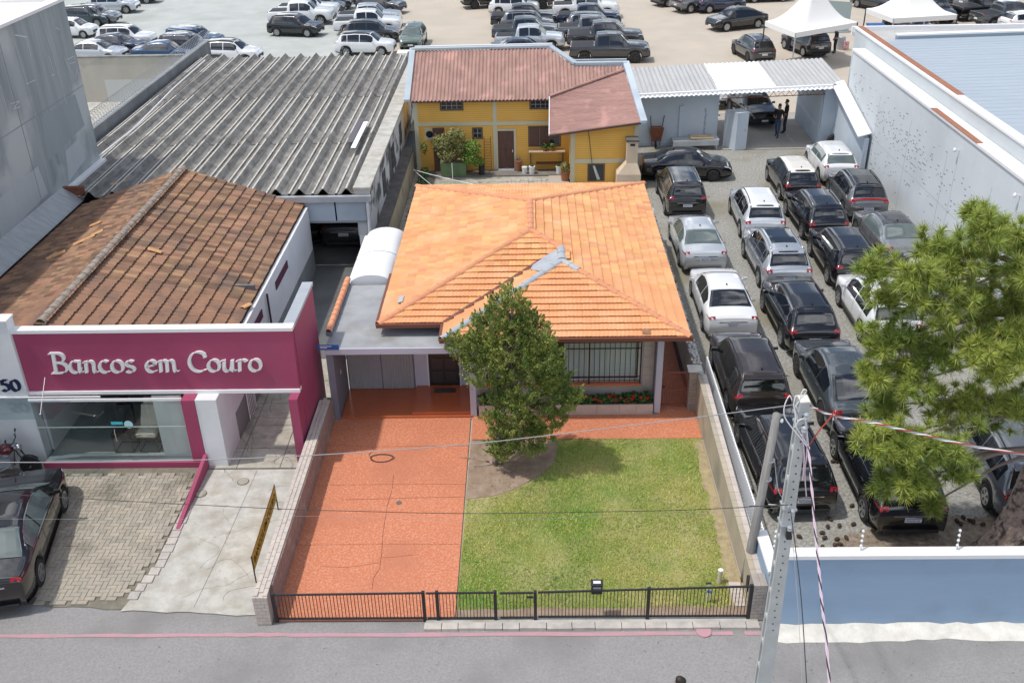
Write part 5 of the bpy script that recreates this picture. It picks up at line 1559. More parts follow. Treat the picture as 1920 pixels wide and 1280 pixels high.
part('top', MB().box(0.0, 1.75, 45.75, 46.15, 1.02, 1.07), wood_pale, bh)
for (x, y) in ((0.08, 45.8), (1.65, 45.8), (.08, 46.1), (1.65, 46.1)):
    part('leg', MB().box(x - .03, x + .03, y - .03, y + .03, .06, 1.02), dark_wood, bh)
part('lower_shelf', MB().box(0.35, 1.6, 45.8, 46.1, .42, .46), dark_wood, bh)
def pot(name, label, x, y, z, r, h, mat, leaf=None, n=90, spread=.16):
    t = thing(name, label, 'pot', (x, y, z))
    part('pot', MB().lathe((x, y, z), [(r * .8, 0), (r, h), (r * 1.08, h), (r * 1.08, h + .02), (r * .85, h + .02)], 14), mat, t)
    if leaf:
        leaf_cloud([(x, y, z + h + spread * .7, spread, spread, spread)], n, .05, leaf, 'plant', t, int(abs(x * 100)) + 3, 0.1)
    return t
clay = M('clay_pot', (0.30, 0.13, 0.07), None)
pot('flower_pot', 'squat clay pot with spiky plant at the left of the shelf top', .75, 45.9, 1.07, .11, .14, clay, dark_leaf)
pot('flower_pot', 'clay pot with spiky plant at the right of the shelf top', 1.1, 45.9, 1.07, .11, .14, clay, bright_leaf)
pot('white_pot', 'white cylinder pot with greenish label beside the bench legs', -.22, 45.6, .06, .13, .30, plate_white)
pot('white_pot', 'white cylinder pot under the left end of the shelf', .14, 45.55, .06, .15, .34, plate_white, dark_leaf, 40, .08)
pot('white_pot', 'white cylinder pot under the right end of the shelf', 1.45, 45.5, .06, .15, .34, plate_white, dark_leaf, 60, .1)
pot('clay_pot', 'stack of brown clay pots right of the back door', -.52, 45.95, .06, .16, .5, clay, twig, 30, .12)
pot('black_pot', 'black plastic pot right of the shrub', -2.3, 45.5, .06, .15, .42, plastic, dark_leaf, 60, .12)
pot('clay_pot', 'large brown pot with a leafy plant at the corner of the yellow wing', 1.72, 44.6, 0, .22, .45, clay, shrub_leaf, 260, .3)
part('yard_door_leaf', MB().box(-4.62, -4.05, 45.95, 46.0, .06, 2.25), dark_wood, yh)
cl = thing('clothes_line', 'pale cord lines strung across the back yard', 'cord', (-4, 40, 1.5))
part('cord', MB().tube(catenary(gx(775, 318, -5.3), (-.3, 37.2, 2.2), .1), 0.014, 4), trim_white, cl)
part('cord', MB().tube(catenary(gx(775, 318, -5.3), (-3.0, 36.6, 2.2), .1), 0.012, 4), trim_white, cl)
part('line_pole', MB().tube([(-3.65, 44.6, 0), (-3.65, 44.6, .95)], 0.02, 6), trim_white, cl)
hpw = thing('alley_plants', 'untidy green plants along the foot of the stained wall', 'plants', (-5, 41, 0))
leaf_cloud([(-5.0, 37.5 + i * .9, .25 + .1 * (i % 3), .28, .4, .28) for i in range(9)] + [(-5.05, 45.6, 1.4, .2, .2, .35)], 1500, .06, dark_leaf, 'foliage', hpw, 55, .3)

# ------------------------------------------------------------------ pale shed and gateway
ps_ = thing('gateway_shed', 'pale blue grey lean-to with white and grey sheet roof over a vehicle gateway', 'shed', (10, 50, 0))
part('left_wall', MB().box(5.25, 9.75, 49.75, 49.95, 0, 2.72), pale_blue, ps_)
part('left_wall_end', MB().box(9.55, 9.75, 49.952, 53.0, 0, 2.72), pale_blue, ps_)
part('wall_pipe', MB().box(7.75, 7.98, 49.66, 49.748, 0, 2.1), pale_blue, ps_)
part('right_wall', MB().box(14.9, 15.1, 49.55, 54.2, 0, 3.06), pale_blue, ps_)
part('right_pier', MB().box(14.95, 15.86, 49.35, 49.55, 0, 3.06), pale_blue, ps_)
part('right_low_wall', MB().prism([(15.58, 44.4, 0), (15.58, 44.4, 1.9), (15.58, 49.34, 3.04), (15.58, 49.34, 0)], (0.2, 0, 0)), pale_blue, ps_)
part('flashing', MB().hexa([(15.25, 44.4, 1.98), (15.84, 44.4, 2.14), (15.84, 49.5, 3.3), (15.25, 49.5, 3.14)], [(15.25, 44.4, 2.03), (15.84, 44.4, 2.19), (15.84, 49.5, 3.35), (15.25, 49.5, 3.19)]), trim_white, ps_)
wall_stain = MB()
for k in range(16):
    x0 = 9.05 + RND.uniform(-.03, .05)
    z = .35 + k * .10
    wall_stain.box(x0, x0 + RND.uniform(.06, .14), 49.742, 49.747, z, z + .07)
part('flaked_paint', wall_stain, M('flaked_paint', (0.28, 0.33, 0.38), None), ps_)
def tilt(x):
    return (x - 5.3) * 0.034
def wave_sheet(x0, x1, y0, y1, z0, z1, pitch, amp, mat, nm):
    n = max(8, int((x1 - x0) / pitch * 4))
    f, b = [], []
    for i in range(n + 1):
        x = x0 + (x1 - x0) * i / n
        w_ = amp * math.cos(2 * math.pi * x / pitch) + tilt(x)
        f.append((x, y0, z0 + w_))
        b.append((x, y1, z1 + w_))
    mb = MB().grid([f, b])
    mb.add(f + [(p[0], p[1], p[2] - .03) for p in f], [(i, i + n + 1, i + n + 2, i + 1) for i in range(n)])
    return part(nm, mb, mat, ps_)
edges = [5.3, 7.2, 8.4, 9.55, 10.0, 12.45, 13.9, 15.9]
mats_ = [grey_sheet, grey_sheet, grey_sheet, white_sheet, white_sheet, grey_sheet, grey_sheet]
yb = 53.9
for i in range(7):
    wave_sheet(edges[i], edges[i + 1] - .01, 49.2 + (.0 if i % 2 else .01), yb, 2.86 + .008 * (i % 2), 3.06 + .008 * (i % 2), 0.24, 0.03, mats_[i], 'roof_sheet')
part('eave_strip', MB().hexa([(5.3, 49.02, 2.80), (15.2, 49.02, 3.14), (15.2, 49.18, 3.14), (5.3, 49.18, 2.80)], [(5.3, 49.02, 2.90), (15.2, 49.02, 3.24), (15.2, 49.18, 3.24), (5.3, 49.18, 2.90)]), trim_white, ps_)
wave_sheet(5.3, 15.2, 48.86, 49.02, 2.76, 2.80, 0.24, 0.03, white_sheet, 'eave_sheet')
tru = MB()
for z in (2.42, 2.66):
    tru.tube([(9.75, 49.3, z + .14), (14.95, 49.3, z + .28)], 0.022, 5)
for i in range(13):
    x = 9.75 + i * .4
    tru.tube([(x, 49.3, 2.54 + .01 * i), (x + .2, 49.3, 2.78 + .01 * i), (x + .4, 49.3, 2.54 + .01 * i)], 0.014, 4)
part('truss', tru, rust, ps_)
od = thing('open_metal_door', 'pale blue metal door leaf standing ajar at the gateway', 'door', (10.4, 49.4, 0))
part('leaf', MB().hexa([(10.05, 49.5, 0), (10.55, 48.75, 0), (11.15, 48.95, 0), (10.85, 49.6, 0)], [(10.05, 49.5, 1.95), (10.55, 48.75, 1.95), (11.15, 48.95, 1.95), (10.85, 49.6, 1.95)]), pale_blue, od)
part('door_handle', MB().box(11.0, 11.04, 48.86, 48.9, .95, 1.1), chrome, od)
wt = thing('work_table', 'low metal bench with pale planks against the lean-to wall', 'bench', (8.6, 49.2, 0))
part('bench_top', MB().hexa([(7.4, 48.95, .42), (9.75, 48.9, .5), (9.75, 49.6, .5), (7.4, 49.65, .42)], [(7.4, 48.95, .48), (9.75, 48.9, .56), (9.75, 49.6, .56), (7.4, 49.65, .48)]), grey_metal, wt)
part('apron', MB().hexa([(7.4, 48.93, .22), (9.72, 48.88, .26), (9.72, 48.9, .26), (7.4, 48.95, .22)], [(7.4, 48.93, .44), (9.72, 48.88, .5), (9.72, 48.9, .5), (7.4, 48.95, .44)]), grey_metal, wt)
for x in (7.5, 9.65):
    part('leg', MB().box(x - .03, x + .03, 49.0, 49.06, 0, .44), grey_metal, wt)
for i in range(3):
    part('plank', MB().box(8.3, 9.5, 49.0 + i * .2, 49.17 + i * .2, .57, .63), wood_pale, wt)
# wheelbarrow leaning on the wall
wb = thing('wheelbarrow', 'rusty red wheelbarrow tipped upright against the pale wall', 'wheelbarrow', (6.6, 49.4, 0))
trm = MB().hexa([(6.35, 49.45, .35), (6.85, 49.45, .35), (6.78, 49.62, .35), (6.42, 49.62, .35)], [(6.25, 49.25, 1.10), (6.95, 49.25, 1.10), (6.85, 49.62, 1.10), (6.35, 49.62, 1.10)])
part('tray', trm, rust, wb)
part('handle', MB().tube([(6.4, 49.55, .1), (6.32, 49.62, 1.0), (6.28, 49.66, 1.62)], 0.02, 6), black_metal, wb)
part('handle', MB().tube([(6.8, 49.55, .1), (6.88, 49.62, 1.0), (6.98, 49.66, 1.62)], 0.02, 6), black_metal, wb)
part('wheel', MB().lathe((6.57, 49.4, .18), [(.05, -.04), (.17, -.04), (.18, 0), (.17, .04), (.05, .04)], 14, 'X'), rubber, wb)
for (x0, x1, lbl) in ((7.98, 8.2, 'small black bin beside the wheelbarrow at the wall'),):
    t = thing('black_bin', lbl, 'bin', (8.08, 49.3, 0))
    part('body', MB().hexa([(x0, 49.2, 0), (x1, 49.2, 0), (x1, 49.5, 0), (x0, 49.5, 0)], [(x0 - .03, 49.17, .42), (x1 + .03, 49.17, .42), (x1 + .03, 49.53, .42), (x0 - .03, 49.53, .42)]), plastic, t)
    part('lid', MB().box(x0 - .04, x1 + .04, 49.16, 49.54, .422, .45), black_metal, t)
c = g(1555, 275)
t = thing('dark_box', 'small dark slanted box at the foot of the right gateway pier', 'box', (c.x, c.y, 0))
part('body', MB().hexa([(15.1, 48.7, 0), (15.5, 48.8, 0), (15.5, 49.1, 0), (15.1, 49.0, 0)], [(15.3, 48.75, .6), (15.55, 48.85, .75), (15.55, 49.1, .75), (15.3, 49.0, .6)]), plastic, t)
part('strap', MB().box(15.28, 15.56, 48.74, 48.76, .3, .36), grey_metal, t)
# glass white bucket etc. near the wing
# ------------------------------------------------------------------ big white building on the right
wbld = thing('white_block_building', 'long white painted block building with pale blue metal roof', 'building', (20, 35, 0))
RX = 15.92
part('wall', MB().box(RX, 16.5, 10.0, 48.9, 0, 4.92), right_white, wbld)
part('ledge_coping', MB().box(RX - .06, 16.48, 10.0, 48.96, 4.922, 5.02), trim_white, wbld)
part('upper_wall', MB().box(16.502, 16.72, 10.0, 50.9, 0, 5.56), M('pale_parapet_render', (0.56, 0.60, 0.62), (0.50, 0.54, 0.56), 0.6, 0.9, 0.2, 8), wbld)
part('upper_coping', MB().box(16.46, 16.86, 10.0, 50.96, 5.562, 5.64), trim_white, wbld)
for (y0, y1) in ((38.0, 51.0), (25.5, 31.2)):
    part('exposed_brick', MB().box(16.62, 16.90, y0, y1, 5.642, 5.665), terracotta, wbld)
part('exposed_brick', MB().box(RX - .07, 16.10, 33.9, 38.4, 5.0205, 5.035), terracotta, wbld)
part('roof', MB().hexa([(16.86, 10, 5.15), (60, 10, 5.9), (60, 49.6, 5.9), (16.86, 49.6, 5.15)], [(16.86, 10, 5.25), (60, 10, 6.0), (60, 49.6, 6.0), (16.86, 49.6, 5.25)]), blue_roof, wbld)
ribs = MB()
for i in range(0):
    pass
rib_me = MB().hexa([(0, -.03, 0), (43, -.03, .75), (43, .03, .75), (0, .03, 0)], [(0, -.008, .012), (43, -.008, .762), (43, .008, .762), (0, .008, .012)]).mesh('roof_rib')
rib_me.materials.append(blue_roof)
for i in range(50):
    piece('roof_rib', rib_me, wbld, (16.87, 24.5 + i * 0.5, 5.252))
part('far_parapet', MB().hexa([(18.2, 49.62, 5.0), (60, 49.62, 5.7), (60, 49.9, 5.7), (18.2, 49.9, 5.0)], [(18.2, 49.62, 5.42), (60, 49.62, 6.12), (60, 49.9, 6.12), (18.2, 49.9, 5.42)]), M('blue_grey_parapet', (0.30, 0.37, 0.42), None), wbld)
part('far_coping', MB().hexa([(18.2, 49.58, 5.424), (60, 49.58, 6.124), (60, 49.98, 6.124), (18.2, 49.98, 5.424)], [(18.2, 49.58, 5.5), (60, 49.58, 6.2), (60, 49.98, 6.2), (18.2, 49.98, 5.5)]), trim_white, wbld)
part('rear_flat_roof', MB().box(16.9, 60, 49.99, 52.6, 4.9, 5.1), M('rear_flat_roof', (0.42, 0.42, 0.41), (0.50, 0.50, 0.48), .6), wbld)
part('rear_coping', MB().box(16.9, 60, 52.602, 52.8, 4.9, 5.3), trim_white, wbld)
# joints, panel lines and the dark pits where mortar is missing
jm = MB().box(RX - .004, RX - .001, 24, 48.8, 1.93, 1.965)
for y in (44.2, 40.2, 36.2, 32.2, 28.2):
    jm.box(RX - .0045, RX - .001, y, y + .035, 0.0, 4.0)
part('wall_joint', jm, M('wall_joint', (0.46, 0.50, 0.53), None), wbld)
pm_ = MB()
rr = random.Random(14)
clusters = [(42.2, 2.9, 1.3, .45, 60), (39.0, 2.9, 1.5, .5, 70), (36.2, 3.0, 1.4, .35, 34), (45.5, 2.7, 1.4, .8, 28), (44.5, 1.2, 1.5, .6, 26), (41.2, 1.1, 1.6, .5, 20), (38.5, 2.0, 2.0, .6, 24), (34.5, 2.4, 1.6, .6, 24), (34.0, 1.0, 2.2, .5, 14), (47.3, 3.6, .9, .6, 22), (31, 2.8, 2, .6, 14)]
for (cy, cz, sy_, sz_, n) in clusters:
    for k in range(n):
        y, z = rr.gauss(cy, sy_), round(rr.gauss(cz, sz_) / .10) * .10
        if 0.1 < z < 4.2 and 25 < y < 48.6:
            l = rr.uniform(.05, .2)
            pm_.box(RX - .003, RX - .0005, y, y + l, z, z + .03)
part('mortar_pits', pm_, M('pit_dark', (0.12, 0.13, 0.14), None), wbld, kind='stuff')
cm_ = MB()
for k in range(46):
    z = .05 + k * .1
    if z < 4.2:
        cm_.box(RX - .0022, RX - .0006, 20, 48.7, z, z + .012)
part('block_courses', cm_, M('course_grey', (0.56, 0.60, 0.63), None), wbld, kind='stuff')
for (px, py) in ((1799, 282), (1913, 367)):
    c = gx(px, py, RX)
    wlmp = thing('wall_lamp', 'small white wall lamp on the white block wall, ' + ('nearer the gateway' if px < 1850 else 'nearer the pine'), 'lamp', c)
    part('arm', MB().tube([(c.x, c.y, c.z), (c.x - .14, c.y, c.z + .05)], 0.02, 6), trim_white, wlmp)
    part('globe', MB().lathe((c.x - .18, c.y, c.z), [(.01, -.06), (.05, -.05), (.07, 0), (.05, .06), (.02, .1)], 10), trim_white, wlmp, True)
    part('conduit', MB().box(RX - .012, RX - .001, c.y - .01, c.y + .01, 1.0, c.z), right_white, wlmp)

# ------------------------------------------------------------------ blue street wall on the right
blw = thing('blue_street_wall', 'blue painted street wall with white coping in front of the car lot', 'wall', (10, 15.9, 0))
part('wall', MB().box(5.10, 24, 15.82, 16.0, 0.0, 1.95), blue_wall, blw)
part('coping', MB().box(5.34, 24, 15.78, 16.06, 1.952, 2.05), trim_white, blw)
part('return_wall', MB().hexa([(5.1, 16.002, 0), (5.28, 16.002, 0), (5.28, 17.4, 0), (5.1, 17.4, 0)], [(5.1, 16.002, 1.30), (5.28, 16.002, 1.30), (5.28, 17.4, 1.30), (5.1, 17.4, 1.30)]), blue_wall, blw)
part('return_coping', MB().hexa([(5.06, 15.76, 1.302), (5.32, 15.76, 1.302), (5.32, 17.44, 1.302), (5.06, 17.44, 1.302)], [(5.06, 15.76, 1.37), (5.32, 15.76, 1.37), (5.32, 17.44, 1.37), (5.06, 17.44, 1.37)]) if False else MB().box(5.06, 5.32, 16.07, 17.44, 1.302, 1.37), trim_white, blw)
wbm = MB()
n = 60
top, bot = [], []
rr = random.Random(6)
for i in range(n + 1):
    x = 5.12 + 19 * i / n
    top.append((x, 15.815, 0.10 + rr.uniform(-.03, .05)))
    bot.append((x, 15.40 + rr.uniform(-.05, .05) - .05 * math.sin(i * .4), -0.012))
mid = [(p[0], 15.60 + rr.uniform(-.03, .03), 0.07 + rr.uniform(-.015, .015)) for p in top]
wbm.grid([bot, mid, top])
part('plinth_render', wbm, white_rough, blw)
for k, (px, py) in enumerate(((1612, 1040), (1792, 1038), (1450, 1042))):
    c = gy(px, py, 15.95)
    t = thing('electric_fence_post', ('thin electric fence post with white insulators near the middle of the blue wall', 'thin electric fence post with white insulators nearest the pine trunk', 'thin electric fence post with white insulators next to the concrete pole')[k], 'fence post', (c.x, 15.95, 2.05))
    part('rod', MB().tube([(c.x, 15.95, 2.03), (c.x + .03, 16.05, 2.52)], 0.012, 5), grey_metal, t)
    for i in range(4):
        part('insulator', MB().lathe((c.x + .006 * i, 15.97 + .025 * i, 2.14 + i * .11), [(.02, 0), (.032, .02), (.02, .05)], 8), trim_white, t)

# ------------------------------------------------------------------ cars: one lofted body per type, lamps, glass and trim cut from its surface
def lin(pts, x):
    if x <= pts[0][0]:
        return pts[0][1]
    for (a, b), (c, d) in zip(pts[:-1], pts[1:]):
        if x <= c:
            t = (x - a) / (c - a)
            t2 = t * t * (3 - 2 * t) * 0.35 + t * 0.65
            return b + (d - b) * t2
    return pts[-1][1]
RING = 11
class CarShape:
    def __init__(s, L, W, belt, top, wheel_r, axf, axr, sill=0.24, taper_f=0.20, taper_r=0.10, tumble=0.36, arch=1.16, sharp=1.0):
        s.L, s.W, s.wr, s.axf, s.axr = L, W, wheel_r, axf, axr
        h = L / 2
        xs = set()
        n = 46
        for i in range(n + 1):
            xs.add(round(-h + L * i / n, 4))
        for c in (axf, axr):
            for i in range(-6, 7):
                xs.add(round(c + wheel_r * arch * i / 6.0, 4))
        for p in top:
            xs.add(round(p[0], 4))
        for e in (0.02, 0.05, 0.09, 0.14, 0.20, 0.28):
            xs.add(round(h - e, 4))
            xs.add(round(-h + e, 4))
        # extra stations where the roof line is steep
        for (a, b), (c, d) in zip(top[:-1], top[1:]):
            if abs(d - b) > 0.12:
                for i in range(1, 5):
                    xs.add(round(a + (c - a) * i / 5, 4))
        s.xs = sorted(x for x in xs if -h <= x <= h)
        s.rings = []
        for x in s.xs:
            zt = lin(top, x)
            zb = min(lin(belt, x), zt - 0.03)
            ef = max(0.0, (x - (h - 0.75)) / 0.75)
            er = max(0.0, ((-h + 0.6) - x) / 0.6)
            w = W / 2 * (1 - taper_f * ef ** 2.2) * (1 - taper_r * er ** 2.4)
            zs = sill + 0.10 * ef ** 3 + 0.08 * er ** 3
            for c in (axf, axr):
                R = wheel_r * arch
                if abs(x - c) < R:
                    zs = max(zs, wheel_r * 0.98 + math.sqrt(max(0, R * R - (x - c) ** 2)) * 0.98 - 0.01)
            zs = min(zs, zb - 0.10)
            hgt = zt - zb
            zm = max(zs + 0.03, zs + (zb - zs) * 0.45)
            wb = w * 0.955
            wt = max(wb - tumble * hgt - 0.02, wb * 0.55)
            ze = zt - min(0.07, hgt * 0.35)
            cr = 0.018
            s.rings.append([(0.0, zs + 0.04), (w * 0.80, zs + 0.03), (w * 0.975, zs), (w, zm), (w * 0.985, zb - 0.05 if zb - 0.05 > zm else (zm + zb) / 2), (wb, zb),
                            ((wb + wt) / 2 + 0.012 * min(1, hgt / .3), (zb + ze) / 2), (wt, ze), (wt * 0.86, zt - 0.012), (wt * 0.45, zt + cr * 0.7), (0.0, zt + cr)])
    def P(s, x, q):
        xs = s.xs
        i = 0
        while i < len(xs) - 2 and xs[i + 1] < x:
            i += 1
        t = min(1, max(0, (x - xs[i]) / (xs[i + 1] - xs[i])))
        k = min(RING - 2, int(q))
        f = q - k
        def at(r):
            return (r[k][0] + (r[k + 1][0] - r[k][0]) * f, r[k][1] + (r[k + 1][1] - r[k][1]) * f)
        a, b = at(s.rings[i]), at(s.rings[i + 1])
        return Vector((x, a[0] + (b[0] - a[0]) * t, a[1] + (b[1] - a[1]) * t))
    def body(s):
        mb = MB()
        for r, x in zip(s.rings, s.xs):
            mb.v += [(x, -y, z) for (y, z) in r] + [(x, y, z) for (y, z) in reversed(r[1:-1])]
        n = 2 * RING - 2
        m = len(s.xs)
        for i in range(m - 1):
            for k in range(n):
                mb.f.append((i * n + k, (i + 1) * n + k, (i + 1) * n + (k + 1) % n, i * n + (k + 1) % n))
        mb.f.append(tuple(range(n)))
        mb.f.append(tuple((m - 1) * n + k for k in range(n - 1, -1, -1)))
        return mb
    def patch(s, x0, x1, q0, q1, side, off=0.010, nq=4, mb=None, q0b=None, q1b=None):
        """piece of the body surface between stations x0..x1 and ring values q0..q1, lifted off it; side -1, 1 or 0 (across the middle)"""
        mb = mb or MB()
        xs = [x0] + [x for x in s.xs if x0 + 0.004 < x < x1 - 0.004] + [x1]
        rows = []
        for x in xs:
            t = (x - x0) / (x1 - x0)
            a = q0 if q0b is None else q0 + (q0b - q0) * t
            b = q1 if q1b is None else q1 + (q1b - q1) * t
            qs = sorted(set([a + (b - a) * i / nq for i in range(nq + 1)] + [k for k in range(int(math.ceil(a)), int(math.floor(b)) + 1)]))
            if len(rows) and len(qs) != len(rows[0]):
                qs = [a + (b - a) * i / (len(rows[0]) - 1) for i in range(len(rows[0]))]
            row = []
            for q in qs:
                p = s.P(x, q)
                e = 0.012
                xa, xb = max(-s.L / 2, x - e), min(s.L / 2, x + e)
                dx = s.P(xb, q) - s.P(xa, q)
                dq = s.P(x, min(RING - 1.001, q + .12)) - s.P(x, max(0, q - .12))
                nn = dx.cross(dq)
                if nn.length < 1e-9:
                    nn = Vector((0, 0, 1))
                nn.normalize()
                if nn.y < 0 and q < 8:
                    nn = -nn
                if q >= 8 and nn.z < 0:
                    nn = -nn
                row.append(p + nn * off)
            rows.append(row)
        if side == 0:
            full = [[Vector((p.x, -p.y, p.z)) for p in r] + [p for p in reversed(r)][1:] for r in rows]
            mb.grid(full)
        elif side > 0:
            mb.grid([list(reversed(r)) for r in rows])
        else:
            mb.grid([[Vector((p.x, -p.y, p.z)) for p in r] for r in rows])
        return mb

def wheel_meshes(r, w, tag_):
    ty = MB().lathe((0, 0, 0), [(r * .62, -w / 2), (r * .93, -w / 2), (r, -w * .36), (r, w * .36), (r * .93, w / 2), (r * .62, w / 2)], 22, 'Y').mesh('tyre_' + tag_, True)
    ty.materials.append(rubber)
    rm = MB()
    n = 20
    rm.lathe((0, 0, 0), [(r * .66, -w * .5), (r * .66, -w * .53), (r * .57, -w * .535), (r * .57, -w * .30), (r * .1, -w * .28)], n, 'Y')
    for k in range(5):
        a = k * 2 * math.pi / 5 + .3
        for da in (-.16, .16):
            c, s_ = math.cos(a + da), math.sin(a + da)
            tx, tz = -s_, c
            i0, o0 = r * .10, r * .60
            hw0, hw1 = r * .06, r * .075
            rm.add([(c * i0 + tx * hw0, -w * .50, s_ * i0 + tz * hw0), (c * i0 - tx * hw0, -w * .50, s_ * i0 - tz * hw0), (c * o0 - tx * hw1, -w * .52, s_ * o0 - tz * hw1), (c * o0 + tx * hw1, -w * .52, s_ * o0 + tz * hw1)], [(0, 1, 2, 3)])
    rm.lathe((0, 0, 0), [(r * .14, -w * .3), (r * .14, -w * .52), (r * .05, -w * .53)], 10, 'Y')
    rme = rm.mesh('rim_' + tag_)
    rme.materials.append(alloy)
    return ty, rme

TYPES = {}
def make_type(key, shape, xf, xr, wsF, wsR, belts, opts):
    """xf/xr: windscreen and rear window (base, roof) stations; belts: list of side window (x0, x1)"""
    s = shape
    P = []     # (name, mesh, material key, loc, children)
    me = s.body().mesh('body_' + key, True)
    P.append(('body', me, 'paint', None, []))
    def add(name, mb, mk, smooth=True, children=None):
        m = mb.mesh(name + '_' + key, smooth)
        P.append((name, m, mk, None, children or []))
    add('windscreen', s.patch(xf[1] + .03, xf[0] - .04, 7.55, 10, 0, .010), 'glass')
    add('rear_window', s.patch(xr[0] + .05, xr[1] - .03, 7.6, 10, 0, .010), 'glass')
    for sd_ in (-1, 1):
        for (x0, x1) in belts:
            add('side_window', s.patch(x0, x1, 5.16, 6.86, sd_, .009), 'glass')
    if True:
        for sd_ in (-1, 1):
            add('window_trim', s.patch(belts[0][0] - .08, belts[-1][1] + .05, 5.0, 5.13, sd_, .012, 1), 'chrome')
            add('window_trim', s.patch(belts[0][0] - .08, belts[-1][1] - .25, 6.88, 7.0, sd_, .012, 1), 'chrome')
    h = s.L / 2
    for sd_ in (-1, 1):
        add('taillight', s.patch(-h + .028, -h + opts.get('tl1', .26), 4.55, 5.05, sd_, .012, 3, q0b=4.85), 'red')
        h0 = opts.get('lampx', .10)
        add('tail_lens', s.patch(-h + .028, -h + h0, 5.0, opts.get('lq', 8.15), sd_, .012, 4), 'red')
        add('headlight', s.patch(h - .42, h - .06, 4.25, 5.6, sd_, .012, 3), 'lamp')
        add('mirror', MB().hexa([(xf[0] - .46, sd_ * (s.W / 2 - .04), opts.get('mz', 1.0) - .05), (xf[0] - .36, sd_ * (s.W / 2 - .04), opts.get('mz', 1.0) - .05), (xf[0] - .38, sd_ * (s.W / 2 + .15), opts.get('mz', 1.0) - .03), (xf[0] - .46, sd_ * (s.W / 2 + .15), opts.get('mz', 1.0) - .03)][::sd_], [(xf[0] - .46, sd_ * (s.W / 2 - .02), opts.get('mz', 1.0) + .05), (xf[0] - .38, sd_ * (s.W / 2 - .02), opts.get('mz', 1.0) + .04), (xf[0] - .40, sd_ * (s.W / 2 + .14), opts.get('mz', 1.0) + .06), (xf[0] - .46, sd_ * (s.W / 2 + .14), opts.get('mz', 1.0) + .07)][::sd_]), 'mirror', False)
    add('lower_cladding', s.patch(-h + .05, h - .05, .9, 2.15, -1, .008, 2, s.patch(-h + .05, h - .05, .9, 2.15, 1, .008, 2)), 'plastic')
    if opts.get('clad'):
        for c in (s.axf, s.axr):
            R = s.wr * 1.30
            for sd_ in (-1, 1):
                add('arch_trim', s.patch(c - R, c + R, 1.95, 2.5, sd_, .012, 2), 'plastic')
    zc = s.rings[0][2][1]
    add('rear_bumper', MB().box(-h - .035, -h + .10, -s.W * .36, s.W * .36, zc - .02, zc + .07), 'plastic', False)
    add('front_grille', MB().box(h - .10, h + .02, -s.W * .30, s.W * .30, .42, .62), 'plastic', False)
    zt0 = s.rings[0][5][1]
    pz = opts.get('pz', min(zt0 - .10, .62))
    px_ = -h - .012 + opts.get('px', 0)
    P.append(('licence_plate', MB().box(px_ - .012, px_, -.20, .20, pz - .065, pz + .065).mesh('plate_' + key), 'plate', None, [('plate_band', MB().box(px_ - .015, px_ - .0125, -.195, .195, pz + .042, pz + .064).mesh('band_' + key), 'pblue', None)]))
    P.append(('front_plate', MB().box(h + .022, h + .03, -.19, .19, .40, .50).mesh('fplate_' + key), 'plate', None, []))
    if opts.get('rails'):
        for sd_ in (-1, 1):
            pts = [s.P(x, 7.75) for x in [xr[1] + .1 + (xf[1] - xr[1] - .2) * i / 6 for i in range(7)]]
            pts = [Vector((p.x, sd_ * p.y, p.z + (.045 if 0 < i < 6 else .0))) for i, p in enumerate(pts)]
            add('roof_rail', MB().tube(pts, .02, 6), 'rail')
    if opts.get('spoiler'):
        yr = s.P(xr[1], 8).y
        zr = s.P(xr[1], 9).z
        add('spoiler', MB().hexa([(xr[1] - .16, -yr, zr - .07), (xr[1] + .05, -yr, zr - .03), (xr[1] + .05, yr, zr - .03), (xr[1] - .16, yr, zr - .07)], [(xr[1] - .16, -yr * .96, zr - .045), (xr[1] + .05, -yr * .96, zr + .012), (xr[1] + .05, yr * .96, zr + .012), (xr[1] - .16, yr * .96, zr - .045)]), 'roofpaint', False)
    add('tailgate_trim', MB().box(-h - .016, -h + .02, -s.W * .26, s.W * .26, pz + .095, pz + .125), opts.get('trim', 'chrome'), False)
    # antenna fin
    add('antenna', MB().hexa([(xr[1] + .18, -.025, s.P(xr[1] + .2, 10).z - .01), (xr[1] + .34, -.02, s.P(xr[1] + .3, 10).z - .01), (xr[1] + .34, .02, s.P(xr[1] + .3, 10).z - .01), (xr[1] + .18, .025, s.P(xr[1] + .2, 10).z - .01)], [(xr[1] + .18, -.006, s.P(xr[1] + .2, 10).z + .07), (xr[1] + .22, -.006, s.P(xr[1] + .2, 10).z + .07), (xr[1] + .22, .006, s.P(xr[1] + .2, 10).z + .07), (xr[1] + .18, .006, s.P(xr[1] + .2, 10).z + .07)]), 'plastic', False)
    # roof skin (takes a contrast colour) and optional glass roof
    add('roof_panel', s.patch(xr[1] + .02, xf[1] - .02, 7.25, 10, 0, .004), 'roofpaint')
    if key == 'suv':
        add('sunroof', s.patch(xr[1] + .55, xf[1] - .14, 8.3, 10, 0, .011), 'glass')
    # door seams and handles
    for sd_ in (-1, 1):
        for x in opts.get('seams', []):
            add('door_seam', s.patch(x - .006, x + .006, 2.3, 5.0, sd_, .004, 3), 'plastic')
        for x in opts.get('handles', []):
            p = s.P(x, 4.35)
            add('door_handle', MB().box(p.x - .09, p.x + .09, sd_ * p.y - .018, sd_ * p.y + .018, p.z - .012, p.z + .012), 'handle', False)
    # wheels
    ty, rm = wheel_meshes(s.wr, .22, key)
    W_ = []
    for ax in (s.axf, s.axr):
        for sd_ in (-1, 1):
            W_.append((ax, sd_))
    if opts.get('bed'):
        b0, b1 = opts['bed']
        add('bed_cover', s.patch(b0, b1, 7.3, 10, 0, .008), 'bed')
        add('tailgate_line', s.patch(-h + .0, -h + .03, 5.0, 10, 0, .006), 'plastic')
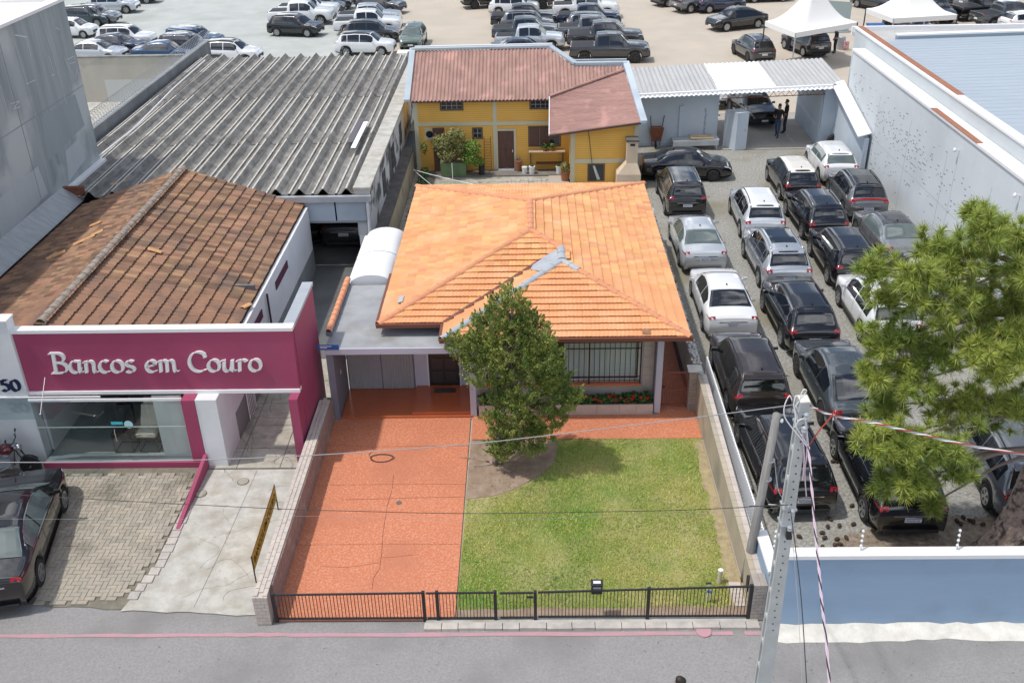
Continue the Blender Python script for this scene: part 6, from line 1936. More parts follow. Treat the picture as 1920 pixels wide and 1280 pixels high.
    TYPES[key] = (s, P, ty, rm, W_)

suv_top = [(-2.19, .80), (-2.16, .93), (-2.10, 1.02), (-2.02, 1.10), (-1.72, 1.50), (-1.50, 1.58), (-.6, 1.63), (.25, 1.61), (.52, 1.54), (1.18, 1.05), (1.6, .99), (2.0, .90), (2.12, .80), (2.19, .66)]
make_type('suv', CarShape(4.38, 1.82, [(-2.2, .96), (-1.5, 1.02), (0, .985), (1.2, .95), (2.2, .9)], suv_top, .345, 1.32, -1.32), (1.16, .5), (-2.05, -1.62), None, None,
          [(-1.62, -1.22), (-1.17, -.30), (-.24, .72)], dict(rails=True, clad=True, spoiler=True, tq0=4.3, tq1=5.8, tl1=.36, seams=(-1.16, -.27, .62), handles=(-.95, -.02), mz=1.05, pz=.68))
box_top = [(-2.18, .86), (-2.16, 1.0), (-2.11, 1.08), (-2.06, 1.13), (-1.90, 1.52), (-1.70, 1.63), (-.6, 1.68), (.25, 1.66), (.5, 1.60), (1.10, 1.10), (1.6, 1.04), (2.0, .95), (2.11, .84), (2.18, .68)]
make_type('boxsuv', CarShape(4.36, 1.82, [(-2.2, 1.0), (0, 1.02), (1.2, .99), (2.2, .93)], box_top, .355, 1.33, -1.33, tumble=.30), (1.08, .48), (-2.09, -1.82), None, None,
          [(-1.72, -1.22), (-1.17, -.30), (-.24, .66)], dict(rails=True, clad=True, spoiler=True, tq0=4.1, tq1=5.6, tl1=.26, seams=(-1.16, -.27, .60), handles=(-.95, -.02), mz=1.08, pz=.72))
sed_top = [(-2.30, .80), (-2.27, .93), (-2.18, 1.0), (-1.80, 1.03), (-1.62, 1.05), (-.95, 1.36), (-.6, 1.43), (-.1, 1.455), (.2, 1.44), (.48, 1.37), (1.28, .95), (1.7, .88), (2.10, .78), (2.22, .68), (2.30, .54)]
make_type('sedan', CarShape(4.60, 1.82, [(-2.3, .93), (-1.5, .95), (0, .92), (1.3, .86), (2.3, .8)], sed_top, .32, 1.34, -1.34, sill=.19, tumble=.48), (1.26, .44), (-1.66, -.90), None, None,
          [(-1.25, -.52), (-.46, .62)], dict(chrome=True, tq0=4.1, tq1=5.3, tl1=.40, seams=(-.49, .52), handles=(-.75, .15), mz=.94, pz=.70))
hat_top = [(-1.98, .78), (-1.96, .92), (-1.90, 1.0), (-1.84, 1.05), (-1.50, 1.40), (-1.30, 1.46), (-.5, 1.50), (.25, 1.48), (.5, 1.40), (1.15, .98), (1.5, .91), (1.80, .80), (1.90, .70), (1.98, .56)]
make_type('hatch', CarShape(3.96, 1.72, [(-2.0, .94), (-1.2, .98), (0, .93), (1.2, .88), (2, .82)], hat_top, .315, 1.22, -1.24, sill=.20, tumble=.42), (1.12, .46), (-1.87, -1.42), None, None,
          [(-1.40, -.42), (-.36, .62)], dict(spoiler=True, tq0=4.3, tq1=5.9, tl1=.30, seams=(-.39, .52), handles=(-.7, .12), mz=.96, pz=.64))
pick_top = [(-2.75, .98), (-2.73, 1.12), (-2.70, 1.15), (-1.30, 1.17), (-1.05, 1.19), (-1.02, 1.62), (-.92, 1.84), (-.2, 1.90), (.45, 1.88), (.72, 1.80), (1.30, 1.28), (1.9, 1.24), (2.50, 1.16), (2.64, 1.04), (2.74, .80)]
make_type('pickup', CarShape(5.5, 1.95, [(-2.75, 1.10), (-1.1, 1.12), (0, 1.16), (1.4, 1.13), (2.75, 1.08)], pick_top, .40, 1.72, -1.72, sill=.36, taper_r=.03, taper_f=.12, tumble=.28), (1.28, .70), (-1.03, -.90), None, None,
          [(-.80, -.06), (.0, .92)], dict(clad=True, tq0=4.0, tq1=5.0, tl1=.14, seams=(-.03, .86, -1.0), handles=(-.62, .22), mz=1.24, pz=.72, bed=(-2.62, -1.12)))
coup_top = [(-2.42, .84), (-2.39, 1.0), (-2.30, 1.08), (-2.05, 1.13), (-1.1, 1.50), (-.6, 1.62), (0, 1.66), (.35, 1.63), (.6, 1.55), (1.28, 1.08), (1.8, 1.0), (2.2, .92), (2.34, .82), (2.42, .66)]
make_type('coupe', CarShape(4.84, 1.94, [(-2.4, 1.0), (-1.5, 1.04), (0, 1.0), (1.3, .96), (2.4, .9)], coup_top, .37, 1.44, -1.44, tumble=.42), (1.26, .56), (-2.0, -1.02), None, None,
          [(-1.35, -.50), (-.44, .70)], dict(tq0=4.2, tq1=5.4, tl1=.36, seams=(-.47, .60), handles=(-.75, .1), mz=1.06, pz=.72, spoiler=False))

PAINTS = {}
def paint(c, name, metal=0.25, rough=0.22):
    if name not in PAINTS:
        PAINTS[name] = M('paint_' + name, c, None, rough=rough, metal=metal, coat=1.0, spec=.5)
    return PAINTS[name]
COLS = dict(black=((.006, .006, .008), .0), white=((.74, .75, .76), .0), silver=((.50, .53, .56), .55), lightsilver=((.58, .61, .64), .4), grey=((.17, .18, .195), .4), darkgrey=((.06, .062, .068), .4),
            brown=((.045, .034, .030), .4), slate=((.075, .088, .098), .4), blue=((.03, .075, .15), .4), navy=((.014, .025, .06), .3), green=((.10, .15, .13), .2), cream=((.74, .70, .62), .0), midgrey=((.26, .275, .29), .5), teal=((.03, .055, .065), .3))
plate_text = {}
def car(kind, col, pos, heading, label, group, roofc=None, trim=False, sunroof=False, detail=True, scale=1.0, rails=None, rimdark=False, plate=None, glass=None, cat=None):
    s, P, ty, rm, W_ = TYPES[kind]
    cat = cat or {'pickup': 'pickup truck', 'sedan': 'car', 'hatch': 'car', 'coupe': 'car'}.get(kind, 'car')
    nm = {'pickup': 'pickup_truck', 'sedan': 'parked_sedan', 'hatch': 'parked_hatchback', 'coupe': 'parked_coupe'}.get(kind, 'parked_suv')
    t = bpy.data.objects.new(nm, None)
    COL.objects.link(t)
    t.empty_display_size = .3
    t.location = (pos[0], pos[1], 0)
    t.rotation_euler = (0, 0, heading)
    t.scale = (scale, scale, scale)
    tag(t, label, cat, group)
    pm_ = paint(COLS[col][0], col, COLS[col][1])
    mats = dict(paint=pm_, glass=glass or car_glass, red=lamp_red, lamp=lamp_clear, plastic=plastic, chrome=chrome, plate=plate_white, pblue=plate_blue, mirror=pm_ if col not in ('white',) else pm_,
                rail=alloy if rails == 'silver' else plastic, roofpaint=paint(COLS[roofc][0], roofc, COLS[roofc][1]) if roofc else pm_, handle=pm_, bed=plastic)
    skip = () if detail else ('door_handle', 'antenna', 'door_seam', 'plate_band', 'window_trim')
    if not sunroof:
        skip += ('sunroof',)
    if not trim:
        skip += ('window_trim',)
    for (name, me, mk, loc, ch) in P:
        if name in skip or (name == 'roof_rail' and rails == 'none'):
            continue
        o = bpy.data.objects.new(name, me)
        COL.objects.link(o)
        o.parent = t
        if not me.materials:
            me.materials.append(None)
        o.material_slots[0].link = 'OBJECT'
        o.material_slots[0].material = mats[mk]
        for (n2, m2, k2, l2) in ch:
            if n2 in skip:
                continue
            c2 = bpy.data.objects.new(n2, m2)
            COL.objects.link(c2)
            c2.parent = o
            if not m2.materials:
                m2.materials.append(None)
            c2.material_slots[0].link = 'OBJECT'
            c2.material_slots[0].material = mats[k2]
        if plate and name == 'licence_plate':
            if plate not in plate_text:
                fm = font_mesh(plate, .078, .001)
                fm.materials.append(ink)
                plate_text[plate] = fm
            bx = me.vertices[0].co.x
            zc = (min(v.co.z for v in me.vertices) + max(v.co.z for v in me.vertices)) / 2
            c2 = bpy.data.objects.new('plate_lettering', plate_text[plate])
            COL.objects.link(c2)
            c2.parent = o
            c2.matrix_local = Matrix(((0, 0, -1, bx - .004), (-1, 0, 0, 0), (0, 1, 0, zc - .018), (0, 0, 0, 1)))
    for (ax, sd_) in W_:
        w = bpy.data.objects.new('wheel', ty)
        COL.objects.link(w)
        w.parent = t
        w.location = (ax, sd_ * (s.W / 2 - .115), s.wr)
        w.rotation_euler = (0, RND.uniform(0, 6), 0 if sd_ < 0 else math.pi)
        r = bpy.data.objects.new('rim', rm)
        COL.objects.link(r)
        r.parent = w
        if rimdark:
            r.material_slots[0].link = 'OBJECT'
            r.material_slots[0].material = dark_alloy
    return t
def car_by_wheels(kind, col, rear, front, side, label, group, **k):
    """rear, front: photo positions where the wheels of one side touch the ground; side: +1 left wheels, -1 right wheels"""
    s = TYPES[kind][0]
    a, b = g(*rear), g(*front)
    d = (b - a).normalized()
    h = math.atan2(d.y, d.x)
    left = Vector((-d.y, d.x, 0))
    sc = k.get('scale', 1.0)
    mid = (a + b) / 2 - left * side * (s.W / 2 - .06) * sc - d * (s.axf + s.axr) / 2 * sc
    return car(kind, col, (mid.x, mid.y), h, label, group, **k)
GR = 'cars parked in the gravel lot'
GB = 'vehicles parked in the rear lot'
K = .97
# --- gravel lot on the right, column by column from the garden wall
car('sedan', 'black', tuple(g(1284, 330)[:2]), math.radians(-3), 'old black saloon parked sideways beside the lean-to wall', GR, scale=.92, rimdark=True)
car_by_wheels('boxsuv', 'black', (1246.7, 402), (1231.5, 361.5), 1, 'black SUV with silver roof rails parked beside the roof edge', GR, rails='silver', scale=K, plate='RHC5A59', trim=True)
car_by_wheels('sedan', 'lightsilver', (1272.7, 497.6), (1255.8, 448.8), 1, 'silver saloon behind the white saloon near the orange roof', GR, scale=K, plate='BBL3H47', glass=clear_car_glass)
car_by_wheels('sedan', 'white', (1316.3, 617), (1296.4, 556), 1, 'white saloon nearest to the orange roof corner', GR, scale=K, plate='PPL5D77')
car_by_wheels('boxsuv', 'brown', (1360.8, 768), (1335, 692), 1, 'dark brown SUV with black rails beside the brick pillar', GR, scale=K, plate='BDZ4E14')
car_by_wheels('suv', 'black', (1424, 934), (1385, 838), 1, 'black SUV behind the two utility poles', GR, scale=K, plate='RHO6E65', trim=True)
car_by_wheels('suv', 'lightsilver', (1387, 443.7), (1368.4, 400), 1, 'pale silver SUV with white roof in front of the cream roofed car', GR, scale=K, plate='BEC4B13', roofc='white')
car_by_wheels('suv', 'silver', (1422, 536.6), (1393.6, 481), 1, 'silver SUV with large dark glass sunroof', GR, scale=1.0, plate='AUV8E27', rails='silver', sunroof=True, trim=True)
car_by_wheels('suv', 'black', (1462.8, 647.5), (1430, 583), 1, 'black SUV with chrome window line right of the white saloon', GR, scale=K, plate='BEU7I93', trim=True)
car_by_wheels('coupe', 'slate', (1535, 790), (1494.4, 707), 1, 'slate grey coupe SUV with long glossy roof', GR, scale=.95, rimdark=True, plate='RVD9I27')
car_by_wheels('suv', 'black', (1615, 969), (1564, 860), 1, 'black SUV half hidden under the pine branches', GR, scale=1.0, plate='POO9146')
car_by_wheels('suv', 'black', (1461.4, 374.8), (1437.3, 337.6), 1, 'black compact SUV with cream roof', GR, roofc='cream', rails='none', scale=.94, plate='DXF0E36')
car_by_wheels('suv', 'black', (1501.8, 446), (1473.4, 404.3), 1, 'black SUV with bright roof rails and pale rear window', GR, rails='silver', scale=.96, plate='BCT8D28')
car_by_wheels('boxsuv', 'black', (1550, 531), (1518, 478.7), 1, 'glossy black SUV left of the grey saloon', GR, scale=.96, plate='RHT7B48')
car_by_wheels('suv', 'white', (1610.4, 637), (1571.7, 572.6), 1, 'white SUV whose rear is hidden by the pine', GR, scale=.98)
car_by_wheels('hatch', 'white', (1535.7, 344), (1508.6, 305), 1, 'white hatchback nearest to the gateway', GR, plate='QHP2D87', glass=clear_car_glass)
car_by_wheels('suv', 'grey', (1581.7, 409.8), (1548.5, 361), 1, 'grey SUV with dark roof and full width red tail lamp', GR, roofc='black', scale=.97, plate='BDU6C36')
car_by_wheels('sedan', 'midgrey', (1645, 491.8), (1601.4, 437), 1, 'grey saloon with dark roof beside the white block wall', GR, roofc='darkgrey', scale=K, glass=clear_car_glass)
car_by_wheels('suv', 'grey', (1843, 945), (1790, 842), 1, 'grey SUV beside the pine trunk', GR, scale=1.0)
car_by_wheels('hatch', 'white', (1755, 590), (1705, 530), 1, 'white hatchback seen through the pine crown', GR, scale=1.0)
bar_ = bpy.data.objects
# full-width lamp of the grey SUV
for o in list(bpy.data.objects):
    if o.get('label', '') == 'grey SUV with dark roof and full width red tail lamp':
        s_ = TYPES['suv'][0]
        lb = link('tail_lamp_bar', s_.patch(-2.10, -2.04, 7.0, 10, 0, .022).mesh('tail_lamp_bar', True), lamp_red, o)
# --- forecourt
car_by_wheels('sedan', 'black', (78, 1097), (124, 952), -1, 'glossy black saloon on the paved forecourt at the left edge', None, scale=1.04, glass=clear_car_glass, trim=True)
# --- inside the ribbed-roof shed
c = g(642, 474)
car('coupe', 'darkgrey', (c.x, c.y + 2.6), math.radians(92), 'dark grey car parked inside the shed opening, plate facing out', 'cars in the shed', detail=False, plate='DDD4A44')
c = g(566, 470)
car('hatch', 'black', (c.x - .3, c.y + 2.1), math.radians(128), 'black car parked at an angle inside the shed opening', 'cars in the shed', detail=False)
# --- gateway
car('suv', 'black', tuple((g(1424, 234) + Vector((-.2, 1.35, 0)))[:2]), math.radians(-82), 'black SUV driving in through the gateway', None, scale=K, rails='silver')
car('pickup', 'white', tuple((g(1352, 205) + Vector((-.4, 2.2, 0)))[:2]), math.radians(-88), 'white van front showing behind the gateway door', GB, detail=False, scale=.9)
# --- rear lot: (kind, colour, front wheel, rear wheel or None, heading degrees, label)
def rear(kind, col, fw, heading, label, rw_=None, side=-1, **k):
    s = TYPES[kind][0]
    sc = k.get('scale', .97)
    k['scale'] = sc
    if rw_:
        return car_by_wheels(kind, col, rw_, fw, side, label, GB, detail=False, **k)
    a = g(*fw)
    h = math.radians(heading)
    d = Vector((math.cos(h), math.sin(h), 0))
    left = Vector((-d.y, d.x, 0))
    m = a - left * side * (s.W / 2 - .06) * sc - d * s.axf * sc
    return car(kind, col, (m.x, m.y), h, label, GB, detail=False, **k)
rear('boxsuv', 'lightsilver', (238, 26.5), 0, 'silver SUV standing alone at the top left of the rear lot', rails='silver', trim=True)
rear('suv', 'darkgrey', (276, 8), 0, 'dark SUV just behind the lone silver SUV')
rear('suv', 'grey', (200, 49), -3, 'grey SUV nearest below the lone silver SUV')
rear('suv', 'teal', (184, 51), -4, 'dark teal SUV beside the tall grey building')
rear('hatch', 'white', (158, 73), -6, 'white hatchback nose beside the tall grey building')
rear('boxsuv', 'white', (264, 93), -4, 'white boxy SUV with dark side windows left of the blue ones')
rear('sedan', 'navy', (244, 104), -4, 'dark blue saloon in front of the white boxy SUV')
rear('sedan', 'lightsilver', (206, 118), -3, 'pale car half hidden behind the beige wall')
rear('boxsuv', 'blue', (392, 96), -4, 'blue SUV with silver window line in the left group', rails='silver')
rear('suv', 'navy', (378, 108), -4, 'dark blue SUV in front of the blue SUV', rails='silver')
rear('sedan', 'blue', (338, 119), -3, 'blue car showing only its roof above the beige wall')
rear('suv', 'white', (462, 122), -5, 'white SUV with black roof behind the ribbed roof', roofc='black')
rear('suv', 'black', (578, 71), 0, 'black SUV with bright wheels in front of the white pickup', rw_=(519, 69))
rear('pickup', 'white', (602, 48), -1, 'white pickup behind the black SUV with bright wheels')
rear('pickup', 'white', (613, 36), -1, 'white pickup with dark bed second in its row', scale=.93)
rear('suv', 'darkgrey', (627, 29), -1, 'dark grey SUV behind two white pickups')
rear('suv', 'black', (641, 20), -1, 'black SUV fifth in the row of the white pickups')
rear('suv', 'darkgrey', (655, 9), -1, 'dark SUV at the far end of the white pickup row')
rear('suv', 'grey', (700, 0), -1, 'pale grey SUV farthest in the middle row')
rear('suv', 'darkgrey', (734, 28), 0, 'dark grey SUV beside the lot kerb line', rw_=(682, 25))
rear('pickup', 'silver', (729, 52), 0, 'silver pickup beside the lot kerb line', scale=.93)
rear('pickup', 'white', (729, 66), 0, 'white pickup between the silver pickup and a black SUV', scale=.96)
rear('suv', 'darkgrey', (727, 81), 0, 'dark SUV behind the white SUV with black roof')
rear('suv', 'white', (715, 106), 0, 'white SUV with black roof beside the lot kerb line', rw_=(651, 106), roofc='black')
car('hatch', 'green', tuple((g(771, 97) + Vector((0, 2.0, 0)))[:2]), math.radians(-91), 'old green hatchback facing the camera behind the yellow house', GB, glass=clear_car_glass)
rear('pickup', 'black', (960, 14), 0, 'black pickup at the far left of the centre group', rw_=(892, 18), rimdark=True)
rear('sedan', 'navy', (985, 13), -2, 'dark blue car behind the white wagon')
rear('suv', 'white', (992, 30), -3, 'white wagon in the centre group')
rear('pickup', 'black', (1022, 55), 0, 'black pickup with red tail lamp in the centre group', scale=.96)
rear('suv', 'grey', (1020, 62), -2, 'grey SUV in front of the black pickup with red lamp')
rear('pickup', 'slate', (1025, 80), -3, 'dark slate pickup in the centre group', scale=.92)
rear('pickup', 'lightsilver', (1034, 97), -3, 'pale silver pickup behind the yellow house roof', scale=.92)
rear('sedan', 'navy', (1012, 114), -2, 'dark blue saloon roof just above the yellow house')
rear('pickup', 'darkgrey', (1018, 18), 0, 'dark pickup far back between the two centre groups', scale=.96, rimdark=True)
rear('suv', 'white', (1120, 15), -2, 'white SUV behind the big white pickup')
rear('pickup', 'white', (1138, 36), -1, 'big white pickup in the right centre row', scale=1.0)
rear('pickup', 'navy', (1142, 53), -2, 'dark blue pickup in the right centre row', scale=.92)
rear('suv', 'grey', (1144, 66), -2, 'grey SUV in the right centre row')
rear('pickup', 'grey', (1150, 78), -2, 'grey pickup with pale bed cover in the right centre row', scale=.93)
rear('pickup', 'darkgrey', (1180, 94), -2, 'dark pickup behind the large grey pickup', scale=1.0)
rear('pickup', 'darkgrey', (1189, 119), 0, 'large dark grey pickup nearest to the yellow house roof', rw_=(1097, 119), rimdark=True, scale=1.0)
# right part of the rear lot
rear('pickup', 'grey', (1330, 12), 28, 'grey pickup with red tail lamp at the top of the rear lot', side=1, scale=.95)
rear('suv', 'navy', (1382, 22), 16, 'dark blue SUV behind the black coupe in the rear lot')
rear('suv', 'darkgrey', (1280, 3), 25, 'dark car at the far edge of the tan lot', side=1)
rear('coupe', 'black', (1363, 60), 0, 'black coupe SUV facing left in front of the white tent', rw_=(1419, 54), side=1)
rear('suv', 'darkgrey', (1375.4, 102), 0, 'dark grey SUV seen from behind near the white tent', rw_=(1401.5, 117.7), side=1, rimdark=True)
rear('boxsuv', 'darkgrey', (1470, 92), 0, 'dark grey SUV being cleaned under the white tent', rw_=(1505.6, 107), side=1)
rear('sedan', 'black', (1466, 4), 0, 'black car at the top edge above the white tent', rw_=(1416, 6))
car('suv', 'black', tuple((g(1712, 72) + Vector((0, 1.0, 0)))[:2]), math.radians(-70), 'black SUV under the second white tent', GB, detail=False)
car('suv', 'darkgrey', tuple((g(1762, 44) + Vector((0, 1.5, 0)))[:2]), math.radians(-85), 'dark car facing the camera behind the second white tent', GB, detail=False)
car('suv', 'darkgrey', tuple((g(1660, 28) + Vector((0, 2.5, 0)))[:2]), math.radians(-60), 'dark car between the two white tents', GB, detail=False)
rear('suv', 'blue', (1830, 5), 30, 'blue off-roader at the top right of the rear lot')
rear('suv', 'grey', (1868, 14), 28, 'grey SUV behind the dark pickups at the top right')
rear('pickup', 'black', (1890, 36), 14, 'black pickup with red tail lamp at the right edge', scale=.97)
rear('pickup', 'slate', (1935, 50), 12, 'slate pickup with brown bed cover at the right edge', scale=.97)
rear('hatch', 'white', (1960, 60), 12, 'white car at the extreme right behind the blue roof')

# ------------------------------------------------------------------ trees
def sprays(tufts, nleaf, size, mat, name, parent, seed, asp=0.28, spread=0.5):
    """tufts: (centre, direction, length, radius) - every tuft a spray of narrow leaves"""
    rng = np.random.default_rng(seed)
    T = len(tufts)
    C = np.array([t[0] for t in tufts])
    D = np.array([t[1] for t in tufts])
    D /= np.linalg.norm(D, axis=1)[:, None]
    Ln = np.array([t[2] for t in tufts])
    Rd = np.array([t[3] for t in tufts])
    idx = np.repeat(np.arange(T), nleaf)
    n = len(idx)
    t = rng.uniform(0, 1, n)
    jit = rng.normal(size=(n, 3)) * (Rd[idx] * (1.05 - t) * 0.6)[:, None]
    pos = C[idx] + D[idx] * (t * Ln[idx])[:, None] + jit
    ax = D[idx] + rng.normal(size=(n, 3)) * spread
    ax /= np.linalg.norm(ax, axis=1)[:, None]
    sd_ = np.cross(ax, rng.normal(size=(n, 3)))
    sd_ /= np.linalg.norm(sd_, axis=1)[:, None]
    s = (size * rng.uniform(0.6, 1.5, n))[:, None]
    V = np.stack([pos - ax * s * 0.4, pos + sd_ * s * asp, pos + ax * s, pos - sd_ * s * asp], axis=1).reshape(-1, 3)
    V -= np.array(origin(parent))
    return link(name, np_mesh(name, V, np.arange(4 * n).reshape(-1, 4)), mat, parent)

cy = thing('cypress_tree', 'dark olive cypress standing in the soil bed before the house', 'tree', (-0.99, 21.9, 0))
rng = random.Random(5)
part('trunk', MB().tube([(-0.99, 21.9, 0), (-0.95, 21.9, .5), (-0.80, 21.85, 1.4), (-0.62, 21.8, 2.6), (-0.50, 21.8, 3.8), (-0.45, 21.8, 5.0)], 0.13, 8, 0.03), bark, cy)
circ = [(957, 560, 20), (950, 590, 36), (985, 612, 36), (915, 628, 36), (868, 645, 26), (955, 650, 62), (1015, 672, 36), (915, 690, 40), (985, 720, 66), (1050, 748, 28), (1016, 786, 46), (950, 772, 44), (985, 826, 38), (945, 815, 34), (1040, 705, 26), (890, 662, 30), (1010, 640, 26), (940, 845, 20), (1075, 742, 14)]
blobs = []
for (px, py, r) in circ:
    Y = 21.8 + rng.uniform(-.25, .25)
    c = gy(px, py, Y)
    R = r / 70.0
    blobs.append((c, R))
limbs = MB()
for (c, R) in blobs:
    zb = max(.5, min(c.z - .35, 4.6))
    b0 = Vector((-0.99 + (0.54) * min(1, zb / 4.6), 21.85, zb))
    limbs.tube([b0, b0.lerp(c, .6) + Vector((0, 0, .06)), c], 0.035, 5, 0.012)
part('limb', limbs, bark, cy)
tufts = []
for (c, R) in blobs:
    n = int(60 * (R / .5) ** 2) + 12
    for k in range(n):
        d = Vector((rng.gauss(0, 1), rng.gauss(0, 1), rng.gauss(0, 1))).normalized()
        rad = R * rng.uniform(.45, 1.02)
        p = c + Vector((d.x * rad, d.y * rad * 1.0, d.z * rad))
        dr = Vector((d.x * .8, d.y * .8, .75 + d.z * .3)) + Vector((rng.gauss(0, .3), rng.gauss(0, .3), rng.gauss(0, .2)))
        tufts.append((tuple(p), tuple(dr), rng.uniform(.16, .34), rng.uniform(.07, .13)))
sprays(tufts, 90, 0.032, cyp_leaf, 'crown', cy, 3, 0.42, .6)
ft = MB()
for (dx, dy) in ((.3, -.3), (-.5, .2), (-.4, -.1)):
    ft.tube([(-1.0 + dx * .2, 21.9 + dy * .2, .03), (-1.0 + dx, 21.9 + dy, .03), (-1.0 + dx * 2, 21.9 + dy * 1.6, .02)], 0.04, 5, .012)
part('root', ft, bark, cy)

pn = thing('pine_tree', 'large pine with leaning scaly trunk and tufted needles at the right', 'tree', (11.3, 18.2, 0))
def scaly_trunk(path, radii, na=56, nz=110, seed=3):
    """trunk whose bark is cut into raised scales by deep furrows"""
    r_ = np.random.default_rng(seed)
    P = np.array(path, float)
    cum = np.concatenate([[0], np.cumsum(np.linalg.norm(np.diff(P, axis=0), axis=1))])
    t = np.linspace(0, cum[-1], nz)
    C = np.stack([np.interp(t, cum, P[:, k]) for k in range(3)], axis=1)
    R = np.interp(t, cum, radii)
    seeds = np.column_stack([r_.uniform(0, 2 * math.pi, 420), r_.uniform(-.2, cum[-1] + .2, 420)])
    A = np.arange(na) * 2 * math.pi / na
    V = np.zeros((nz, na, 3))
    for i in range(nz):
        da = (A[:, None] - seeds[None, :, 0] + math.pi) % (2 * math.pi) - math.pi
        d = np.hypot(da * .40 * 1.9, (t[i] - seeds[None, :, 1]))
        d.sort(axis=1)
        edge = np.clip((d[:, 1] - d[:, 0]) / .07, 0, 1)
        rr_ = R[i] * (1 + .05 * np.sin(3 * A + t[i])) + .035 * edge - .02 + r_.uniform(-.004, .004, na)
        if t[i] < .5:
            rr_ = rr_ * (1 + (.5 - t[i]) * .5 * (.5 + .5 * np.sin(5 * A + 1)))
        V[i, :, 0] = C[i, 0] + rr_ * np.cos(A)
        V[i, :, 1] = C[i, 1] + rr_ * np.sin(A)
        V[i, :, 2] = C[i, 2]
    mb = MB()
    mb.grid([[tuple(V[i, k % na]) for k in range(na + 1)] for i in range(nz)])
    return mb
part('trunk', scaly_trunk([(11.15, 18.15, 0), (11.35, 18.2, .5), (11.62, 18.35, 1.4), (11.85, 18.6, 2.6), (11.75, 18.9, 4.2), (11.2, 19.2, 6.0), (10.7, 19.3, 7.5)], [.50, .43, .39, .36, .30, .22, .10]), bark, pn)
sil = [(1640, 505, 38), (1668, 560, 48), (1640, 640, 42), (1690, 640, 60), (1720, 520, 40), (1760, 560, 60), (1740, 470, 40), (1800, 480, 48), (1850, 430, 50), (1905, 450, 50), (1830, 560, 60), (1900, 560, 60), (1760, 660, 62), (1830, 650, 62), (1900, 660, 62), (1700, 720, 60), (1660, 760, 46), (1780, 760, 60), (1850, 760, 58), (1910, 770, 50), (1640, 830, 46), (1690, 830, 52), (1760, 840, 48), (1660, 900, 34), (1720, 900, 46), (1790, 880, 40), (1745, 945, 26), (1700, 880, 40), (1640, 700, 34), (1875, 690, 50), (1940, 520, 50), (1950, 650, 60), (1960, 780, 50), (1830, 400, 26)]
tf = []
br = MB()
rng = random.Random(9)
forks = [Vector((11.78, 18.85, 3.8)), Vector((11.5, 19.05, 5.0)), Vector((11.2, 19.2, 6.0)), Vector((10.9, 19.25, 6.9)), Vector((11.85, 18.6, 2.8))]
for (px, py, r) in sil:
    Yc = 18.6 + rng.uniform(-.7, .7) if py < 800 else 17.9 + rng.uniform(-.4, .5)
    c = gy(px, py, Yc)
    f = min(forks, key=lambda q: (q - c).length + (2.0 if q.z > c.z + .8 else 0))
    m1 = f.lerp(c, .45) + Vector((0, 0, .18))
    br.tube([f, m1, c], [.05, .035, .018], 6)
    for q in (.35, .55, .75, .9):
        p = f.lerp(m1, q * 2) if q < .5 else m1.lerp(c, q * 2 - 1)
        for _ in range(2 if p.z > 3.4 else 0):
            p2 = p + Vector((rng.gauss(0, .16), rng.gauss(0, .16), rng.uniform(.02, .26)))
            tf.append((p2, Vector((rng.gauss(0, .5), rng.gauss(0, .5), .8)).normalized()))
    n = max(14, int(r / 1.35))
    for k in range(n):
        off = Vector((rng.gauss(0, 1), rng.gauss(0, 1.1), rng.gauss(0, .8)))
        off = off.normalized() * (r / 92.0) * rng.uniform(.15, 1.12)
        p = c + off
        if k % 2 == 0:
            br.tube([c, c.lerp(p, .55) + Vector((0, 0, -.04)), p], [.009, .007, .006], 4)
        d = off.normalized() * .7 + Vector((rng.gauss(0, .3), rng.gauss(0, .3), .75))
        tf.append((p, d.normalized()))
part('limb', br, twig, pn)
nr = np.random.default_rng(7)
NV, NN = [], 90
for (p, d) in tf:
    L0 = nr.uniform(.24, .34)
    dv = np.array(d)
    a = nr.normal(size=(NN, 3))
    a /= np.linalg.norm(a, axis=1)[:, None]
    ax = a + dv * nr.uniform(.25, 1.5, NN)[:, None]
    ax /= np.linalg.norm(ax, axis=1)[:, None]
    L = L0 * nr.uniform(.7, 1.1, NN)[:, None]
    sd_ = np.cross(ax, nr.normal(size=(NN, 3)))
    sd_ /= np.linalg.norm(sd_, axis=1)[:, None]
    base = np.array(p) - dv * nr.uniform(0, .10, NN)[:, None]
    tip = base + ax * L + np.array([0, 0, -.035]) * (L / .28)
    NV.append(np.stack([base - sd_ * .0095, base + sd_ * .0095, tip], axis=1).reshape(-1, 3))
NV = np.concatenate(NV) - np.array(origin(pn))
link('crown', np_mesh('pine_crown', NV, np.arange(len(NV)).reshape(-1, 3)), pine_needle, pn)
# fallen cones
cone = MB().lathe((0, 0, .035), [(.01, -.06), (.028, -.045), (.022, -.035), (.038, -.02), (.030, -.008), (.040, .008), (.028, .02), (.032, .03), (.012, .055)], 8, 'X').mesh('pine_cone')
cone.materials.append(cone_m)
k = 0
for (px, py) in ((1498, 1008), (1541, 1000), (1546, 1010), (1568, 1012), (1574, 1022), (1552, 989), (1541, 1027), (1573, 987), (1586, 1010), (1562, 867), (1569, 866), (1597, 950), (1408, 922), (1564, 1023), (1549, 1035), (1806, 972), (1818, 977), (1802, 984), (1793, 978), (1825, 980), (1842, 985), (1477, 1036), (1600, 985), (1555, 975)):
    p = g(px, py)
    o = link('pine_cone', cone, None)
    o.location = (p.x, p.y, .006)
    o.rotation_euler = (rng.uniform(-.3, .3), 0, rng.uniform(0, 6.28))
    o.scale = (1.3, 1.3, 1.3)
    tag(o, 'small dark pine cone fallen on the littered ground near the blue wall', 'pine cone', 'fallen pine cones')

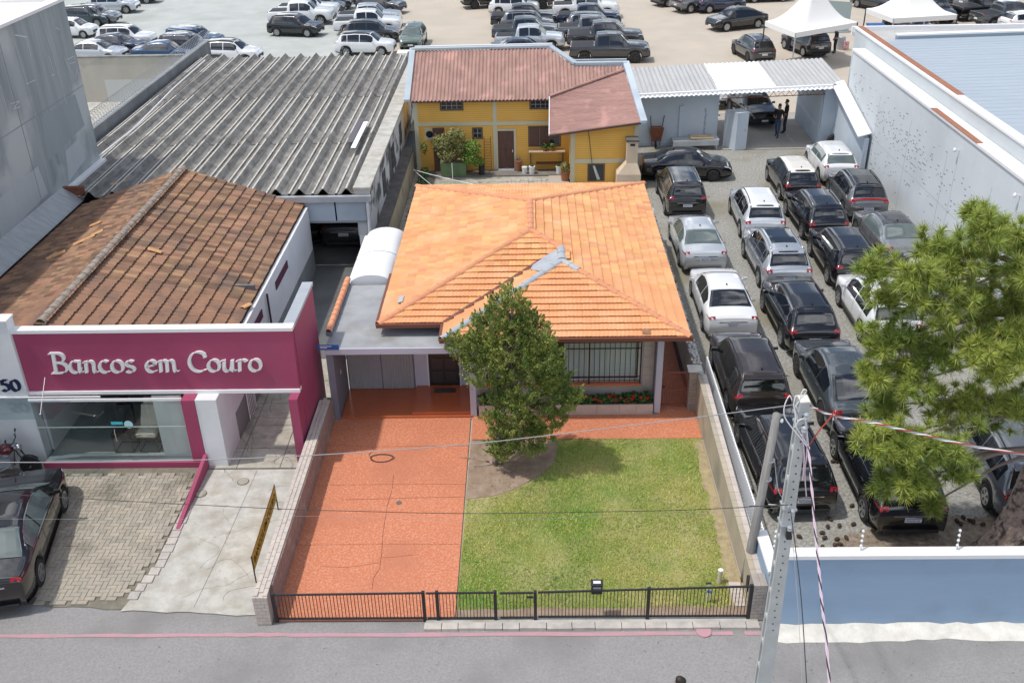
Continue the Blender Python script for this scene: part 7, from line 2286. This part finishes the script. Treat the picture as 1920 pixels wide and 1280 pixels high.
# ------------------------------------------------------------------ utility poles and cables
PYY = 13.2
pt_, pb_ = gy(1507, 749, PYY), gy(1452, 1130, PYY)
X0 = pt_.x + (pb_.x - pt_.x) * (pt_.z) / (pt_.z - pb_.z)
up_ = thing('concrete_pole', 'tapered grey concrete utility pole with drilled face at the street', 'utility pole', (X0, PYY, 0))
def pole_w(z):
    return .145 + (pt_.z - z) * .021
def pole_x(z):
    return X0 + (pt_.x - X0) * z / pt_.z
def slab_(y0, y1, f0, f1):
    v = []
    for z in (0, pt_.z):
        w = pole_w(z)
        v.append([(pole_x(z) + w * f0, PYY + y0, z), (pole_x(z) + w * f1, PYY + y0, z), (pole_x(z) + w * f1, PYY + y1, z), (pole_x(z) + w * f0, PYY + y1, z)])
    return MB().hexa(v[0], v[1])
part('front_flange', slab_(-.11, -.055, -.5, .5), pole_conc, up_)
part('rear_flange', slab_(.055, .11, -.5, .5), pole_conc, up_)
part('web', slab_(-.054, .054, -.30, .30), pole_conc, up_)
st_ = MB()
z = .4
while z < pt_.z - .3:
    w = pole_w(z)
    st_.box(pole_x(z) - w * .5, pole_x(z) + w * .5, PYY - .054, PYY + .054, z, z + .08)
    z += .62
part('stiffener', st_, pole_conc, up_)
hl = MB()
for i in range(30):
    z = pt_.z - .25 - i * .16
    hl.lathe((pole_x(z) + (.01 if i % 2 else -.01), PYY - .1095, z), [(.016, 0), (.016, -.003)], 8, 'Y')
part('bolt_holes', hl, ink, up_, kind='stuff')
part('pole_cap', MB().box(pt_.x - .08, pt_.x + .08, PYY - .112, PYY + .112, pt_.z + .001, pt_.z + .02), white_rough, up_)
zb = gy(1478, 948, PYY).z
for z in (zb, zb - .35, pt_.z - .45, pt_.z - .2):
    hw = MB()
    hw.box(pole_x(z) - pole_w(z) * .62, pole_x(z) + pole_w(z) * .62, PYY - .13, PYY + .13, z - .02, z + .02)
    hw.lathe((pole_x(z) + .02, PYY - .17, z - .06), [(.02, 0), (.045, .02), (.03, .06), (.045, .09), (.02, .12)], 8)
    part('clamp', hw, grey_metal, up_)
part('connector_box', MB().box(pole_x(zb) - .02, pole_x(zb) + .07, PYY - .22, PYY - .132, zb - .55, zb - .38), plastic, up_)
wp = thing('timber_pole', 'short weathered grey timber pole beside the concrete pole', 'utility pole', (5.0, 17.3, 0))
t0, t1 = gy(1457, 776, 17.3), gy(1402, 1062, 17.3)
part('shaft', MB().tube([(t1.x - .02, 17.3, 0), t1, t0], [.115, .11, .085], 10), wood_grey, wp, True)
part('insulator', MB().lathe((t0.x + .10, 17.25, t0.z - .18), [(.02, 0), (.04, .03), (.03, .08)], 8), trim_white, wp)
part('strap', MB().lathe((t0.x - .015, 17.3, t0.z - 1.2), [(.10, 0), (.103, .03)], 10).lathe((t0.x - .03, 17.3, t0.z - 1.7), [(.104, 0), (.106, .03)], 10), grey_metal, wp)
def cable(name, label, pts, r, mat, n=5, parent=None):
    if parent is not None:
        return part(name, MB().tube(pts, r, n), mat, parent)
    return tag(part(name, MB().tube(pts, r, n), mat), label, 'cable')
top = Vector((pt_.x, PYY - .12, pt_.z - .1))
def through(pts, Y0, Y1):
    m = len(pts)
    P = [gy(p[0], p[1], Y0 + (Y1 - Y0) * i / (m - 1)) for i, p in enumerate(pts)]
    out = []
    for i in range(m - 1):
        a, b = P[i], P[i + 1]
        p0, p3 = P[max(i - 1, 0)], P[min(i + 2, m - 1)]
        for k in range(8):
            t = k / 8
            out.append(.5 * ((2 * a) + (b - p0) * t + (2 * p0 - 5 * a + 4 * b - p3) * t * t + (3 * a - p0 - 3 * b + p3) * t ** 3))
    return out + [P[-1]]
cable('service_cable', 'grey overhead cable running left from the concrete pole top', through([(1500, 757), (1300, 783), (1060, 812), (880, 832), (640, 850), (400, 861), (160, 866), (-80, 866)], PYY, PYY), .008, cable_grey)
cable('service_cable', 'thin black overhead wire crossing the driveway and lawn', through([(1478, 945), (1300, 955), (1060, 960), (860, 962), (640, 957), (560, 955), (330, 944), (150, 934), (-60, 922)], PYY, PYY), .006, cable_black)
cable('service_cable', 'pale thin wire low at the left over the black saloon', through([(1478, 950), (1300, 962), (900, 974), (600, 967), (300, 974), (150, 973), (-60, 972)], PYY, PYY), .002, cable_grey)
def twist(path, r, off, turns, mats, name, label):
    t = thing(name, label, 'cable', path[0])
    fine = []
    for a, b in zip(path[:-1], path[1:]):
        for k in range(4):
            fine.append(a.lerp(b, k / 4))
    fine.append(path[-1])
    for q, m in enumerate(mats):
        pts = []
        for i, p in enumerate(fine):
            a = i / len(fine) * turns * 2 * math.pi + q * 2 * math.pi / len(mats)
            d = (fine[min(i + 1, len(fine) - 1)] - fine[max(i - 1, 0)]).normalized()
            s_ = d.cross(Vector((0, 1, .3))).normalized()
            u_ = s_.cross(d)
            pts.append(p + (s_ * math.cos(a) + u_ * math.sin(a)) * off)
        part('strand', MB().tube(pts, r, 5), m, t)
    return t
twist(through([(1517, 760), (1560, 778), (1640, 793), (1720, 812), (1820, 835), (1990, 862)], PYY, PYY), .011, .012, 9, [cable_red, trim_white, cable_grey], 'twisted_cable', 'red and white twisted cable running right from the pole through the pine')
twist(through([(1516, 838), (1521, 900), (1528, 990), (1535, 1060), (1541, 1130), (1549, 1200), (1556, 1290)], PYY - .2, 9.5), .010, .012, 9, [cable_pink, cable_black, cable_pink], 'twisted_cable', 'pink and black twisted cable dropping from the pole towards the viewer')
cable('drop_wire', 'single black wire dropping towards the viewer beside the concrete pole', through([(1482, 955), (1492, 1030), (1503, 1130), (1513, 1290)], PYY - .2, 10.2), .008, cable_black)
cable('drop_wire', 'faint grey wire dropping towards the viewer beside the concrete pole', through([(1484, 985), (1497, 1150), (1504, 1290)], PYY - .2, 10.6), .004, cable_grey)
lp = thing('cable_loops', 'tangle of white cable loops and black leads at the pole top', 'cable', top)
for (pts, m, r) in (
        ([(1498, 748), (1492, 742), (1488, 760), (1492, 775), (1491, 795), (1500, 812), (1515, 835)], trim_white, .010),
        ([(1500, 745), (1506, 731), (1512, 733), (1498, 752), (1489, 768), (1496, 790)], trim_white, .009),
        ([(1485, 750), (1480, 742), (1471, 760), (1471, 780), (1482, 798), (1496, 815), (1514, 838)], trim_white, .010),
        ([(1516, 838), (1520, 830), (1535, 808), (1555, 785), (1566, 768)], cable_red, .012),
        ([(1516, 838), (1512, 800), (1508, 786), (1498, 788), (1490, 800)], trim_white, .010),
        ([(1503, 800), (1506, 830), (1508, 860), (1505, 900)], cable_pink, .012),
        ([(1510, 800), (1513, 845), (1509, 885), (1512, 930)], cable_pink, .010),
        ([(1458, 772), (1450, 766), (1470, 762), (1490, 756)], cable_black, .007),
        ([(1461, 800), (1470, 790), (1482, 776), (1484, 764)], cable_black, .007),
        ([(1441, 945), (1460, 947), (1478, 949)], trim_white, .012),
        ([(1404, 948), (1440, 948), (1478, 946)], cable_black, .006),
        ([(1452, 860), (1460, 920), (1480, 944)], cable_grey, .006)):
    Ys = 17.2 if pts[0][0] < 1462 and pts[0][0] != 1404 else PYY - .13
    part('lead', MB().tube(through(pts, Ys, PYY - .13), r, 5), m, lp)

# ------------------------------------------------------------------ tents in the rear lot
def tent(label, corners, zc, apex_h, posts):
    C = [Vector((c.x, c.y, zc)) for c in corners]
    ctr = sum(C, Vector()) / 4
    t = thing('party_tent', label, 'tent', (ctr.x, ctr.y, 0))
    mb = MB()
    n = 12
    rows = []
    for k in range(n + 1):
        f = k / n
        rows.append([])
        for e in range(4):
            a, b = C[e], C[(e + 1) % 4]
            for j in range(6):
                p = a.lerp(b, j / 6)
                q = p.lerp(Vector((ctr.x, ctr.y, zc)), f * .97)
                rows[-1].append((q.x, q.y, zc + apex_h * (f ** 1.9)))
        rows[-1].append(rows[-1][0])
    mb.grid(rows)
    part('canopy', mb, tent_white, t, True)
    vl = MB()
    for e in range(4):
        a, b = C[e], C[(e + 1) % 4]
        vl.add([a, b, b - Vector((0, 0, .32)), a - Vector((0, 0, .32))], [(0, 1, 2, 3)])
    part('valance', vl, tent_white, t)
    part('finial', MB().lathe((ctr.x, ctr.y, zc + apex_h * .9), [(.16, 0), (.1, .25), (.02, .5)], 8), tent_white, t)
    for i in posts:
        part('pole', MB().tube([(C[i].x, C[i].y, 0), C[i]], .045, 6), grey_metal if i % 2 else black_metal, t)
    return t
a, b, c = g(1434, 40, 2.7), g(1492, 62, 2.7), g(1608, 42, 2.7)
tent('white peaked tent over the SUV being cleaned', [a, b, c, a + c - b], 2.7, 2.6, (0, 1, 2, 3))
a, b, c = g(1624, 16, 2.7), g(1676, 35, 2.7), g(1796, 28, 2.7)
tent('white peaked tent at the upper right over a black SUV', [a, b, c, a + c - b], 2.7, 2.2, (0, 1, 2, 3))
tw_ = thing('tent_wall', 'grey side screen standing behind the first white tent', 'screen', (21, 68, 0))
p0, p1 = g(1515, 62), g(1602, 70)
part('panel', MB().hexa([(p0.x, p0.y + 1.6, 0), (p1.x, p1.y + 1.6, 0), (p1.x, p1.y + 1.7, 0), (p0.x, p0.y + 1.7, 0)], [(p0.x, p0.y + 1.6, 2.2), (p1.x, p1.y + 1.6, 2.2), (p1.x, p1.y + 1.7, 2.2), (p0.x, p0.y + 1.7, 2.2)]), M('screen_grey', (0.30, 0.36, 0.37), None), tw_)
part('foot_rail', MB().box(min(p0.x, p1.x), max(p0.x, p1.x), p1.y + 1.5, p1.y + 1.58, 0, .1), grey_metal, tw_)
c = g(1575, 92)
dr_ = thing('water_drum', 'grey drum with red and white cloth beside the first tent', 'drum', c)
part('drum', MB().lathe((c.x, c.y, 0), [(.3, 0), (.3, .85), (.27, .88)], 14), grey_metal, dr_)
part('cloth', MB().box(c.x + .1, c.x + .45, c.y - .5, c.y - .3, .1, .6), M('red_white_cloth', (.55, .1, .12), (.7, .6, .6), 9.0), dr_)
c = g(1640, 62)
bc = thing('blue_crate', 'blue plastic crate behind the white building corner', 'crate', c)
part('tub', MB().hexa([(c.x - .5, c.y - .3, 0), (c.x + .5, c.y - .3, 0), (c.x + .5, c.y + .3, 0), (c.x - .5, c.y + .3, 0)], [(c.x - .6, c.y - .4, .6), (c.x + .6, c.y - .4, .6), (c.x + .6, c.y + .4, .6), (c.x - .6, c.y + .4, .6)]), M('blue_plastic', (.03, .12, .35), None), bc)
part('lid', MB().box(c.x - .62, c.x + .62, c.y - .42, c.y + .42, .602, .65), bpy.data.materials['blue_plastic'], bc)

# ------------------------------------------------------------------ people: one skin-grown body each
def person(label, loc, heading, pose, shirt, trousers, h=1.74, sleeves=.5):
    k = h / 1.74
    J = dict(pel=(0, 0, .94), sp=(0.01, 0, 1.12), ch=(.02, 0, 1.34), nk=(.01, 0, 1.50), hd=(.03, 0, 1.60), tp=(.035, 0, 1.74))
    for s_, n in ((1, 'l'), (-1, 'r')):
        J['sh' + n] = (.0, s_ * .19, 1.42)
        J['el' + n] = (-.02, s_ * .25, 1.13)
        J['wr' + n] = (.06, s_ * .25, .88)
        J['hn' + n] = (.09, s_ * .245, .78)
        J['hp' + n] = (0, s_ * .10, .90)
        J['kn' + n] = (.02, s_ * .105, .49)
        J['an' + n] = (-.02, s_ * .11, .08)
        J['to' + n] = (.16, s_ * .125, .035)
    J.update(pose)
    names = list(J)
    E = [('pel', 'sp'), ('sp', 'ch'), ('ch', 'nk'), ('nk', 'hd'), ('hd', 'tp')]
    for n in 'lr':
        E += [('ch', 'sh' + n), ('sh' + n, 'el' + n), ('el' + n, 'wr' + n), ('wr' + n, 'hn' + n), ('pel', 'hp' + n), ('hp' + n, 'kn' + n), ('kn' + n, 'an' + n), ('an' + n, 'to' + n)]
    R = dict(pel=(.15, .12), sp=(.14, .11), ch=(.16, .115), nk=(.055, .055), hd=(.085, .10), tp=(.06, .07), sh=(.075, .07), el=(.05, .05), wr=(.033, .03), hn=(.04, .022), hp=(.095, .095), kn=(.062, .062), an=(.045, .045), to=(.045, .035))
    me = bpy.data.meshes.new('person')
    me.from_pydata([tuple(c * k for c in J[n]) for n in names], [(names.index(a), names.index(b)) for a, b in E], [])
    o = bpy.data.objects.new('person', me)
    COL.objects.link(o)
    md = o.modifiers.new('skin', 'SKIN')
    me.skin_vertices.new(name='') if not me.skin_vertices else None
    for i, n in enumerate(names):
        r = R.get(n, R.get(n[:2]))
        me.skin_vertices[0].data[i].radius = (r[0] * k, r[1] * k)
        me.skin_vertices[0].data[i].use_root = (n == 'pel')
    sb = o.modifiers.new('sub', 'SUBSURF')
    sb.levels = 2
    sb.render_levels = 2
    bpy.context.view_layer.update()
    nm = bpy.data.meshes.new_from_object(o.evaluated_get(bpy.context.evaluated_depsgraph_get()))
    bpy.data.objects.remove(o)
    bpy.data.meshes.remove(me)
    body = link('person', nm, None)
    nm.materials.clear()
    sm, tm, bm__ = M('shirt', shirt, None), M('trousers', trousers, None), plastic
    for m in (skin_m, sm, tm, bm__):
        nm.materials.append(m)
    JV = {n: Vector(J[n]) * k for n in names}
    seg = [(JV[a], JV[b], a, b) for a, b in E]
    for p in nm.polygons:
        p.use_smooth = True
        c = p.center
        best = None
        for (a, b, na, nb) in seg:
            d = b - a
            t = max(0, min(1, (c - a).dot(d) / d.length_squared))
            dd = (c - (a + d * t)).length
            if best is None or dd < best[0]:
                best = (dd, na, nb, t)
        _, na, nb, t = best
        if nb[:2] in ('hd', 'tp') or nb == 'nk' and t > .75:
            p.material_index = 0
        elif nb[:2] in ('wr', 'hn'):
            p.material_index = 0 if (nb[:2] == 'hn' or sleeves < 1) else 1
        elif nb[:2] == 'el':
            p.material_index = 1 if t < .8 + sleeves else 0
        elif nb[:2] in ('hp', 'kn') or (nb[:2] == 'an' and t < .85):
            p.material_index = 2
        elif nb[:2] in ('an', 'to'):
            p.material_index = 3
        else:
            p.material_index = 1 if c.z > (JV['pel'].z - .02) or na != 'pel' else 2
    body.location = (loc[0], loc[1], loc[2] if len(loc) > 2 else 0)
    body.rotation_euler = (0, 0, heading)
    tag(body, label, 'person')
    hc = (JV['hd'] + JV['tp']) / 2 + Vector((-.012, 0, .02))
    hm = MB()
    rows = []
    for i in range(7):
        a = math.pi * .58 * i / 6
        rows.append([hc + Vector((.103 * math.sin(a) * math.cos(q) - (.02 if i > 3 else 0), .092 * math.sin(a) * math.sin(q), .115 * math.cos(a))) for q in [j * 2 * math.pi / 12 for j in range(13)]])
    hm.grid(rows)
    link('hair', hm.mesh('hair', True), hair_m, body)
    fm = MB()
    f0 = JV['hd']
    fm.hexa([f0 + Vector((.085, -.012, -.015)), f0 + Vector((.115, -.014, -.015)), f0 + Vector((.115, .014, -.015)), f0 + Vector((.085, .012, -.015))], [f0 + Vector((.08, -.008, .03)), f0 + Vector((.092, -.008, .035)), f0 + Vector((.092, .008, .035)), f0 + Vector((.08, .008, .03))])
    link('nose', fm.mesh('nose'), skin_m, body)
    for s_ in (-1, 1):
        link('ear', MB().lathe(f0 + Vector((0, s_ * .088, .01)), [(.01, -.03), (.02, 0), (.012, .03)], 6).mesh('ear', True), skin_m, body)
        link('eye', MB().lathe(f0 + Vector((.083, s_ * .034, .035)), [(.004, -.008), (.010, 0), (.004, .008)], 6).mesh('eye'), ink, body)
    return body
blk, jean = (.02, .02, .024), (.04, .07, .14)
c = g(1456, 257)
person('person in black shirt and jeans stepping out of the gateway, arm bent', (c.x, c.y), math.radians(-120), dict(knl=(.14, .11, .50), anl=(.22, .11, .10), tol=(.38, .12, .05), knr=(-.04, -.10, .48), anr=(-.24, -.10, .10), tor=(-.08, -.11, .035), elr=(.02, -.26, 1.14), wrr=(.22, -.14, 1.08), hnr=(.30, -.10, 1.10)), blk, jean)
c = g(1468, 250)
person('person in dark clothes standing just behind the walking person', (c.x + .05, c.y), math.radians(150), {}, (.016, .017, .022), (.03, .035, .06), 1.78)
c = g(1348, 262)
person('person in dark clothes leaning in the doorway behind the metal door', (c.x - .25, c.y + .9), math.radians(-40), dict(wrl=(.25, .2, 1.05), hnl=(.34, .18, 1.06), wrr=(.28, -.15, 1.0), hnr=(.36, -.13, 1.0)), (.03, .03, .05), (.03, .04, .07))
c = g(1477, 96)
person('person in dark clothes leaning at the open door of the SUV', (c.x, c.y), math.radians(20), dict(ch=(.16, 0, 1.30), nk=(.22, 0, 1.45), hd=(.27, 0, 1.53), tp=(.30, 0, 1.66), shl=(.14, .19, 1.38), shr=(.14, -.19, 1.38), wrl=(.42, .2, 1.15), hnl=(.52, .18, 1.16)), (.03, .035, .06), (.03, .035, .055))
c = g(1564, 100)
person('person in dark overalls beside the open boot of the SUV', (c.x, c.y), math.radians(185), dict(wrl=(.22, .2, 1.0), hnl=(.32, .18, 1.0)), (.04, .05, .06), (.035, .045, .05))
c = g(1749, 72)
person('person standing beyond the blue roof near the second tent', (c.x, c.y), math.radians(-60), {}, (.04, .04, .04), (.05, .05, .06))
c = g(1276, 1277, 1.62)
person('person walking along the street at the bottom edge, only head showing', (c.x, c.y - .02), math.radians(178), dict(knl=(.14, .11, .50), anl=(.2, .11, .10), tol=(.36, .12, .05), knr=(-.04, -.10, .48), anr=(-.24, -.10, .10), tor=(-.08, -.11, .035)), (.16, .05, .05), jean, 1.70)

# ------------------------------------------------------------------ motorcycle by the shop
mo = thing('motorcycle', 'dark red and black motorcycle parked at the white pier', 'motorcycle', (-14.3, 21.7, 0))
fx, rx_, yy = -13.72, -15.02, 21.62
for x in (fx, rx_):
    w = part('wheel', MB().lathe((x, yy, .30), [(.245, -.05), (.29, -.045), (.305, 0), (.29, .045), (.245, .05)], 20, 'Y'), rubber, mo, True)
    part('rim', MB().lathe((x, yy, .30), [(.225, -.03), (.245, -.045), (.245, .045), (.225, .03)], 20, 'Y'), alloy, w, True)
    spk = MB()
    for k in range(9):
        a = k * 2 * math.pi / 9
        spk.tube([(x, yy, .30), (x + .235 * math.cos(a), yy, .30 + .235 * math.sin(a))], .008, 4)
    spk.lathe((x, yy, .30), [(.05, -.06), (.05, .06)], 8, 'Y')
    part('spokes', spk, chrome, w)
fk = MB()
for s_ in (-.08, .08):
    fk.tube([(fx, yy + s_, .30), (fx - .18, yy + s_, .72), (fx - .28, yy + s_, 1.0)], .024, 6)
part('fork', fk, chrome, mo)
part('handlebar', MB().tube([(fx - .42, yy - .36, 1.08), (fx - .30, yy - .22, 1.10), (fx - .29, yy, 1.03), (fx - .30, yy + .22, 1.10), (fx - .42, yy + .36, 1.08)], .016, 6), black_metal, mo)
part('headlamp', MB().lathe((fx - .18, yy, .92), [(.04, -.10), (.09, -.04), (.10, .05), (.085, .07)], 12, 'X'), chrome, mo, True)
part('tank', MB().lathe((fx - .58, yy, .84), [(.03, -.30), (.12, -.22), (.17, 0), (.16, .14), (.05, .24)], 12, 'X'), M('wine_red_paint', (.13, .012, .02), None, rough=.25, coat=1.0), mo, True)
part('seat', MB().hexa([(-15.1, yy - .11, .76), (-14.52, yy - .13, .72), (-14.52, yy + .13, .72), (-15.1, yy + .11, .76)], [(-15.08, yy - .10, .86), (-14.54, yy - .11, .80), (-14.54, yy + .11, .80), (-15.08, yy + .10, .86)]), black_leather, mo)
part('engine', MB().box(-14.58, -14.16, yy - .14, yy + .14, .28, .60).lathe((-14.30, yy, .62), [(.10, 0), (.11, .05), (.09, .1), (.11, .15), (.08, .2)], 10), grey_metal, mo)
part('frame', MB().tube([(fx - .28, yy, .95), (-14.15, yy, .35), (-14.6, yy, .28), (-14.85, yy, .55), (-14.55, yy, .72), (fx - .28, yy, .92)], .022, 6).tube([(-14.6, yy - .09, .33), (rx_, yy - .09, .30)], .02, 6).tube([(-14.6, yy + .09, .33), (rx_, yy + .09, .30)], .02, 6), black_metal, mo)
part('exhaust', MB().tube([(-14.2, yy - .14, .36), (-14.5, yy - .19, .26), (-15.15, yy - .20, .36)], .04, 8), chrome, mo)
part('front_mudguard', MB().grid([[(fx + .33 * math.cos(a), yy + s_, .30 + .33 * math.sin(a)) for a in [math.radians(40 + 110 * i / 8) for i in range(9)]] for s_ in (-.06, .06)]), plastic, mo, True)
part('rear_mudguard', MB().grid([[(rx_ + .35 * math.cos(a), yy + s_, .32 + .35 * math.sin(a)) for a in [math.radians(40 + 130 * i / 8) for i in range(9)]] for s_ in (-.07, .07)]), plastic, mo, True)
for s_ in (-1, 1):
    part('mirror', MB().tube([(fx - .31, yy + s_ * .22, 1.10), (fx - .30, yy + s_ * .27, 1.26)], .008, 5).lathe((fx - .30, yy + s_ * .28, 1.28), [(.02, -.02), (.055, 0), (.02, .02)], 8, 'X'), black_metal, mo)
